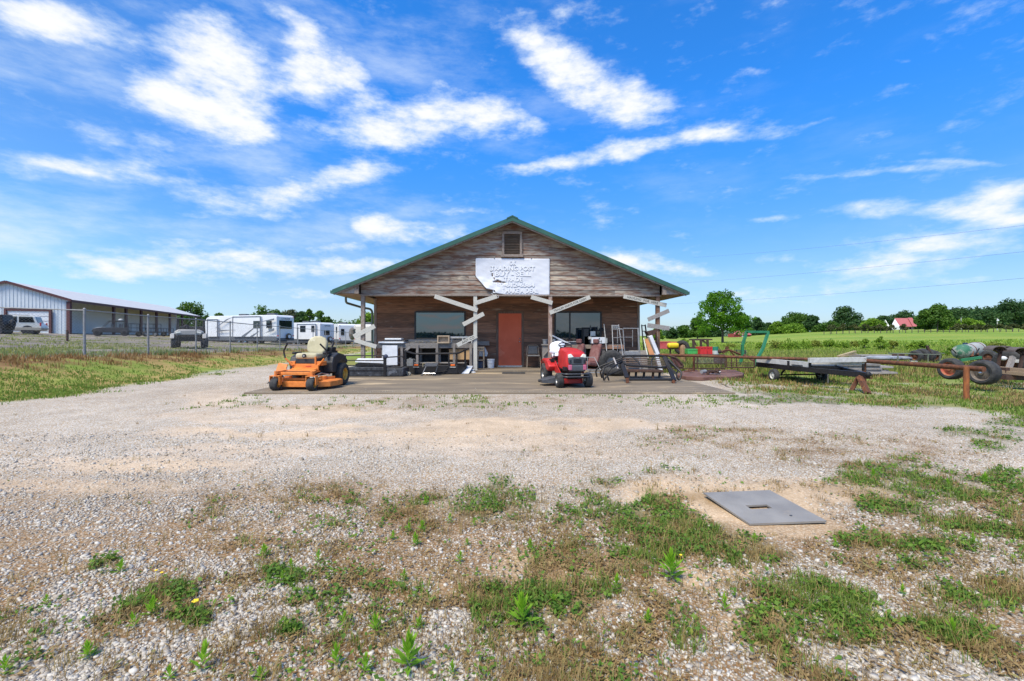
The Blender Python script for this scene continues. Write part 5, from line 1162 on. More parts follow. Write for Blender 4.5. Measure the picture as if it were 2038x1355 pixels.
# ---------------------------------------------------------------- orange zero turn mower
def orange_mower():
    t = thing('zero_turn_mower', 'orange zero turn mower with beige high back seat on the left end of the slab', 'mower', (-5.13, 11.5, SZ), R(-4))
    for sx in (-1, 1):
        c = (sx * .445, -.70, .15); wheel(t, c, (1, 0, 0), .15, .17, .085, mat('yellow_rim', (.62, .36, .06), (.55, .3, .05), 9, .5), 'caster_wheel')
        m = MB(); m.bx(sx * .445 - .125, sx * .445 - .105, -.76, -.64, .13, .34); m.bx(sx * .445 + .105, sx * .445 + .125, -.76, -.64, .13, .34); m.bx(sx * .445 - .125, sx * .445 + .125, -.77, -.63, .335, .355); m.cyl((sx * .445, -.70, .35), (sx * .445, -.70, .46), .035); m.build('caster_fork', ORANGE, t, bevel=.004)
        m = MB(); m.bar((sx * .445, -.70, .42), (sx * .36, -.38, .44), .09, .07); m.build('front_arm', ORANGE, t, bevel=.006)
        wheel(t, (sx * .55, .62, .29), (1, 0, 0), .29, .25, .16, MATS['yellow_rim'], 'drive_wheel', tread=22)
        # black fender tank
        m = MB(); pr = [(.10, .36), (.10, .62), (.16, .76), (.45, .86), (.78, .80), (.98, .66), (1.0, .55), (.86, .60), (.70, .655), (.55, .64), (.40, .56), (.33, .45), (.30, .36)]
        m.prism([(a, b) for a, b in pr], (.26, 0, 0), origin=(sx * .44 - .13, 0, 0), ux=(0, 1, 0), uy=(0, 0, 1)); m.build('fender', PLASTIC, t, bevel=.025, seg=3)
        m = MB(); b0 = (sx * .34, -.16, .56); m.tube([b0, (sx * .50, -.20, .74)], .022, 8); m.build('lever_base', ORANGE, t, smooth=True)
        m = MB(); m.tube(arc([(sx * .50, -.20, .74), (sx * .56, -.16, .86), (sx * .55, -.18, .93), (sx * .42, -.26, 1.10)], .08), .02, 8); m.build('lever', BLACK, t, smooth=True)
        m = MB(); m.box((sx * .40, .16, .86), (.10, .34, .06)); m.build('armrest', BLACK, t, bevel=.025, seg=3)
    # cutting deck
    m = MB(); top = [(-.72, -.42), (-.5, -.56), (.5, -.56), (.74, -.38), (.80, -.15), (.78, .22), (-.72, .22)]
    lo = [(x * 1.0, y) for x, y in top]; vs = [(x, y, .07) for x, y in lo] + [(x, y, .19) for x, y in top] + [(x * .93, y * .9, .215) for x, y in top]; n = 7
    m.add(vs, [tuple(range(14, 21))] + [(i, (i + 1) % n, n + (i + 1) % n, n + i) for i in range(n)] + [(n + i, n + (i + 1) % n, 2 * n + (i + 1) % n, 2 * n + i) for i in range(n)]); m.build('mower_deck', ORANGE, t, bevel=.006)
    m = MB(); m.bar((-.62, -.44, .25), (.55, -.44, .25), .10, .05); m.bar((.35, -.35, .24), (.62, .1, .24), .06, .08)
    for x in (-.45, 0, .45): m.cyl((x, -.15, .21), (x, -.15, .30), .09, n=14)
    m.build('deck_bracket', ORANGE, t, bevel=.004)
    m = MB(); m.bar((-.4, -.15, .32), (.4, -.15, .32), .02, .02); m.tube([(.3, -.4, .30), (.45, -.25, .38), (.55, 0, .33)], .012, 6); m.tube([(.36, -.5, .24), (.36, -.4, .40)], .012, 6); m.build('linkage', STEEL, t)
    m = MB(); m.add([(-.72, -.30, .18), (-.98, -.22, .10), (-.98, .16, .10), (-.72, .2, .20), (-.72, -.22, .34), (-.80, .1, .34)], [(0, 1, 4), (1, 2, 5, 4), (2, 3, 5), (0, 4, 5, 3), (0, 3, 2, 1)]); m.build('discharge_chute', RUBBER, t)
    m = MB(); m.box((-.58, -.22, .50), (.24, .03, .22), rx=R(-20), ry=R(8)); m.build('side_plate', ORANGE, t, bevel=.005)
    # frame
    m = MB(); m.bx(-.42, .42, -.62, -.50, .36, .43); m.bx(-.36, .36, -.50, -.12, .40, .43); m.box((0, -.30, .47), (.62, .42, .022), rx=R(8)); m.build('front_frame', ORANGE, t, bevel=.006)
    m = MB(); m.bx(-.36, .30, -.14, -.09, .43, .60); m.bx(-.10, .34, -.19, -.141, .44, .58); m.bx(-.44, -.28, -.15, .05, .56, .66); m.bx(.26, .44, -.15, .05, .56, .66); m.bx(.24, .27, -.18, -.12, .58, .78); m.build('front_panel', ORANGE, t, bevel=.005)
    m = MB(); m.bx(.02, .16, -.1935, -.1905, .53, .545); m.build('decal', RED, t)
    m = MB(); m.bar((-.40, -.52, .395), (.40, -.52, .395), .022, .10); 
    for x in (-.3, -.1, .15, .35): m.cyl((x, -.57, .44), (x, -.57, .45), .014, n=8)
    m.build('gusset', DRUST, t)
    m = MB(); m.bx(-.34, .34, -.08, .9, .30, .56); m.build('chassis', BLACK, t, bevel=.01)
    m = MB(); m.box((0, .12, .66), (.58, .5, .14)); m.build('seat_base', PLASTIC, t, bevel=.03, seg=3)
    SEAT = mat('beige_seat', (.47, .42, .27), (.38, .34, .21), 6, .75, bump=.15, c3=(.52, .48, .33), thr=.58)
    m = MB(); m.box((0, .10, .79), (.56, .52, .15)); m.build('seat', SEAT, t, bevel=.06, seg=4, smooth=True)
    m = MB(); pts = []; 
    prof = [(-.17, 0), (-.245, .06), (-.27, .20), (-.255, .33), (-.19, .43), (-.08, .475), (.08, .475), (.19, .43), (.255, .33), (.27, .20), (.245, .06), (.17, 0)]
    m.T = Matrix.Translation((0, .33, .84)) @ Matrix.Rotation(R(-14), 4, 'X'); m.prism(prof, (0, .13, 0)); m.T = None; m.build('backrest', SEAT, t, bevel=.05, seg=4, smooth=True)
    m = MB(); m.cyl((-.03, -.19, .80), (-.03, -.155, .80), .05, n=16); o = m.build('seat_knob', BLACK, t); m = MB(); m.cyl((-.03, -.20, .80), (-.03, -.18, .80), .026, n=12); m.build('knob_center', GALV, o)
    m = MB(); m.box((0, .86, .72), (.52, .42, .34)); m.cyl((.05, .85, .88), (.05, .85, .98), .16, n=18); m.box((.28, .62, .92), (.18, .22, .16)); m.cyl((.3, .5, .93), (.3, .58, .93), .07); m.build('engine', BLACK, t, bevel=.02)
    m = MB(); m.tube(arc([(.25, .52, .78), (.34, .62, 1.08), (.30, .7, 1.16)], .1), .022, 6); m.build('rear_bar', BLACK, t)
orange_mower()

# ---------------------------------------------------------------- red lawn tractor
def red_mower():
    t = thing('lawn_tractor', 'red lawn tractor with dark grey grille on the slab in front of the counter', 'mower', (1.56, 11.45, SZ), R(10))
    HG = mat('grille_grey', (.075, .085, .095), (.055, .06, .07), 9, .5)
    for sx in (-1, 1):
        wheel(t, (sx * .375, .02, .185), (1, -.05, 0), .185, .16, .095, STEEL, 'front_wheel')
        wheel(t, (sx * .40, 1.25, .26), (1, 0, 0), .26, .22, .13, STEEL, 'rear_wheel', tread=18)
        m = MB(); pr = [(.78, .36), (.66, .42), (.62, .50), (.80, .62), (1.0, .66), (1.3, .68), (1.55, .60), (1.58, .50), (1.45, .58), (1.25, .60), (1.05, .52), (.95, .40)]
        m.prism(pr, (.26, 0, 0), origin=(sx * .36 - .13, 0, 0), ux=(0, 1, 0), uy=(0, 0, 1)); m.build('fender', RED, t, bevel=.03, seg=3, smooth=True)
        m = MB(); m.prism([(.10, .33), (.62, .33), (.72, .42), (.66, .62), (.2, .40)], (.02, 0, 0), origin=(sx * .31 - .01, 0, 0), ux=(0, 1, 0)); m.build('footrest', RED, t, bevel=.005)
    # hood as stacked sections along y
    secs = [(-.22, .235, .50, .82, .06), (-.20, .25, .46, .86, .08), (-.10, .27, .46, .915, .10), (.10, .275, .47, .955, .11), (.35, .27, .48, .985, .11), (.55, .255, .50, .99, .10), (.62, .24, .52, .97, .10)]
    vs = []; K = 12
    for y, w, z0, z1, r_ in secs:
        prof = [(-w, z0), (-w, z0 + (z1 - z0) * .45), (-w * .97, z1 - r_), (-w * .86, z1 - r_ * .35), (-w * .62, z1 - .01), (-w * .2, z1 + .004), (w * .2, z1 + .004), (w * .62, z1 - .01), (w * .86, z1 - r_ * .35), (w * .97, z1 - r_), (w, z0 + (z1 - z0) * .45), (w, z0)]
        vs += [(a, y, b) for a, b in prof]
    m = MB(); m.add(vs, [(i * K + k, i * K + k + 1, (i + 1) * K + k + 1, (i + 1) * K + k) for i in range(len(secs) - 1) for k in range(K - 1)] + [tuple(range(K - 1, -1, -1)), tuple(range((len(secs) - 1) * K, len(secs) * K))]); m.build('hood', RED, t, smooth=True)
    # grille nose
    m = MB(); m.prism([(-.215, .62), (-.225, .74), (-.13, .775), (.13, .775), (.225, .74), (.215, .62), (.15, .585), (-.15, .585)], (0, .10, 0), origin=(0, -.275, 0)); gn = m.build('grille', HG, t, bevel=.015, seg=3)
    m = MB()
    for z in (.715, .68, .645): m.box((0, -.28, z), (.20, .02, .018))
    m.build('slot', BLACK, gn)
    m = MB()
    for z in (.70, .67, .64):
        for sx in (-1, 1): m.box((sx * .18, -.278, z), (.05, .016, .01))
    m.build('side_slot', BLACK, gn); m = MB(); m.box((0, -.281, .752), (.075, .012, .016)); m.build('badge', GALV, gn)
    for sx in (-1, 1):
        m = MB(); m.prism([(sx * .09, .775), (sx * .225, .755), (sx * .225, .83), (sx * .16, .855), (sx * .12, .815)][::sx], (0, .06, 0), origin=(0, -.262, 0)); m.build('headlight', mat('headlight', (.82, .82, .74), (.7, .7, .6), 6, .12), t, bevel=.008)
    m = MB(); m.box((0, -.23, .50), (.42, .12, .16)); m.build('bumper_cover', HG, t, bevel=.03, seg=3)
    for sx in (-1, 1): m = MB(); m.box((sx * .185, -.265, .52), (.085, .08, .13)); m.build('reflector', mat('faded_pink', (.5, .13, .22), (.42, .1, .17), 8, .4), t, bevel=.015)
    m = MB(); m.box((-.27, -.12, .48), (.08, .2, .1)); m.build('muffler', BLACK, t, bevel=.01)
    m = MB(); m.tube(arc([(-.34, .05, .36), (-.32, -.28, .36), (.32, -.28, .36), (.34, .05, .36)], .1), .014, 6); m.tube(arc([(-.34, .05, .29), (-.32, -.27, .29), (.32, -.27, .29), (.34, .05, .29)], .1), .012, 6); m.build('brush_bar', DARKGREY, t, smooth=True)
    m = MB(); m.bar((-.33, .02, .25), (.33, .02, .25), .06, .05); m.bx(-.15, .15, -.1, .9, .25, .42); m.build('axle', BLACK, t)
    m = MB(); m.bx(-.31, .31, .22, .95, .07, .21); m.bx(-.28, .28, .14, .22, .08, .20); m.build('mower_deck', RED, t, bevel=.015, seg=3)
    m = MB(); m.add([(-.33, .35, .24), (-.72, .42, .16), (-.74, .80, .14), (-.33, .9, .24), (-.33, .35, .08), (-.70, .42, .08), (-.72, .80, .07), (-.33, .9, .08)], [(0, 1, 2, 3), (0, 4, 5, 1), (1, 5, 6, 2), (2, 6, 7, 3)]); m.build('discharge_chute', DARKGREY, t, bevel=.01)
    m = MB(); m.cyl((-.74, .6, .12), (-.78, .6, .12), .03); m.build('deck_roller', RUBBER, t)
    m = MB(); m.box((0, .68, .82), (.36, .12, .36)); m.build('dashboard', BLACK, t, bevel=.04, seg=3)
    m = MB(); c = Vector((0, .78, 1.04)); nrm = Vector((0, -.45, 1)).normalized(); _, _, ax, ay = m.frame(c, c + nrm); m.tube([c + ax * .17 * math.cos(k * .3927) + ay * .17 * math.sin(k * .3927) for k in range(16)], .014, 6, closed=True); m.tube([c - ax * .16, c + ax * .16], .012, 6); m.tube([c, c - ay * .16], .012, 6); m.cyl(c, c - nrm * .14, .03); m.build('steering_wheel', BLACK, t, smooth=True)
    m = MB(); m.box((-.0, 1.18, .68), (.44, .40, .09)); m.box((0, 1.42, .90), (.42, .10, .40), rx=R(-12)); m.build('seat', BLACK, t, bevel=.05, seg=3)
    m = MB(); m.tube([(-.34, .82, .62), (-.40, .70, .80)], .010, 6); m.bx(-.40, -.30, .74, .92, .60, .68); m.tube([(-.3, .82, .66), (-.31, .76, .84)], .016, 6); m.build('lever', BLACK, t, bevel=.005)
    b = thing('seat_bag', 'crumpled white plastic bag pulled over the seat of the red tractor', 'bag', t.location, t.rotation_euler.z)
    m = MB(); r = random.Random(5)
    for cz, rr, cy in ((.98, (.24, .17, .17), 1.38), (.86, (.25, .20, .14), 1.30), (.74, (.24, .22, .09), 1.18)):
        k = len(m.v); m.ball((-.04, cy, cz), rr, 14, 10)
        for i in range(k, len(m.v)): m.v[i] += Vector((r.uniform(-.012, .012), r.uniform(-.012, .012), r.uniform(-.012, .012)))
    m.build('sheet', mat('bag_plastic', (.74, .75, .78), (.66, .67, .70), 8, .4, bump=.8), b, smooth=True)
    m = MB(); m.ball((-.16, 1.0, .76), (.14, .10, .035), 12, 6); m.build('bag_logo_fold', mat('bag_grey', (.5, .52, .56), (.74, .75, .78), 8, .4, bump=.8), b, smooth=True)
red_mower()

# ---------------------------------------------------------------- right yard: pipe fence, gates, trailer, scrap
def pipe_fence():
    t = thing('pipe_fence', 'rusty pipe rail fence on a single rusty post at the right edge of the gravel', 'fence', (9.5, 9.48, 0))
    A = W(1958, 734.5, 9.30); Bp = W(1928, 732, 9.48); C = W(1722, 718, 12.3); Dp = W(1300, 705.5, 16.2)
    m = MB(); m.cyl(C, A, .055, n=12); m.build('rail', RUST, t, world=True, smooth=True)
    m = MB(); m.cyl(Dp, C + (C - Dp).normalized() * .02, .045, n=12); m.build('rail', RUST, t, world=True, smooth=True)
    m = MB(); m.cyl((Bp.x, Bp.y + .05, 0), (Bp.x, Bp.y + .05, Bp.z + .02), .052, n=12); m.build('post', mat('orange_rust', (.34, .11, .03), (.13, .045, .02), 6, .85, bump=.3, sx=(3, 3, .6), c3=(.45, .2, .08), thr=.58), t, world=True, smooth=True)
    m = MB(); m.cyl((C.x, C.y + .03, 0), (C.x, C.y + .03, C.z), .045, n=12); m.build('post', RUST, t, world=True, smooth=True)
    m = MB(); p = W(1381, 707, 15.5); m.cyl((p.x, p.y, 0), (p.x, p.y, p.z), .04, n=12); m.build('post', RUST, t, world=True, smooth=True)
pipe_fence()
def gate(x0, x1, ytop, ybot, D, D2, label, mids=(), rails=(), mesh=False):
    t = thing('rusty_gate', label, 'gate', (XB((x0 + x1) / 2, D), D, 0), 0, 'rusty welded gates behind the pipe rail')
    m = MB()
    def p(px, py): k = (px - x0) / (x1 - x0); return W(px, py, D + (D2 - D) * k)
    m.tube(loop([p(x0, ytop), p(x1, ytop), p(x1, ybot), p(x0, ybot)], .06), .022, 6, closed=True); m.build('frame', DRUST, t, world=True)
    if mids or rails:
        m = MB()
        for x in mids: m.tube([p(x, ytop), p(x, ybot)], .018, 6)
        for y in rails: m.tube([p(x0, y), p(x1, y)], .015, 6)
        m.build('brace', DRUST, t, world=True)
    if mesh:
        m = MB(); n = 34
        for i in range(n): x = x0 + (x1 - x0) * (i + .5) / n; m.tube([p(x, ytop), p(x, ybot - 8)], .003, 4)
        for i in range(12): y = ytop + (ybot - 8 - ytop) * i / 12; m.tube([p(x0, y), p(x1, y)], .003, 4)
        m.build('wire_mesh', STEEL, t, world=True)
gate(1381, 1443, 706, 733, 16.0, 16.2, 'rusty welded gate with fine wire mesh between two posts', (1388, 1435), (723,), True)
gate(1310, 1380, 709, 733, 16.3, 16.1, 'rusty open gate frame left of the wire mesh gate')
gate(1446, 1502, 709, 731, 15.6, 14.6, 'rusty gate with crossing braces at the green arch', (1456, 1466), (722, 726))
def deck_plate():
    D = 14.6; t = thing('mower_deck_shell', 'large rusty brush mower deck lying in the grass behind the slab corner', 'mower deck', (XB(1415, D), D, 0))
    def g(px, py): return G(px, py, .14)
    top = [g(1345, 745), g(1352, 741), g(1365, 735.5), g(1462, 735.5), g(1481, 742), g(1478, 746), g(1455, 748.5), g(1400, 750), g(1365, 748.5)]
    m = MB(); n = len(top); lo = [v + Vector((0, 0, -.12)) for v in top]
    m.add(top + lo, [tuple(range(n)), tuple(range(2 * n - 1, n - 1, -1))] + [(i, i + n, (i + 1) % n + n, (i + 1) % n) for i in range(n)])
    m.build('deck', mat('maroon_rust', (.125, .055, .04), (.17, .09, .07), 3, .8, bump=.2, c3=(.07, .04, .035), thr=.6), t, world=True, bevel=.02)
    m = MB(); m.cyl(W(1375, 737, 14.8), W(1375, 735, 14.8), .09); m.bar(W(1362, 739, 14.7), W(1376, 738.5, 14.7), .06, .03); m.build('blade_hub', RUST, t, world=True)
    t2 = thing('engine_block', 'small rusty engine parts with a pale cylinder resting on the mower deck', 'engine', (XB(1415, 14.2), 14.2, .14))
    m = MB(); m.cyl(W(1396, 740, 14.1), W(1404, 739, 14.2), .06, n=14); m.cyl(W(1404, 739, 14.2), W(1408, 738.5, 14.2), .035); m.build('cylinder', GALV, t2, world=True, smooth=True)
    m = MB(); r = random.Random(12)
    for i in range(16): m.box(W(r.uniform(1408, 1431), r.uniform(736, 743), 14.1 + r.random() * .3), (r.uniform(.03, .09), r.uniform(.03, .09), r.uniform(.04, .10)), rz=r.random() * 3, rx=r.random())
    m.bar(W(1406, 738, 14.2), W(1433, 738, 14.2), .08, .05); m.build('block', DRUST, t2, world=True)
    m = MB(); m.cyl(W(1431, 741, 14.0), W(1434, 739.5, 14.0), .03); m.tube([W(1412, 744, 13.9), W(1434, 744.5, 13.9)], .01); m.build('shaft', STEEL, t2, world=True)
deck_plate()
def scrap_frame():
    t = thing('car_door_frame', 'rusty curved scrap frame between the grille guard and the gates', 'scrap frame', (XB(1345, 15.5), 15.5, 0))
    p = lambda x, y, d=0: W(x, y, 15.6 + d)
    m = MB(); m.tube(arc([p(1331, 708), p(1346, 712), p(1361, 729), p(1350, 731), p(1342, 716)], .1), .04, 6); m.build('arch', DRUST, t, world=True)
    m = MB(); m.add([p(1333, 711), p(1347, 714), p(1359, 728), p(1346, 730)] + [p(1333, 711, .06), p(1347, 714, .06), p(1359, 728, .06), p(1346, 730, .06)], [(0, 1, 2, 3), (7, 6, 5, 4), (0, 4, 5, 1), (1, 5, 6, 2), (2, 6, 7, 3), (3, 7, 4, 0)]); m.build('panel', mat('maroon_panel', (.15, .05, .045), (.09, .04, .035), 6, .7), t, world=True)
    t = thing('plough_frame', 'arched rusty implement frame behind the gates', 'implement', (XB(1450, 17.5), 17.5, 0))
    p = lambda x, y, d=0: W(x, y, 17.5 + d)
    m = MB(); m.tube(arc([p(1432, 702), p(1443, 696.5), p(1452, 696.5), p(1475, 706), p(1500, 712)], .2), .04, 6); m.tube([p(1438, 703), p(1449, 697)], .03, 6); m.tube([p(1452, 697), p(1462, 708)], .03, 6); m.tube([p(1480, 706), p(1500, 718, -2.5)], .035, 6); m.build('beam', RUST, t, world=True)
    m = MB()
    for x in (1445, 1448.5): m.bar(p(x, 697), p(x, 689.5), .05, .03, up=(0, 1, 0))
    m.build('lug', RUST, t, world=True)
    m = MB(); m.ball(p(1432, 699), (.07, .07, .09), 8, 6); m.tube([p(1425, 712), p(1440, 718)], .08, 8); m.tube([p(1422, 716), p(1436, 713)], .06); m.build('hub', DRUST, t, world=True)
    for px in (1425, 1430, 1436): m = MB(); c = p(px, 716, -.3); m.lathe(c, (1, .3, 0), [(.001, 0), (.16, .01), (.16, .02), (.001, .04)], 16); m.build('disc', DRUST, t, world=True)
scrap_frame()
def green_arch():
    D = 17.4; t = thing('green_roll_bar', 'bent green steel roll bar standing in the grass behind the trailer', 'roll bar', (XB(1490, D), D, 0))
    GP = mat('green_paint', (.02, .15, .06), (.03, .19, .08), 6, .4, c3=(.10, .22, .13), thr=.64); p = lambda x, y, d=0: W(x, y, D + d)
    for a in (((1469, 738), (1478, 706), (1477.5, 688), (1486, 660)), ((1502, 739), (1505.5, 716), (1518, 694), (1528.5, 661.5))):
        m = MB(); dd = 0 if a[0][0] < 1480 else -.5
        for q, w_ in zip(range(3), range(3)): m.bar(p(*a[q], dd * (1 - q / 3)), p(*a[q + 1], dd * (1 - (q + 1) / 3)), .09, .10, up=(0, 1, 0))
        m.build('leg', GP, t, world=True, bevel=.008)
    m = MB(); m.bar(p(1484, 660.5), p(1530.5, 661), .10, .085); m.bar(p(1485, 658.8, .02), p(1529, 659.2, .02), .08, .03); m.build('top_bar', GP, t, world=True, bevel=.008)
green_arch()
def trailer():
    t = thing('flatbed_trailer', 'low black flatbed trailer with its tongue propped on a rusty stand', 'trailer', (8.4, 13.3, 0))
    z = .43; RL, RR, FL, FR, TP = Vector((7.86, 14.6, z)), Vector((9.25, 14.9, z)), Vector((7.98, 12.55, z)), Vector((9.35, 12.85, z - .03)), Vector((8.47, 10.95, z - .02))
    m = MB(); m.bar(RL, FL, .09, .14); m.bar(RR, FR, .09, .14); m.bar(RL, RR, .09, .12); m.bar(FL, FR, .09, .12)
    for k in (.25, .5, .75): m.bar(RL.lerp(FL, k), RR.lerp(FR, k), .06, .06)
    m.build('frame', BLACK, t, world=True, bevel=.006)
    m = MB(); m.bar(FL, TP, .08, .13); m.bar(FR, TP, .08, .13); m.bar(TP + Vector((0, .3, 0)), TP - Vector((0, .12, 0)), .12, .12); m.ball(TP + Vector((0, -.12, .02)), .07, 10, 6); m.build('tongue', BLACK, t, world=True, bevel=.006)
    m = MB(); m.add([RL + Vector((0, 0, .08)), FL + Vector((0, 0, .08)), FR + Vector((0, 0, .08)), RR + Vector((0, 0, .08))] + [RL + Vector((0, 0, .11)), FL + Vector((0, 0, .11)), FR + Vector((0, 0, .11)), RR + Vector((0, 0, .11))], [(3, 2, 1, 0), (4, 5, 6, 7), (0, 1, 5, 4), (1, 2, 6, 5), (2, 3, 7, 6), (3, 0, 4, 7)]); m.build('deck', DARKGREY, t, world=True)
    for px, py, D in ((1532, 714, 14.0), (1569, 718, 12.9), (1612, 722, 12.3), (1621, 721, 13.2), (1663, 722, 12.9), (1718, 724, 12.0)):
        q = W(px, py, D); m = MB(); m.bar(q, (q.x, q.y, z), .045, .045, up=(0, 1, 0)); m.build('stake', BLACK, t, world=True)
    WR = mat('white_rim', (.66, .65, .6), (.4, .38, .34), 20, .5, c3=(.2, .1, .05), thr=.6)
    for x, y in ((7.74, 13.45), (9.35, 13.75)): wheel(t, (x - 8.4, y - 13.3, .185), (1, .12, 0), .185, .13, .10, WR)
    m = MB(); m.bar((7.8, 13.45, .19), (9.3, 13.75, .19), .04, .04); m.bar((7.95, 13.45, .22), (8.1, 13.45, .4), .04, .04); m.build('axle', BLACK, t, world=True)
    m = MB(); c = W(1690, 744, 11.35); m.box(c, (.03, .06, .02)); m.bar(TP + Vector((-.35, .75, -.05)), TP + Vector((-.35, .75, -.28)), .02); m.build('chain_hook', STEEL, t, world=True)
    s = thing('rusty_stand', 'rusty splayed steel stand holding up the black trailer tongue', 'stand', (8.4, 10.9, 0))
    m = MB(); m.bar(W(1711, 750, 10.95), W(1728, 784, 10.5), .11, .09, up=(0, 1, 0)); m.build('leg', RUST, s, world=True, bevel=.004)
    m = MB(); m.tube([W(1708, 751, 11.05), W(1702, 763, 11.1), W(1694, 778, 11.1)], .05, 6); m.build('leg', RUST, s, world=True)
    m = MB(); m.box((TP.x, TP.y, .335), (.3, .14, .03)); m.build('top_plate', RUST, s, world=True)
trailer()
LUM = mat('grey_lumber', (.50, .49, .47), (.38, .37, .35), 5, .85, bump=.25, sx=(2, 2, 2), rnd=.15, c3=(.25, .24, .22), thr=.64)
for (a, b, w, h, lab) in ((W(1507, 716, 14.4), W(1612, 726, 12.35), .06, .14, 'long pale beam on the left side of the black trailer'),
                          (W(1590, 714.5, 13.6), W(1628, 715, 13.4), .1, .09, 'short pale beam end behind the thick beam on the trailer'),
                          (W(1610, 717, 12.25), W(1722, 715.5, 12.25), .10, .13, 'thick pale beam topmost on the right end of the trailer'),
                          (W(1614, 722, 12.5), W(1719, 724, 12.3), .10, .08, 'pale beam directly under the thick topmost beam')):
    m = MB(); m.val = random.random(); m.bar(a, b, w, h); c = (a + b) / 2; m.v = [v - c for v in m.v]; o = m.build('beam', LUM, bevel=.006); o.location = c; tag(o, lab, 'beam', 'beams on the black trailer')
def woodpile(name, label, px0, px1, py0, py1, D, rows, seed, mt, zbase=None):
    t = thing(name, label, 'wood pile', (XB((px0 + px1) / 2, D), D, 0)); r = random.Random(seed); z0 = max(0, W(0, py1, D).z); z1 = W(0, py0, D).z
    for i in range(rows):
        m = MB(); m.val = r.random(); z = z0 + (z1 - z0) * (i + .5) / rows; dx = r.uniform(-.25, .25)
        m.bar((XB(px0, D) + dx, D + r.uniform(-.1, .3), z), (XB(px1, D) + dx, D + r.uniform(-.1, .3), z + r.uniform(-.02, .02)), .7, (z1 - z0) / rows * .92); m.build('board', mt, t, world=True, bevel=.004)
woodpile('board_stack', 'stack of grey weathered boards lying behind the right end of the trailer', 1650, 1752, 723, 743, 15.2, 5, 2, GREYWOOD)
woodpile('board_stack', 'flat stack of long grey boards beyond the pipe rail', 1715, 1785, 706, 713, 21, 3, 5, GREYWOOD)
simple('yellow_planks', 'two pale yellow planks propped up beyond the trailer', 'planks', lambda m: (m.bar(W(1668, 709, 20), W(1702, 699, 20.5), .12, .06), m.bar(W(1672, 710, 20), W(1703, 704, 20.5), .12, .06)), mat('yellow_pine', (.42, .33, .18), (.32, .25, .14), 8, .8))
simple('grey_tarp', 'wrinkled grey tarpaulin lying flat beyond the pipe rail', 'tarpaulin', lambda m: [m.ball(W(x, 712, 19 + i * .1), (.5, .5, .09), 9, 5) for i, x in enumerate((1748, 1768, 1786))], mat('tarp_grey', (.33, .34, .35), (.22, .23, .24), 5, .6, bump=.5))

# scrap line at the far right
def old_tank():
    D = 17.0; t = thing('fuel_tank', 'long rounded tank half faded green half grey lying on a low trailer at the right', 'tank', W(1934, 699, D))
    TM = mat('tank_grey', (.38, .37, .33), (.27, .28, .25), 3, .6, bump=.2, c3=(.10, .20, .14), thr=.60, thr2=.66); TG = mat('tank_green', (.03, .13, .07), (.05, .15, .09), 4, .8, c3=(.38, .36, .3), thr=.46, thr2=.56)
    a, b = W(1912, 700.5, D) - t.location, W(1946, 694, D + .8) - t.location; ax = (b - a); Ln = ax.length; r = .27
    m = MB(); pr = [(.001, -r * .75), (r * .35, -r * .68), (r * .65, -r * .5), (r * .88, -r * .22), (r * .98, .0), (r, .08), (r, Ln - .08), (r * .98, Ln), (r * .88, Ln + r * .22), (r * .65, Ln + r * .5), (r * .35, Ln + r * .68), (.001, Ln + r * .75)]
    m.lathe(a, ax, pr[:6] + [(r, Ln * .18)], 28); m.build('shell_end', TG, t, smooth=True); m = MB(); m.lathe(a, ax, [(r, Ln * .18)] + pr[6:], 28); m.build('shell', TM, t, smooth=True)
    for k in (.36, .85): m = MB(); m.lathe(a + ax * k, ax, [(r + .003, -.025), (r + .012, -.02), (r + .012, .02), (r + .003, .025)], 28); m.build('strap', RUST, t, smooth=True)
    m = MB(); c = a + ax * .25; m.cyl(c + Vector((0, 0, r - .02)), c + Vector((0, 0, r + .05)), .07); m.build('cap', mat('blue_cap', (.02, .05, .1), (.02, .04, .08), 8, .5), t)
    t2 = thing('tank_trailer', 'low green trailer frame carrying the old tank', 'trailer', (XB(1925, D), D, 0)); GP = MATS['green_paint']
    m = MB(); m.bar(W(1911, 717, 16.4), W(1952, 711, 16.4), .08, .09); m.bar(W(1905, 712, 17.6), W(1960, 706, 18.2), .06, .05); m.build('frame', GP, t2, world=True)
    m = MB(); m.bar(W(1934, 713, 16.9), W(1934, 703, 17.0), .1, .3); m.bar(W(1944, 711, 17.2), W(1945, 704, 17.3), .1, .3); m.build('cradle', RUST, t2, world=True)
    m = MB(); m.tube([W(1894, 694, 16.8), W(1903, 703, 16.8)], .02); m.tube([W(1949, 693, 16.4), W(1942, 704, 16.4)], .02); m.build('arm', BLACK, t2, world=True)
    wheel(t2, W(1968, 711, 16.6) - t2.location, (1, .5, 0), .25, .2, .13, RUST)
old_tank()
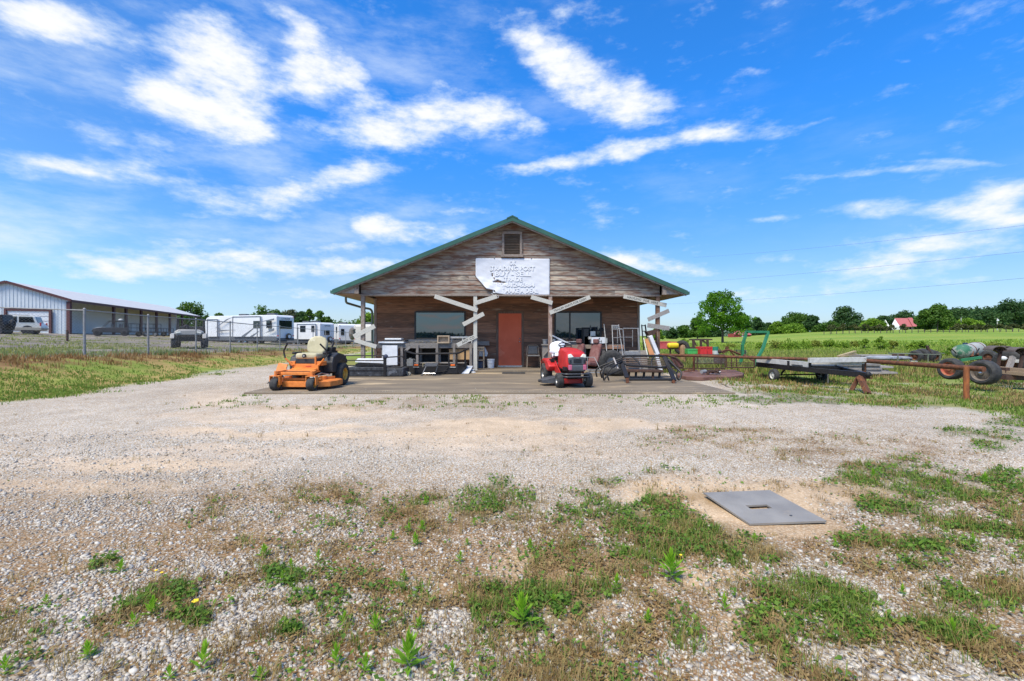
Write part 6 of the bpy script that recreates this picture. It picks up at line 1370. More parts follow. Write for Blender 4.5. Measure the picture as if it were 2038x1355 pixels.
def axle_wheels():
    t = thing('axle_pair', 'old axle frame with two large worn tyres behind the rusty post', 'axle', (11.3, 11.2, 0))
    HUB = mat('hub_rust', (.42, .085, .055), (.3, .12, .05), 16, .7, c3=(.15, .07, .03), thr=.55)
    DK = mat('hub_dark', (.15, .12, .09), (.09, .07, .06), 14, .7, c3=(.3, .26, .2), thr=.6)
    w1 = wheel(t, W(1893, 734, 12.2) - t.location + Vector((0, 0, .0)), (1, .22, 0), .285, .24, .18, HUB)
    w2 = wheel(t, W(1958, 741, 11.1) - t.location, (1, .25, 0), .30, .27, .20, DK)
    m = MB(); c = W(1951, 742, 10.95); m.ball(c, .03, 8, 6); m.build('hub_cap', CHROME, t, world=True)
    m = MB(); m.bar(W(1893, 729, 12.3), W(1945, 735, 11.6), .08, .08); m.build('axle_beam', DRUST, t, world=True)
    m = MB(); m.bar(W(1864, 724, 12.2), W(1876, 726, 12.2), .03, .03); m.build('stub', DRUST, t, world=True)
    m = MB(); m.bar(W(1912, 731, 12.4), W(1935, 731, 12.2), .3, .12); m.build('leaf_box', RUST, t, world=True)
axle_wheels()
tyre('tyre', 'big black tyre leaning behind the second axle wheel at the right edge', W(2010, 723, 12.6), (1, .35, .1), .36, .24, .2, RUST)
def seats_frame():
    OW = mat('old_timber', (.26, .19, .12), (.17, .12, .08), 7, .85, bump=.3, sx=(3, 12, 12)); STM = mat('dark_fender', (.085, .065, .055), (.12, .095, .085), 6, .8)
    t = thing('wagon_chassis', 'wooden wagon chassis with rusty rails at the right edge of the picture', 'wagon', (12.3, 11.6, 0))
    m = MB(); m.bar(W(1990, 733, 11.6), W(2075, 741, 11.0), .10, .10); m.build('upper_beam', OW, t, world=True, bevel=.006)
    m = MB(); m.bar(W(1990, 740, 11.55), W(2075, 748, 10.95), .10, .09); m.build('lower_beam', OW, t, world=True, bevel=.006)
    m = MB(); m.box(W(2003, 736, 11.5), (.2, .16, .12)); m.bar(W(1990, 750, 11.5), W(2060, 752, 11.5), .3, .12); m.build('axle_block', DRUST, t, world=True)
    m = MB(); r = random.Random(6)
    for i in range(9): m.tube([W(r.uniform(1955, 2000), r.uniform(712, 725), 13.5), W(r.uniform(1955, 2020), r.uniform(710, 730), 13.2)], .02, 5)
    m.build('spring_bar', DRUST, t, world=True)
    m = MB(); m.ball(W(1997, 713, 12.6), (.09, .07, .06), 8, 6); m.build('rag', WHITE, t, world=True)
    m = MB(); m.bar(W(2018, 718, 12.4), W(2045, 721, 12.4), .2, .09); m.build('pale_panel', OFFWHITE, t, world=True)
    for i, (px, py, D, lab) in enumerate(((1989, 694, 11.8, 'first dark curved mudguard on a post left of its twin above the wagon'), (2033, 697, 11.6, 'second dark curved mudguard at the right picture edge above the wagon'))):
        q = thing('mudguard_pair', lab, 'mudguard', (XB(px, D), D, 0), 0, 'dark mudguards on posts')
        for dx, dd in ((-8, 0), (7, .3)):
            c = W(px + dx, py + 3, D + dd); m = MB(); pr = [(math.cos(a) * .17, math.sin(a) * .12) for a in [math.pi * k / 10 for k in range(11)]]; inner = [(x * .82, z * .72 - .0) for x, z in pr[::-1]]
            poly = pr + inner
            vs = []; n = 11
            for yy in (-.14, .16):
                vs += [(c.x + x, c.y + yy, c.z + z) for x, z in pr]; vs += [(c.x + x * .88, c.y + yy, c.z + z * .82) for x, z in pr]
            fs = [(k, k + 1, 2 * n + k + 1, 2 * n + k) for k in range(n - 1)] + [(n + k, n + k + 1, 3 * n + k + 1, 3 * n + k)[::-1] for k in range(n - 1)] + [(k, n + k, n + k + 1, k + 1) for k in range(n - 1)] + [(2 * n + k, 2 * n + k + 1, 3 * n + k + 1, 3 * n + k) for k in range(n - 1)]
            vs = [Matrix.Rotation(R(-12), 3, 'Z') @ (Vector(v) - c) + c for v in vs]; m.add(vs, fs + [tuple(range(2 * n, 3 * n))]); m.build('guard', STM, q, world=True)  # last face is a back plate added to keep the hollow dark
        m = MB(); m.bar(W(px + 3, py + 1, D), W(px - 3, py + 36, D), .06, .05, up=(0, 1, 0)); m.build('post', DRUST, q, world=True)
        m = MB(); m.bar(W(px - 9, py + 2, D), W(px + 2, py + 9, D), .05, .03); m.bar(W(px - 2, py + 3, D + .02), W(px + 50, py + 6, D), .04, .03); m.build('bracket', DRUST, q, world=True)
    q = thing('timber_post', 'grey timber post standing between the two mudguards', 'post', (XB(2012, 11.5), 11.5, 0)); m = MB(); m.bar(W(2016, 710, 11.6), W(2007, 735, 11.5), .1, .08, up=(0, 1, 0)); m.build('shaft', GREYWOODZ, q, world=True)
seats_frame()
# tyres beyond the rail on a low frame
for i, (px, py, D, ax, r_, lab) in enumerate(((1823, 709, 19.5, (1, .3, .1), .26, 'first black tyre in the row beyond the pipe rail'), (1835, 707, 19.6, (1, .3, .1), .29, 'second black tyre in the row beyond the pipe rail'), (1846, 707, 19.7, (1, .3, 0), .29, 'third black tyre in the row beyond the pipe rail'), (1858, 709, 19.8, (.5, 1, .1), .26, 'brown tinted tyre at the right end of the row beyond the rail'))):
    tyre('tyre', lab, W(px, py, D), ax, r_, .22, r_ * .55, RUST, 'tyres in the row beyond the pipe rail')
def low_frame():
    D = 18.6; t = thing('rail_rack', 'long low green rail frame in front of the row of tyres', 'frame', (XB(1830, D), D, 0)); 
    m = MB(); m.tube([W(1768, 703, D), W(1872, 706, D)], .022, 6); m.tube([W(1768, 703, D + 1), W(1880, 703, D + 1)], .018, 6); m.build('rail', mat('faded_green', (.12, .16, .11), (.17, .17, .13), 9, .7), t, world=True)
    for px in (1787, 1847, 1871): m = MB(); m.tube([W(px, 704, D), (XB(px, D), D, 0)], .022, 6); m.build('leg', MATS['faded_green'], t, world=True)
    m = MB(); m.bar(W(1845, 688, 19.5), W(1849, 700, 19.5), .09, .07, up=(0, 1, 0)); m.build('stub_post', DRUST, t, world=True)
    m = MB(); r = random.Random(8)
    for i in range(9): m.box(W(r.uniform(1775, 1815), r.uniform(706, 714), 19.2), (r.uniform(.1, .4), .3, r.uniform(.04, .12)), rz=r.random())
    m.build('scrap', DRUST, t, world=True)
low_frame()
simple('white_drum', 'small pale drum among the scrap beyond the rail', 'drum', lambda m: m.cyl((XB(1814, 19), 19, 0), (XB(1814, 19), 19, .3), .2, n=16), OFFWHITE)

# bins, tank and barrels beyond the gates
def bin_(px0, px1, py0, py1, D, mt, name, label, cat='crate', depth=.5, ribs=True):
    t = thing(name, label, cat, (XB((px0 + px1) / 2, D), D, 0)); x0, x1 = XB(px0, D), XB(px1, D); z1 = W(0, py0, D).z; z0 = W(0, py1, D).z
    w = MB(); k = .03
    w.bx(x0, x1, D, D + k, z0, z1); w.bx(x0, x1, D + depth - k, D + depth, z0, z1); w.bx(x0, x0 + k, D + k, D + depth - k, z0, z1); w.bx(x1 - k, x1, D + k, D + depth - k, z0, z1); w.bx(x0 + k, x1 - k, D + k, D + depth - k, z0, z0 + k); w.build('shell', mt, t, world=True, bevel=.006)
    m = MB(); m.bx(x0 - .015, x1 + .015, D - .015, D - .001, z1 - .05, z1 + .01)
    if ribs:
        n = max(2, int((x1 - x0) / .16))
        for i in range(n + 1): x = x0 + (x1 - x0) * i / n; m.bx(x - .012, x + .012, D - .015, D - .001, z0, z1 - .051)
    m.build('rib', mt, t, world=True)
REDP = mat('red_plastic', (.6, .03, .03), (.5, .03, .03), 6, .5); GRNP = mat('green_plastic', (.05, .38, .08), (.08, .42, .12), 6, .5)
bin_(1312, 1334, 679.5, 694, 24, mat('faded_red', (.5, .06, .06), (.55, .12, .12), 3, .6), 'red_box', 'large faded red steel box just right of the porch post in the grass', 'box', .8, False)
bin_(1334, 1348, 680, 694.5, 24.6, MATS['faded_red'], 'red_box', 'smaller red steel box behind the yellow tank', 'box', .8, False)
bin_(1369, 1394, 694.5, 704, 20.5, GRNP, 'green_crate', 'light green ribbed plastic crate beyond the gates')
bin_(1394, 1406, 690, 705, 20.2, REDP, 'red_crate', 'left one of two bright red crates beyond the gates')
bin_(1406.5, 1417, 690, 705, 20.3, REDP, 'red_crate', 'right one of two bright red crates, beside the green drum')
simple('yellow_tank', 'bright yellow sprayer tank on a thin rusty stand in the grass', 'tank', lambda m: m.box(W(1339, 687.5, 21.5), (.52, .32, .26)), mat('yellow_plastic', (.85, .62, .02), (.75, .52, .02), 6, .4), bevel=.09)
simple('tank_stand', 'rusty post under the yellow sprayer tank', 'stand', lambda m: (m.bar(W(1334, 693, 21.5), W(1334, 707, 21.5), .06, .06, up=(0, 1, 0)), m.bar(W(1330, 694, 21.5), W(1349, 694, 21.5), .2, .04)), DRUST)
simple('wood_stump', 'light brown timber stump standing beside the yellow tank', 'stump', lambda m: m.lathe((XB(1359, 21), 21, -.02), (0, 0, 1), [(.15, 0), (.13, .3), (.145, .5), (.13, .8), (.09, .93), (.001, .96)], 9), mat('stump_wood', (.34, .21, .11), (.24, .15, .08), 5, .85, bump=.4, sx=(5, 5, 1)))
tyre('tyre', 'big dark tractor tyre standing behind the timber stump', W(1357, 691.5, 22.5), (.35, 1, 0), .36, .3, .2, RUST)
def drum(px, py0, pym, py1, D):
    t = thing('drum', 'two tone drum, dark green above pale grey, right of the red crates', 'drum', (XB(px, D), D, 0)); z0, zm, z1 = W(0, py1, D).z, W(0, pym, D).z, W(0, py0, D).z
    m = MB(); m.cyl((0, 0, z0), (0, 0, zm), .15, n=20); m.build('lower', mat('pale_grey', (.5, .53, .52), (.42, .45, .44), 8, .5), t, smooth=True)
    m = MB(); m.cyl((0, 0, zm), (0, 0, z1), .14, n=20); m.build('upper', mat('teal_paint', (.03, .22, .14), (.02, .18, .11), 8, .5), t, smooth=True)
drum(1423, 690, 697.5, 706, 20.6)
def cab():
    D = 27; t = thing('tractor_cab_frame', 'open rusty tractor cab frame standing in the field grass', 'cab frame', (XB(1394, D), D, 0)); p = lambda x, y, d=0: W(x, y, D + d)
    for a, b in ((1379.5, 1381), (1395, 1395), (1408, 1409)): m = MB(); m.bar(p(a, 676), p(b, 696), .11, .11, up=(0, 1, 0)); m.bar(p(a, 676, 1), p(b, 694, 1), .1, .1, up=(0, 1, 0)); m.build('post', DRUST, t, world=True)
    m = MB(); m.bar(p(1378, 676, .5), p(1410, 675.5, .5), 1.1, .08); m.bar(p(1381, 678), p(1386, 688), .08, .05, up=(0, 1, 0)); m.bar(p(1397, 677), p(1408, 684), .1, .05, up=(0, 1, 0)); m.build('roof_frame', DRUST, t, world=True)
    m = MB(); m.bar(p(1371, 692), p(1410, 693), .4, .1); m.build('floor', DRUST, t, world=True)
cab()
simple('dark_rack', 'low dark metal rack lying in the field behind the green roll bar', 'rack', lambda m: [m.bar(W(1465, y, 26), W(1484, y + 1, 26), .4, .03) for y in (697, 700, 703)] + [m.bar(W(x, 696, 26), W(x, 706, 26), .05, .05, up=(0, 1, 0)) for x in (1466, 1475, 1483)], DARKGREY)
simple('twig_debris', 'thin dark branches lying on the gravel off the right slab corner', 'branches', lambda m: [m.tube([G(1412 + i * 6, 756 + i % 3 * 5), G(1430 + i * 5, 762 + i % 4 * 3) + Vector((0, 0, .04)), G(1450 + i * 4, 770 + i % 2 * 5)], .008, 5) for i in range(7)], mat('twig', (.09, .07, .05), (.15, .12, .09), 20, .9))
# ---------------------------------------------------------------- left side: fence, barn, vehicles
def fence():
    t = thing('chain_link_fence', 'tall grey chain link fence with round posts running back on the left', 'fence', (-14.5, 16, gz(-14.5, 16)))
    tops = [(-300, 602, 12.6), (168, 617.5, 15.3), (295, 629, 18.3), (390, 636, 21.4), (458, 641.5, 24.3), (512, 646.5, 27.3), (557, 650, 30.4), (593, 653, 33.5), (623, 655.5, 36.6), (648, 658, 39.6), (669, 659.5, 42.6), (688, 661, 45.6), (704, 662, 48.6), (718, 663, 51.6)]
    P = [W(*q) for q in tops]
    for i, p in enumerate(P):
        m = MB(); g = gz(p.x, p.y) - .1; m.cyl((p.x, p.y, g), (p.x, p.y, p.z + .03), .038 if i in (1, 2) else .03, n=8)
        if i: m.ball((p.x, p.y, p.z + .04), .045, 8, 5)
        m.build('post', GALV, t, world=True)
    m = MB()
    for a, b in zip(P, P[1:]): m.cyl(a, b, .022, n=6, cap=False)
    m.build('top_rail', GALV, t, world=True)
    # wire net: two families of slanting wires as thin triangular prisms
    V = []; Fc = []
    def wire(a, b, r=.0015):
        d = (b - a).normalized(); x = d.cross(Vector((0, 0, 1))).normalized() * r; y = d.cross(x).normalized() * r; k = len(V)
        for q in (a, b):
            for s_ in ((1, 0), (-.5, .87), (-.5, -.87)): V.append(q + x * s_[0] + y * s_[1])
        for j in range(3): Fc.append((k + j, k + (j + 1) % 3, k + 3 + (j + 1) % 3, k + 3 + j))
    for (a, b) in list(zip(P, P[1:]))[:6]:
        ga, gb = gz(a.x, a.y) + .03, gz(b.x, b.y) + .03; L_ = (b - a).length; ha, hb = a.z - ga + .04, b.z - gb + .04; H = (ha + hb) / 2
        def pt(s_, h_): k = s_ / L_; q = a.lerp(b, k); g0 = ga + (gb - ga) * k; hh = ha + (hb - ha) * k; return Vector((q.x, q.y, g0 + hh * h_ / H))
        st = .09; n = int((L_ + H) / st)
        for sg in (1, -1):
            for i in range(n):
                s0 = -H + i * st if sg > 0 else i * st
                u0, u1 = s0, s0 + sg * H; h0, h1 = 0.0, H
                if sg > 0:
                    if u0 < 0: h0 = -u0; u0 = 0
                    if u1 > L_: h1 = H - (u1 - L_); u1 = L_
                else:
                    if u0 > L_: h0 = u0 - L_; u0 = L_
                    if u1 < 0: h1 = H + u1; u1 = 0
                if h1 > h0 + .02: wire(pt(u0, h0), pt(u1, h1))
    me = np_mesh('wire_net', [tuple(Matrix.Translation(t.location).inverted() @ v) for v in V], Fc, GALV); link('wire_net', me, t)
fence()
simple('rusty_post', 'short rusty post standing alone in the gravel behind the fence corner', 'post', lambda m: m.cyl(W(134, 679, 22), W(134, 657, 22), .05, n=10), DRUST)

def barn():
    e = Vector((-56.3, 58.0)); ld = Vector((-.332, .943)); gd = Vector((-.943, -.332)); Wd, Ln = 12.2, 52; zb, ze, zp = 1.35, 5.9, 7.95
    t = thing('metal_barn', 'long white metal barn with maroon trim and open bays along its right side', 'barn', (e.x, e.y, 0))
    def P(s_, l, z): q = e + gd * s_ + ld * l; return Vector((q.x, q.y, z))
    WM = mat('white_ribbed', (.62, .66, .68), (.56, .6, .62), 3, .5); MR = mat('maroon_trim', (.095, .03, .03), (.075, .025, .025), 6, .6); RM = mat('roof_tin', (.52, .51, .50), (.46, .45, .44), 2, .6, 0); IN = mat('inner_tin', (.78, .80, .80), (.70, .72, .72), 3, .6)
    def wall(mb, s0, l0, s1, l1, z0, z1, z1b=None, ribs=.35):
        a, b = P(s0, l0, z0), P(s1, l1, z0); c, d_ = P(s1, l1, z1b if z1b is not None else z1), P(s0, l0, z1); n = (b - a).cross(Vector((0, 0, 1))).normalized() * .05
        mb.add([a, b, c, d_, a + n, b + n, c + n, d_ + n], [(0, 1, 2, 3), (7, 6, 5, 4), (0, 4, 5, 1), (1, 5, 6, 2), (2, 6, 7, 3), (3, 7, 4, 0)])
        L_ = (b - a).length; k = int(L_ / ribs)
        for i in range(k):
            f = (i + .5) / k; q = a.lerp(b, f); tz = z1 + ((z1b if z1b is not None else z1) - z1) * f
            for sg in (0, 1): o = n * (1.4 if sg else -.4); mb.bar(Vector((q.x, q.y, z0)) + o, Vector((q.x, q.y, tz)) + o, .05, .04, up=n)
    m = MB(); h = Wd / 2; wall(m, 0, 0, h, 0, zb, ze, zp - .05); wall(m, h, 0, Wd, 0, zb, zp - .05, ze); m.build('front_wall', WM, t, world=True)
    m = MB(); wall(m, 4.4, .1, 4.4, Ln, zb, 7.2); m.build('inner_wall', IN, t, world=True)
    m = MB(); wall(m, Wd, .1, Wd, Ln, zb, ze); wall(m, 4.4, Ln, Wd, Ln, zb - .4, 6.5); m.build('far_wall', WM, t, world=True)
    for s0, s1 in ((-.25, h), (Wd + .25, h)):
        m = MB(); za = ze - .08 if True else 0; q = [P(s0, -.3, za), P(s1, -.3, zp), P(s1, Ln + .3, zp), P(s0, Ln + .3, za)]; m.add(q + [v + Vector((0, 0, .1)) for v in q], [(0, 1, 2, 3), (7, 6, 5, 4), (0, 4, 5, 1), (1, 5, 6, 2), (2, 6, 7, 3), (3, 7, 4, 0)]); m.build('roof', RM, t, world=True)
        m = MB(); m.bar(P(s0, -.34, za + .02), P(s1, -.34, zp + .02), .08, .3); m.build('rake_trim', MR, t, world=True)
    m = MB(); m.bar(P(-.28, -.3, ze - .12), P(-.28, Ln, ze - .12), .1, .3); m.build('eave_trim', MR, t, world=True)
    for l in (0.0, 11.5, 15.5, 21, 27.5, 34, 41, 50): m = MB(); m.bar(P(.1, l, zb - .3), P(.1, l, ze - .2), .3 if l else .45, .3, up=(0, 1, 0)); m.build('post', MR, t, world=True)
    # garage door with trim on the gable front, and dark sheets painted as the shade of an open bay left of it
    m = MB(); a, b = P(2.0, -.12, zb), P(6.1, -.12, zb); m.bx(0, 0, 0, 0, 0, 0); m = MB()
    q = [P(2.0, -.1, zb), P(6.0, -.1, zb), P(6.0, -.1, zb + 3.05), P(2.0, -.1, zb + 3.05)]; m.add(q + [v + Vector((.02, -.06, 0)) for v in q], [(0, 1, 2, 3), (7, 6, 5, 4), (0, 4, 5, 1), (1, 5, 6, 2), (2, 6, 7, 3), (3, 7, 4, 0)]); d_ = m.build('door', WHITE, t, world=True)
    m = MB()
    for i in range(1, 5): m.bar(P(2.05, -.18, zb + i * .61), P(5.95, -.18, zb + i * .61), .02, .02)
    m.bar(P(1.85, -.2, zb), P(1.85, -.2, zb + 3.2), .28, .2, up=(0, 1, 0)); m.bar(P(6.15, -.2, zb), P(6.15, -.2, zb + 3.2), .28, .2, up=(0, 1, 0)); m.bar(P(1.7, -.2, zb + 3.2), P(6.3, -.2, zb + 3.2), .1, .28); m.build('door_frame', MR, t, world=True)
    m = MB(); m.bar(P(7.2, -.15, zb + 2.9), P(12, -.15, zb + 2.9), .3, .2); m.bar(P(7.2, -.1, zb + 1.5), P(12, -.1, zb + 1.5), .05, 2.4); m.build('bay_shade', MATS['dark_fill'], t, world=True)
    m = MB(); m.bar(P(7.4, -.35, zb + 1.2), P(12, -.35, zb + 1.2), .05, 2.4); m.build('bay_curtain', IN, t, world=True)
barn()

def car(name, label, c, rz, L_, Wd, prof, glass, paint, wheels, wr, group=None, cat='car'):
    t = thing(name, label, cat, c, rz, group)
    m = MB(); m.prism(prof, (0, Wd, 0), origin=(0, -Wd / 2, 0)); m.build('body', paint, t, bevel=.06, seg=3, smooth=True)
    for sy in (-1, 1):
        for g in glass:
            m = MB(); m.prism(g if sy < 0 else g[::-1], (0, .02 * sy, 0), origin=(0, sy * Wd / 2, 0)); m.build('side_window', GLASSD, t)
    for x in wheels:
        for sy in (-1, 1): wheel(t, (x, sy * (Wd / 2 - .12), wr), (0, 1, 0), wr, .24, wr * .62, CHROME)
        m = MB(); m.cyl((x, -Wd / 2 - .012, wr * 1.05), (x, Wd / 2 + .012, wr * 1.05), wr * 1.22, n=24); m.build('wheel_arch', PLASTIC, t)
    return t
GLASSD = glassmat('tinted_glass', (.015, .018, .02), .05, 1.6)
def suv():
    # seen from behind on the right: rear at px 92, front out to the left
    D = 46; base = W(45, 665.5, D); pt = mat('suv_white', (.66, .65, .6), (.6, .59, .54), 2, .35); gold = mat('suv_gold', (.36, .33, .27), (.33, .3, .25), 2, .45)
    z = base.z; prof = [(-2.5, .38), (2.5, .38), (2.55, .75), (2.42, 1.02), (2.22, 1.15), (2.02, 1.80), (1.85, 1.88), (-1.0, 1.88), (-1.75, 1.22), (-2.5, 1.08), (-2.58, .8)]
    gl = [[(-1.45, 1.2), (-.35, 1.2), (-.35, 1.78), (-.95, 1.78)], [(-.25, 1.2), (.75, 1.2), (.75, 1.78), (-.25, 1.78)], [(.9, 1.2), (2.02, 1.2), (1.86, 1.76), (.9, 1.78)]]
    c = (XB(20, D), D, 1.5)
    t = car('suv', 'white and tan suv parked before the barn, seen through the fence', c, R(32), 5, 1.95, prof, gl, pt, (-1.55, 1.5), .39)
    m = MB(); m.bx(-2.52, 2.52, -.995, .995, .40, .72); m.build('lower_panel', gold, t, bevel=.04)
    m = MB(); m.add([(2.235, -.78, 1.2), (2.235, .78, 1.2), (2.05, .72, 1.76), (2.05, -.72, 1.76)], [(0, 1, 2, 3)]); m.build('rear_window', GLASSD, t)
    for sy in (-1, 1): m = MB(); m.bx(2.38, 2.50, sy * .98 - .1 * (sy > 0), sy * .98 + .1 * (sy < 0) , .82, 1.18); m.build('tail_light', RED, t, bevel=.02)
    m = MB(); m.bx(2.45, 2.66, -.9, .9, .48, .66); m.build('bumper', gold, t, bevel=.04)
    m = MB(); 
    for sy in (-1, 1): m.tube([(-.8, sy * .8, 1.93), (1.6, sy * .8, 1.93)], .025, 6)
    m.build('roof_rack', BLACK, t)
    # dark vehicle beside it at the picture edge
    prof = [(-1.6, .5), (1.75, .5), (1.8, 1.0), (1.7, 1.12), (1.62, 1.85), (-.6, 1.85), (-.9, 1.15), (-1.6, 1.1)]
    D2 = 41; t2 = car('dark_jeep', 'black off road car with a spare wheel at the left picture edge', (XB(-34, D2), D2, 1.4), R(25), 3.4, 1.75, prof, [[(-.7, 1.2), (.2, 1.2), (.2, 1.75), (-.5, 1.75)], [(.35, 1.2), (1.55, 1.2), (1.5, 1.75), (.35, 1.75)]], BLACK, (-1.1, 1.15), .4)
    wheel(t2, (1.95, 0, 1.05), (1, 0, 0), .38, .22, .2, BLACK, 'spare_wheel')
suv()
def buggy():
    D = 52; c = (XB(222, D), D, 1.35 + (668 - 668.5) * D / F)
    t = thing('off_road_buggy', 'dark four door off road buggy with white hood parked in the barn bay', 'buggy', c, R(36)); t.scale = (.86, .86, .95)
    m = MB(); m.prism([(-1.9, .5), (-1.75, .85), (-1.2, 1.0), (-.9, 1.02), (1.75, 1.02), (1.85, .6), (1.6, .42), (-1.6, .42)], (0, 1.6, 0), origin=(0, -.8, 0)); m.build('body', PLASTIC, t, bevel=.05)
    m = MB(); m.prism([(-1.8, .9), (-1.1, 1.06), (-.6, 1.05), (-.65, .98), (-1.1, .98)], (0, 1.5, 0), origin=(0, -.75, 0)); m.build('hood', WHITE, t, bevel=.02)
    m = MB()
    for sy in (-.75, .75): m.tube(arc([(-.85, sy, 1.02), (-.25, sy * .9, 1.78), (1.3, sy * .9, 1.76), (1.75, sy, 1.02)], .2), .04, 6); m.tube([(.45, sy, 1.0), (.4, sy * .9, 1.76)], .035, 6)
    for x in (-.25, .45, 1.3): m.tube([(x, -.68, 1.77), (x, .68, 1.77)], .035, 6)
    m.build('roll_cage', BLACK, t)
    m = MB(); m.bx(-.3, 1.35, -.66, .66, 1.79, 1.83); m.build('roof', BLACK, t)
    m = MB(); m.box((.1, 0, 1.2), (.25, 1.1, .5)); m.box((.9, 0, 1.2), (.25, 1.1, .5)); m.build('seat', DARKGREY, t, bevel=.05)
    m = MB(); m.ball((.9, .3, 1.95), (.25, .2, .15), 8, 6); m.build('roof_light', OFFWHITE, t)
    for x in (-1.35, 1.35):
        for sy in (-1, 1): wheel(t, (x, sy * .72, .38), (0, 1, 0), .38, .28, .18, BLACK, tread=16)
buggy()
def small_trailer(px, D, label, s=1.0, rz=0):
    t = thing('utility_trailer', label, 'trailer', (XB(px, D), D, 1.25 if D > 50 else gz(XB(px, D), D)), rz, 'black trailers parked along the barn')
    m = MB(); m.bx(-1.5 * s, 1.5 * s, -.8, .8, .5, .62); m.bar((-1.5 * s, 0, .5), (-2.4 * s, 0, .5), .1, .1); m.build('bed', BLACK, t)
    m = MB()
    for x in (-1.5, -.75, 0, .75, 1.5):
        for y in (-.8, .8): m.bar((x * s, y, .6), (x * s, y, 1.55 if s > 1 else 1.05), .05, .05, up=(0, 1, 0))
    for z in (1.05, 1.55) if s > 1 else (1.05,):
        for y in (-.8, .8): m.bar((-1.5 * s, y, z), (1.5 * s, y, z), .05, .05)
    m.build('rail', BLACK, t)
    for sy in (-1, 1): wheel(t, (0, sy * .95, .33), (0, 1, 0), .33, .2, .18, STEEL)
small_trailer(283, 56, 'tall railed black trailer left of the middle barn posts', 1.1, R(60))
small_trailer(318, 60, 'low black trailer further along under the barn eave', .8, R(10))
def utv():
    D = 28; x = XB(379, D); t = thing('utility_buggy', 'grey utility buggy with open roof frame facing the fence', 'buggy', (x, D, gz(x, D) + .02), R(31))
    GP = mat('grey_body', (.42, .40, .37), (.32, .31, .29), 5, .4)
    m = MB(); m.prism([(-.62, .78), (.62, .78), (.72, .98), (.5, 1.12), (-.5, 1.12), (-.72, .98)], (0, 1.0, 0), origin=(0, -1.2, 0)); m.build('hood', GP, t, bevel=.06, seg=3, smooth=True)
    m = MB(); m.bx(-.62, .62, -1.24, -1.0, .42, .80); m.bx(-.66, .66, -1.0, 1.3, .42, .74); m.build('chassis', PLASTIC, t, bevel=.03)
    m = MB()
    for z in (.50, .58, .66): m.box((0, -1.26, z), (.9, .03, .03))
    m.tube(arc([(-.5, -1.3, .4), (-.55, -1.34, .78), (.55, -1.34, .78), (.5, -1.3, .4)], .1), .03, 6); m.build('front_bumper', BLACK, t)
    for sx in (-1, 1):
        m = MB(); m.box((sx * .5, -1.2, .94), (.24, .08, .09), ry=sx * R(12)); m.build('headlight', MATS['headlight'], t, bevel=.015)
        m = MB(); m.prism([(-1.35, .6), (-1.2, .86), (-.6, .9), (-.35, .6), (-.5, .6), (-.75, .76), (-1.05, .74), (-1.2, .58)], (.2, 0, 0), origin=(sx * .78 - .1, 0, 0), ux=(0, 1, 0)); m.build('fender', GP, t, bevel=.02)
        for y in (-.9, 1.0): wheel(t, (sx * .72, y, .34), (1, 0, 0), .34, .26, .17, BLACK, tread=16)
    m = MB()
    for sx in (-1, 1): m.tube(arc([(sx * .68, -.30, 1.0), (sx * .66, -.05, 1.78), (sx * .66, .95, 1.78), (sx * .70, 1.0, .75)], .1), .035, 6); m.tube([(sx * .66, .4, 1.78), (sx * .68, .4, .8)], .03, 6)
    for y in (-.05, .95): m.tube([(-.66, y, 1.78), (.66, y, 1.78)], .03, 6)
    m.tube([(-.62, .4, 1.2), (.62, .4, 1.2)], .025, 6); m.build('roll_cage', BLACK, t)
    m = MB(); m.box((0, .35, .86), (1.2, .5, .14)); m.box((0, .6, 1.12), (1.2, .12, .42)); m.build('seat', PLASTIC, t, bevel=.04)
    m = MB(); m.ball((-.2, -.15, 1.28), (.16, .05, .16), 10, 6); m.build('steering_wheel', BLACK, t)
utv()

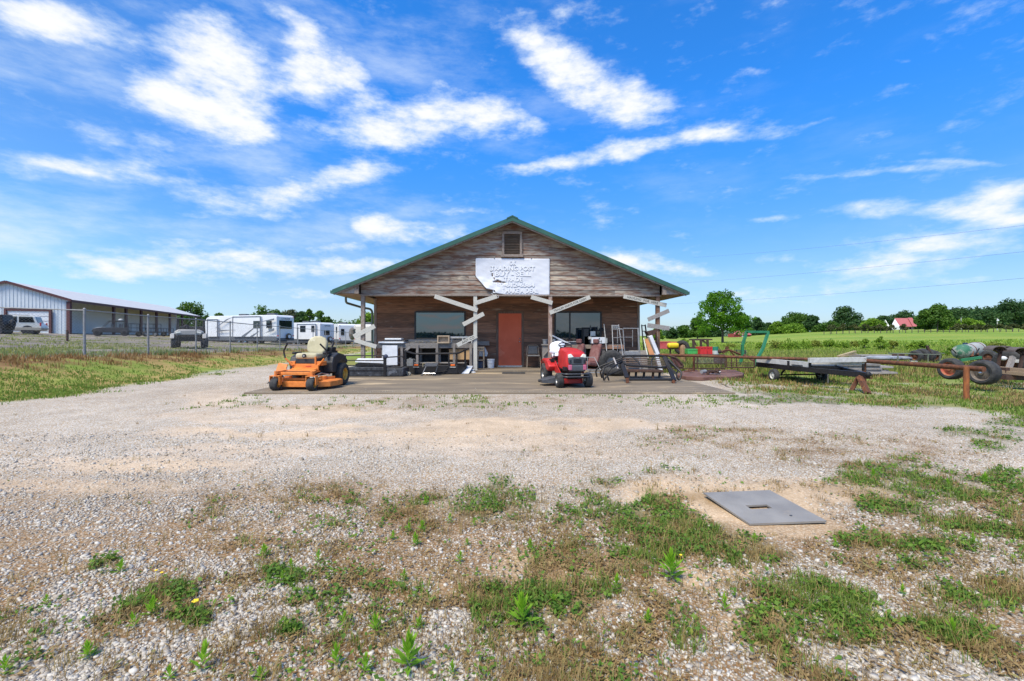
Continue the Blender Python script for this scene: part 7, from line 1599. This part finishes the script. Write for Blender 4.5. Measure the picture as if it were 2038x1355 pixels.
def rv(name, label, corner, side, L_, H, zw, stripes=True, rearwin=None, rear_text=None, slide=None, curved=False, tint=(.70, .71, .72), spare=True, nose=0):
    """corner = rear left ground corner; side = direction of the long side going away from it; rear face is perpendicular"""
    c = Vector((corner[0], corner[1], 0)); sd = Vector((side[0], side[1], 0)).normalized(); rd = Vector((-sd.y, sd.x, 0)) ; 
    if rd.x < 0: rd = -rd
    Wd = 2.45; z0 = zw; t = thing(name, label, 'travel trailer', (c.x, c.y, z0))
    def P(l, w, z): q = c + sd * l + rd * w; return Vector((q.x, q.y, z0 + z))
    SHELL = mat('rv_' + name + str(tint[0]), tint, tuple(x * .94 for x in tint), 2, .35); SK = mat('rv_skirt', (.10, .11, .125), (.085, .09, .10), 3, .5); GR_ = mat('rv_stripe', (.16, .175, .20), (.13, .14, .16), 3, .5)
    zf, zt = .62, H
    # rounded shell from a side outline
    out = [(0, zf), (0, zt - .22), (.10, zt - .07), (.4, zt), (L_ - 1.1, zt), (L_ - .55, zt - .22), (L_ - .12, zt - .95), (L_, zf + .75), (L_ - .25, zf)]
    if nose: out = [(0, zf), (0, zt - .3), (.35, zt - .08), (1.0, zt), (L_ - 2, zt), (L_ - .9, zt - .3), (L_ - .2, zt - 1.0), (L_, zf + .9), (L_ - .4, zf)]
    n = len(out); A = [P(a, 0, b) for a, b in out]; Bs = [P(a, Wd, b) for a, b in out]
    m = MB(); m.add(A + Bs, [tuple(range(n)), tuple(range(2 * n - 1, n - 1, -1))] + [(i, i + n, (i + 1) % n + n, (i + 1) % n) for i in range(n)]); m.build('shell', SHELL, t, world=True, bevel=.05, seg=2)
    def panel(nm, l0, l1, z_0, z_1, mt, out_=.03, rear=False):
        m = MB()
        if rear: q = [P(-out_, l0, z_0), P(-out_, l1, z_0), P(-out_, l1, z_1), P(-out_, l0, z_1)]; k = sd * (out_ + .01)
        else: q = [P(l0, -out_, z_0), P(l1, -out_, z_0), P(l1, -out_, z_1), P(l0, -out_, z_1)]; k = rd * (out_ + .01)
        m.add(q + [v + k for v in q], [(0, 1, 2, 3), (7, 6, 5, 4), (0, 4, 5, 1), (1, 5, 6, 2), (2, 6, 7, 3), (3, 7, 4, 0)]); return m.build(nm, mt, t, world=True)
    panel('skirt', .02, L_ - .1, zf - .12, zf + .36, SK); panel('rear_skirt', .02, Wd - .02, zf - .12, zf + .18, SK, rear=True)
    m = MB(); m.bar(P(.4, Wd / 2, .45), P(L_ + .9, Wd / 2, .45), 1.2, .14); m.build('chassis', BLACK, t, world=True)
    if slide:
        for (l0, l1, za, zc_) in slide:
            panel('slide_out', l0, l1, za, zc_, SHELL, .22)
            m = MB(); w_ = .07
            for a_, b_ in (((l0, za), (l0, zc_)), ((l1, za), (l1, zc_)), ((l0, zc_), (l1, zc_))): m.bar(P(a_[0], -.235, a_[1]), P(b_[0], -.235, b_[1]), .07, .07, up=rd)
            m.build('slide_trim', GR_, t, world=True)
    if stripes:
        def swoosh(pts):
            m = MB(); q = [P(l, -.255, z) for l, z in pts]; k = len(q); m.add(q + [v + rd * .02 for v in q], [tuple(range(k)), tuple(range(2 * k - 1, k - 1, -1))] + [(i, (i + 1) % k, (i + 1) % k + k, i + k) for i in range(k)]); m.build('decal', GR_, t, world=True)
        swoosh([(L_ - 3.0, 1.3), (L_ - 1.6, 1.75), (L_ - 2.2, 1.85), (L_ - 1.8, 1.95), (L_ - 3.9, 2.35)] if False else [(L_ - 5.4, 1.72), (L_ - 2.4, 1.5), (L_ - 2.9, 1.75), (L_ - 2.6, 2.05), (L_ - 3.2, 1.72)])
        swoosh([(L_ - 5.3, zt - .12), (L_ - 4.4, zt - .4), (L_ - 2.2, zt - 1.45), (L_ - 4.0, zt - .42)])
        swoosh([(4.9, .99), (4.4, .99), (3.2, 1.85), (2.9, 2.0)]); swoosh([(3.6, .99), (3.2, .99), (2.2, 1.6)])
        swoosh([(1.4, 1.35), (.1, 1.6), (.1, 1.9)]); swoosh([(2.4, 2.55), (.1, 2.75), (.1, 2.95)])
    for l, w_, z_ in ((2.2, .9, 2.25), (.7, .5, 2.25)): 
        o = panel('side_window', l, l + w_, z_ - .35, z_ + .45, GLASSD, .26 if slide else .05)
    if rearwin: panel('rear_window', rearwin[0], rearwin[1], rearwin[2], rearwin[3], GLASSD, .05, True)
    if rear_text:
        ang = math.atan2(rd.y, rd.x); q = P(-.06, Wd / 2, zt - .42); M = Matrix.Translation(q - t.location) @ Matrix.Rotation(ang, 4, 'Z') @ Matrix.Rotation(R(90), 4, 'X')
        text_mesh('lettering', rear_text, .26, BLACK, t, M, .002)
    for w_ in (.15, Wd - .15):
        m = MB(); m.box(P(-.03, w_, 1.05), (.12, .12, .12)); m.build('tail_light', RED, t, world=True)
        m = MB(); m.box(P(-.01, w_, zt - .2), (.07, .07, .05)); m.build('marker_light', RED, t, world=True)
    if spare:
        wheel(t, P(-.18, Wd * .62, .98) - t.location, (sd.x, sd.y, 0), .34, .22, .2, WHITE, 'spare_wheel')
    for l in (L_ * .42, L_ * .42 + .95):
        wheel(t, P(l, .12, .34) - t.location, (rd.x, rd.y, 0), .34, .22, .2, CHROME); wheel(t, P(l, Wd - .12, .34) - t.location, (rd.x, rd.y, 0), .34, .22, .2, CHROME)
    m = MB(); q = P(1.9, Wd / 2, zt); m.box(q + Vector((0, 0, .14)), (.95, .8, .26)); m.build('roof_unit', DARKGREY, t, world=True, bevel=.08, seg=3)
    m = MB(); q = P(L_ - 5, Wd / 2, zt); m.box(q + Vector((0, 0, .12)), (.9, .7, .24)); m.build('roof_unit', DARKGREY, t, world=True, bevel=.08, seg=3)
    return t
def at(px, D): return (XB(px, D), D)
c1 = at(550.5, 50); rv('travel_trailer', 'nearest long white travel trailer with grey swooshes and big rear window', c1, (-.945, .33), 11.2, 3.35, .3, True, (.35, 2.1, 1.85, 2.75), 'LACROSSE', [(2.1, 6.2, .95, 3.2), (8.6, 10.2, .95, 2.95)])
c2 = at(637, 58); rv('travel_trailer', 'white travel trailer with small rear window behind the nearest trailer', c2, (-.93, .37), 8.5, 3.1, -.05, False, (.7, 1.6, 1.5, 2.1), 'JAYCO' if False else 'RANGER', [(.5, 3.6, .95, 2.9)])
c3 = at(674, 63); rv('travel_trailer', 'plain white travel trailer with narrow dark window, third in the row', c3, (-.6, .8), 7.5, 3.1, -.1, False, (.3, .75, 1.55, 2.4), None, None, spare=False, tint=(.72, .72, .71))
c4 = at(704, 58); rv('camper', 'cream camper with rounded roof partly behind the left porch post', c4, (.0, 1.0), 7.5, 2.95, -.1, False, None, None, None, spare=False, tint=(.60, .56, .48), nose=1)
rv_ = None
def grill():
    c = W(702, 672, 40)
simple('propane_tank', 'grey round object on the fence line beside the crossed planks', 'tank', lambda m: (m.ball(W(701, 664, 30), (.22, .22, .42), 12, 8), m.ball(W(702, 656, 30), (.2, .2, .1), 10, 6)), mat('weathered_tank', (.17, .165, .16), (.11, .08, .06), 6, .7))

# ---------------------------------------------------------------- trees
def crown_arrays(r, blobs, n, leaf, flat=.9):
    B_ = np.array(blobs, float); vol = (B_[:, 3] * B_[:, 4] * B_[:, 5]) ** (2 / 3); idx = r.choice(len(B_), n, p=vol / vol.sum()); b = B_[idx]
    d = r.normal(0, 1, (n, 3)); d /= np.linalg.norm(d, axis=1)[:, None]; rad = r.random(n) ** .45 * 1.06
    c = b[:, :3] + d * rad[:, None] * b[:, 3:6]
    nr = r.normal(0, 1, (n, 3)) + d * .8 + np.array([0, 0, .4]); nr /= np.linalg.norm(nr, axis=1)[:, None]
    t1 = np.cross(nr, r.normal(0, 1, (n, 3))); t1 /= np.linalg.norm(t1, axis=1)[:, None]; t2 = np.cross(nr, t1)
    s = (leaf * (.55 + .9 * r.random(n)))[:, None]
    V = np.stack([c - t1 * s, c + t2 * s * .55, c + t1 * s, c - t2 * s * .55], 1).reshape(-1, 3)
    br = r.random(len(B_)); rn = np.clip(br[idx] * .45 + .55 * r.random(n), 0, 1)
    return V, np.arange(4 * n).reshape(-1, 4), np.repeat(rn, 4)
def envelope(r, w, h, z0, k, top=.75, br=.26, squash=.8):
    """clumps filling an egg-shaped crown of width w from z0 to z0+h"""
    out = []
    for i in range(k):
        a = r.random() * 6.283; u = r.random(); zz = u; prof = math.sin(math.pi * min(1, (zz * (1 - .12) + .12)) ** top) ** .6
        rr = (w / 2) * prof * (r.random() ** .4) * .82; s = (w / 2) * br * (.7 + .7 * r.random())
        out.append((rr * math.cos(a), rr * math.sin(a), z0 + h * (.06 + .84 * zz), s, s, s * squash))
    return out
BARK = mat('bark', (.10, .085, .07), (.06, .05, .042), 6, .9, bump=.4, sx=(3, 3, .5))
TREEM = [leafmat('leaves_mid', (.03, .085, .010), (.11, .21, .025), (.19, .29, .05), .35), leafmat('leaves_dark', (.018, .055, .016), (.065, .135, .032), (.11, .19, .045), .35),
         leafmat('leaves_bright', (.08, .18, .012), (.22, .36, .03), (.3, .42, .06), .4), leafmat('leaves_maple', (.03, .11, .006), (.14, .31, .015), (.27, .45, .035), .45),
         leafmat('leaves_reddish', (.04, .06, .018), (.11, .12, .035), (.16, .12, .05), .25)]
def tree(label, px, pyb, pyt, wpx, D, tone, n=2600, leaf=.30, group=None, name='tree', trunk=True, k=26, low=.16, seed=None, blobs=None, br=.30, zb=None):
    r = np.random.default_rng(seed if seed is not None else int(px * 7 + D)); x = XB(px, D); g = gz(x, D) if zb is None else zb; g = min(g, W(px, pyb, D).z + .6) if zb is None else g
    H = W(px, pyt, D).z - g; Wd = wpx * D / F
    t = thing(name, label, 'tree' if name != 'shrub' else 'shrub', (x, D, g), r.random() * 0, group)
    bl = blobs(H, Wd) if blobs else envelope(r, Wd, H * (1 - low), H * low, k, br=br)
    V, Fc, rn = crown_arrays(r, bl, n, leaf)
    o = link('crown' if name != 'shrub' else 'foliage', np_mesh('crown', V, Fc, TREEM[tone] if isinstance(tone, int) else tone, rn), t)
    m = MB(); tr = max(.06, H * .022)
    if trunk:
        m.tube([(0, 0, -.3), (0, 0, H * .1), (.1, 0, H * .35), (0, .1, H * .6), (0, 0, H * .85)], tr, 8, radii=[tr * 1.3, tr, tr * .75, tr * .45, tr * .12])
        for b in bl[::max(1, len(bl) // 9)]:
            zz = max(H * .12, b[2] * .55); m.tube([(0, 0, zz), (b[0] * .5, b[1] * .5, (zz + b[2]) / 2 + .1), (b[0] * .95, b[1] * .95, b[2])], tr * .3, 5, radii=[tr * .4, tr * .25, tr * .08])
    else:
        for b in bl[::max(1, len(bl) // 6)]: m.tube([(0, 0, -.05), (b[0] * .4, b[1] * .4, b[2] * .5), (b[0] * .9, b[1] * .9, b[2])], .03, 5, radii=[.04, .03, .01])
    m.build('trunk' if trunk else 'stem', BARK, t, smooth=True)
    return t
def maple(H, Wd):
    r = np.random.default_rng(21); out = []
    for i in range(120):   # domed upper crown
        a = r.random() * 6.28; u = r.random(); z = .42 + .55 * u; rr = .43 * Wd * math.sqrt(max(0, 1 - ((z - .58) / .42) ** 2)) * r.random() ** .4; s = .5 + .45 * r.random(); out.append((rr * math.cos(a) - .3, rr * math.sin(a), z * H, s, s, s * .75))
    for i in range(70):    # wide hanging lower skirt
        a = r.random() * 6.28; rr = .50 * Wd * r.random() ** .5; z = .17 + .32 * r.random(); s = .45 + .45 * r.random(); out.append((rr * math.cos(a), rr * math.sin(a), z * H + .1, s, s, s * .7))
    for i in range(30):    # right lobe
        s = .45 + .4 * r.random(); out.append((.36 * Wd + r.normal() * .75, r.normal() * .9, H * (.32 + .22 * r.random()), s, s, s * .7))
    return out
tree('large round green maple standing alone in the field right of the store', 1438, 681, 580, 100, 80, 3, 11000, .175, blobs=maple, seed=3)
TR = 'trees beyond the field'
for i, (px, pb, pt, w, D, tone, lab) in enumerate((
 (1308, 672, 652, 26, 120, 2, 'light green round tree close to the right porch post'), (1338, 672, 653, 26, 150, 1, 'small dark tree in the gap left of the maple'),
 (1362, 672, 647, 34, 190, 0, 'open crowned tree second left of the maple'), (1388, 672, 629, 34, 150, 0, 'tall pale tree directly left of the maple'),
 (1410, 672, 650, 44, 200, 1, 'dark tree partly hidden behind the left side of the maple'), (1478, 672, 634, 50, 170, 1, 'dark tree behind the right side of the maple'),
 (1506, 670, 631, 34, 190, 1, 'dark open tree right of the maple above the red shed'), (1530, 670, 643, 28, 200, 1, 'low dark tree right of the red shed'),
 (1548, 664, 640, 36, 175, 2, 'bright green bushy tree at the left end of the far tree line'), (1582, 664, 625, 62, 190, 0, 'broad mid green tree with rounded top in the left group'),
 (1617, 662, 627, 34, 180, 1, 'dark oak with open crown right of the broad green tree'), (1578, 664, 648, 50, 165, 2, 'bright shrubby tree in front of the broad green tree'),
 (1680, 660, 609, 54, 175, 1, 'tallest dark oak in the middle of the far tree line'), (1655, 661, 643, 40, 165, 0, 'mid green tree at the left foot of the tallest oak'),
 (1710, 660, 640, 40, 165, 1, 'dark tree at the right foot of the tallest oak'), (1735, 659, 636, 46, 150, 2, 'bright yellow green round tree left of the white house'),
 (1760, 659, 628, 40, 230, 1, 'dark pine group behind the bright round tree'), (1840, 662, 616, 40, 140, 0, 'green tree with a fuzzy top just right of the house'),
 (1866, 663, 606, 56, 135, 0, 'tall green tree with a pointed tip right of the white house'), (1888, 662, 634, 30, 150, 2, 'bright small tree right of the pointed tree'),
 (1928, 660, 634, 42, 150, 2, 'bright yellow green spreading tree before the dark wood'), (1960, 660, 618, 60, 190, 1, 'dark green tree in front of the right wood'),
 (2015, 660, 597, 80, 190, 1, 'tallest dark tree at the right picture edge'), (1905, 661, 614, 60, 220, 1, 'dark rounded tree behind the bright trees at the right'),
 (1635, 661, 646, 30, 170, 0, 'low green tree between the oaks'), (1800, 660, 622, 60, 260, 1, 'tree top showing above the red roof'))):
    tree(lab, px, pb, pt, w * 1.08, D, tone, 5200, .0021 * D, TR, k=34, low=.06, br=.28)
# crape myrtle row along the far drive
for i, px in enumerate((1655, 1678, 1700, 1722, 1746, 1772, 1796, 1905, 1922, 1945, 1962, 1992, 2016, 2040)):
    tree('dark reddish round topped tree, %s from the left in the clipped row' % ('first', 'second', 'third', 'fourth', 'fifth', 'sixth', 'seventh', 'eighth', 'ninth', 'tenth', 'eleventh', 'twelfth', 'thirteenth', 'last')[i], px, 660, 645.5, 22, 128, 4, 900, .17, 'row of small clipped trees along the far drive', 'small_tree', k=10, low=.34)
# left trees
for (px, pb, pt, w, D, tone, lab) in ((378, 650, 598, 62, 120, 0, 'green tree rising behind the far end of the barn'), (360, 650, 607, 26, 125, 1, 'small tree top just left of the tree behind the barn'), (412, 650, 624, 26, 130, 0, 'low tree between the barn and the first travel trailer'), (436, 650, 620, 30, 135, 0, 'tree top above the front of the nearest travel trailer'),
 (520, 650, 608, 54, 120, 0, 'bushy tree behind the roof unit of the nearest travel trailer'), (548, 650, 612, 40, 125, 0, 'tree with rounded top behind the rear of the nearest trailer'), (575, 650, 606, 46, 130, leafmat('leaves_olive', (.05, .07, .03), (.13, .15, .07), (.2, .22, .12), .3), 'pale olive tree above the second travel trailer'), (600, 650, 617, 40, 130, 1, 'darker tree right of the pale olive tree'),
 (616, 650, 609, 20, 118, 0, 'narrow tree top above the second trailer'), (636, 650, 611, 34, 115, 0, 'forked tree top above the third trailer'), (652, 652, 626, 26, 118, 1, 'low tree behind the third trailer'), (733, 668, 620, 50, 70, 2, 'bright tree seen behind the left porch post')):
    tree(lab, px, pb, pt, w * 1.3, D, tone, 4600, .0023 * D, 'trees behind the trailers', k=34, low=.04, br=.28, zb=-1.0)
# shrubs in the near field
SH = leafmat('leaves_shrub', (.10, .20, .015), (.24, .36, .035), (.33, .42, .07), .4)
SH2 = leafmat('leaves_shrub_yellow', (.17, .20, .03), (.28, .32, .05), (.3, .28, .08), .4)
SHP = ((1548, 693, 676, 46, 40), (1575, 696, 674, 44, 38), (1600, 694, 680, 40, 42), (1622, 692, 679, 26, 46), (1648, 690, 676, 26, 46), (1678, 690, 680, 30, 44), (1700, 688, 679, 22, 48), (1724, 692, 674, 24, 40), (1753, 694, 667, 24, 38), (1776, 692, 676, 20, 40), (1834, 688, 676, 24, 42), (1895, 700, 690, 40, 26), (1985, 700, 685, 60, 24), (1362, 680, 672, 16, 60), (1512, 692, 682, 22, 44), (1452, 690, 682, 24, 46), (1815, 692, 682, 24, 38))
for i, (px, pb, pt, w, D) in enumerate(SHP):
    x = XB(px, D); zb = gz(x, D); sh_n = ('first', 'second', 'third', 'fourth', 'fifth', 'sixth', 'seventh', 'eighth', 'ninth', 'tenth', 'eleventh', 'twelfth', 'thirteenth', 'fourteenth', 'fifteenth', 'sixteenth', 'seventeenth')[sorted(q[0] for q in SHP).index(px)]; tree('bright green wild shrub, %s from the left of those in the near field' % sh_n, px, pb, pt, w, D, SH if i % 3 else SH2, 900, .075, 'wild shrubs in the near field', 'shrub', trunk=False, k=12, low=.02, br=.36, zb=zb)
def wood(name, label, pts, n, leaf, seed, tone, kb=170):
    r = np.random.default_rng(seed); bl = []
    xs = [p[0] for p in pts]; tops = [p[1] for p in pts]
    for i in range(kb):
        px = r.uniform(xs[0], xs[-1]); D = r.uniform(225, 300); pt = np.interp(px, xs, tops); top = W(px, pt, D).z; g = gz(XB(px, D), D); s = r.uniform(3, 6.5)
        z = top - s * .8 - (r.random() ** 1.4) * (top - g - s); bl.append((XB(px, D), D, max(z, g + 1), s, s, s * .85))
    V, Fc, rn = crown_arrays(r, bl, n, leaf); tag(link(name, np_mesh(name, V, Fc, TREEM[tone], rn)), label, 'wood', kind='stuff')
wood('woodland', 'dense dark green wood closing the field on the right', [(1700, 642), (1740, 640), (1765, 634), (1800, 628), (1860, 622), (1900, 614), (1930, 611), (1970, 608), (2000, 605), (2100, 598)], 34000, .75, 4, 1, 260)
wood('woodland', 'low dark tree belt along the left part of the far field edge', [(1310, 664), (1370, 661), (1430, 660), (1500, 657), (1540, 658), (1640, 656), (1700, 650)], 9000, .6, 5, 1, 90)
wood('woodland', 'low green tree line behind the trailers on the left', [(470, 640), (500, 628), (560, 626), (620, 630), (680, 634), (740, 636), (780, 640)], 12000, .6, 6, 0, 110)
def back_wood():
    r = np.random.default_rng(9); bl = [(x, -230 + r.uniform(-10, 10), r.uniform(-1, 1.5), 6, 6, r.uniform(1.5, 3.2)) for x in np.arange(-300, 300, 5)]
    V, Fc, rn = crown_arrays(r, bl, 12000, 1.3); tag(link('woodland', np_mesh('woodland', V, Fc, TREEM[1], rn)), 'dark tree line across the road, mirrored low in the shop windows', 'wood', kind='stuff')
back_wood()

# far house, shed, lamps, power lines
def house():
    D = 205; t = thing('white_house', 'white farmhouse with faded red metal roof among the far trees', 'house', (XB(1797, D), D, gz(XB(1797, D), D) - .3))
    def p(px, py, d=0): return W(px, py, D + d)
    WL = mat('house_white', (.7, .7, .68), (.62, .62, .6), 3, .6); RR_ = mat('pink_red_roof', (.42, .12, .11), (.36, .10, .09), 3, .6)
    a, ap, b, b0, a0 = p(1773.5, 649), p(1781, 634.5, 4), p(1791, 649.5, 0), p(1791, 657.5), p(1773.5, 657.5)
    m = MB(); m.add([a0, b0, b, ap, a] + [v + Vector((3, 9, 0)) for v in (a0, b0, b, ap, a)], [(0, 1, 2, 3, 4), (9, 8, 7, 6, 5), (0, 5, 6, 1), (1, 6, 7, 2), (0, 4, 9, 5)]); m.build('gable_wall', WL, t, world=True)
    m = MB(); q = [p(1791, 649.5), p(1816, 650), p(1812, 634, 5), p(1781, 634, 5)]; m.add(q + [v + Vector((0, .3, .25)) for v in q], [(0, 1, 2, 3), (7, 6, 5, 4), (0, 4, 5, 1), (1, 5, 6, 2), (2, 6, 7, 3), (3, 7, 4, 0)]); m.build('roof', RR_, t, world=True)
    m = MB(); q = [p(1808, 633, 4.5), p(1816, 633, 4.5), p(1826, 649.5, -.5), p(1817, 649.5, -.5)]; m.add(q + [v + Vector((0, .3, .25)) for v in q], [(0, 1, 2, 3), (7, 6, 5, 4), (0, 4, 5, 1), (1, 5, 6, 2), (2, 6, 7, 3), (3, 7, 4, 0)]); m.build('roof_wing', RR_, t, world=True)
    m = MB(); m.bx(XB(1791, D), XB(1822, D), D + 1, D + 8, p(0, 658).z, p(0, 650).z); m.build('front_wall', mat('brick_far', (.3, .2, .16), (.4, .35, .3), 1.5, .8), t, world=True)
    for px in (1794, 1801, 1808, 1814): m = MB(); m.bx(XB(px, D), XB(px + 2.6, D), D + .8, D + 1.1, p(0, 656.5).z, p(0, 651).z); m.build('window', WHITE if px % 2 else GLASSD, t, world=True)
house()
def shed():
    D = 150; t = thing('red_shed', 'small red shed with a pale door seen behind the green roll bar', 'shed', (XB(1478, D), D, gz(XB(1478, D), D) - .5)); p = lambda x, y, d=0: W(x, y, D + d)
    m = MB(); m.bx(XB(1463, D), XB(1494, D), D, D + 5, p(0, 673).z, p(0, 664).z); m.build('wall', mat('shed_red', (.36, .05, .04), (.3, .045, .04), 3, .7), t, world=True)
    m = MB(); q = [p(1461, 665, -.4), p(1496, 666.5, -.4), p(1490, 660.5, 2.5), p(1463, 659.5, 2.5)]; m.add(q + [v + Vector((0, .3, .2)) for v in q], [(0, 1, 2, 3), (7, 6, 5, 4), (0, 4, 5, 1), (1, 5, 6, 2), (2, 6, 7, 3), (3, 7, 4, 0)]); m.build('roof', mat('shed_roof', (.45, .13, .12), (.38, .1, .1), 3, .6), t, world=True)
    m = MB(); m.bx(XB(1476, D), XB(1479, D), D - .1, D, p(0, 671).z, p(0, 662).z); m.bx(XB(1483, D), XB(1490, D), D - .1, D, p(0, 671).z, p(0, 670).z); m.build('trim', OFFWHITE, t, world=True)
shed()
for px, pb, pt, D, lab in ((1728, 661, 651.5, 150, 'white yard lamp by the bright round tree'), (1913, 661, 632, 150, 'pale pole in front of the bright tree at the right'), (1985, 664, 633, 140, 'pole with a white lamp before the right wood')):
    t = thing('yard_lamp', lab, 'lamp post', (XB(px, D), D, 0)); m = MB(); m.cyl((XB(px, D), D, gz(XB(px, D), D) - .3), W(px, pt, D), .13, n=8); m.build('pole', mat('pole_grey', (.42, .42, .38), (.3, .3, .27), 9, .7), t, world=True)
    if px != 1913: m = MB(); m.ball(W(px + 1, pt + 1.5 + 3 * (px > 1900), D - .1), (.32, .3, .28), 8, 6); m.build('lamp_head', WHITE, t, world=True)
def wires():
    WM_ = mat('wire', (.12, .13, .15), (.1, .1, .12), 9, .6)
    for a, b, lab in (((2110, 547, 62), (1300, 606, 150), 'lowest of the three thin power lines in the right sky'), ((2110, 493, 62), (1300, 566, 150), 'middle of the three thin power lines in the right sky'), ((2110, 440, 62), (1380, 512, 150), 'highest of the three thin power lines in the right sky')):
        A, Bq = W(*a), W(*b); pts = [A.lerp(Bq, k / 16) - Vector((0, 0, 1.6 * 4 * (k / 16) * (1 - k / 16) - 0)) * .35 for k in range(17)]
        m = MB(); m.tube(pts, .016, 4); m.v = [v - A for v in m.v]; o = m.build('power_line', WM_); o.location = A; tag(o, lab, 'power line', 'power lines in the right sky')
wires()
# far field fence
def ffence():
    t = thing('field_fence', 'low dark wire fence of short posts along the far side of the field', 'fence', (90, 120, 0)); r = random.Random(2)
    for i in range(34):
        px = 1640 + i * 12.5; D = 122; x = XB(px, D); m = MB(); g = gz(x, D); m.cyl((x, D, g - .2), (x, D, g + .9), .09, n=6); m.build('post', BARK, t, world=True)
ffence()
bpy.context.view_layer.update()
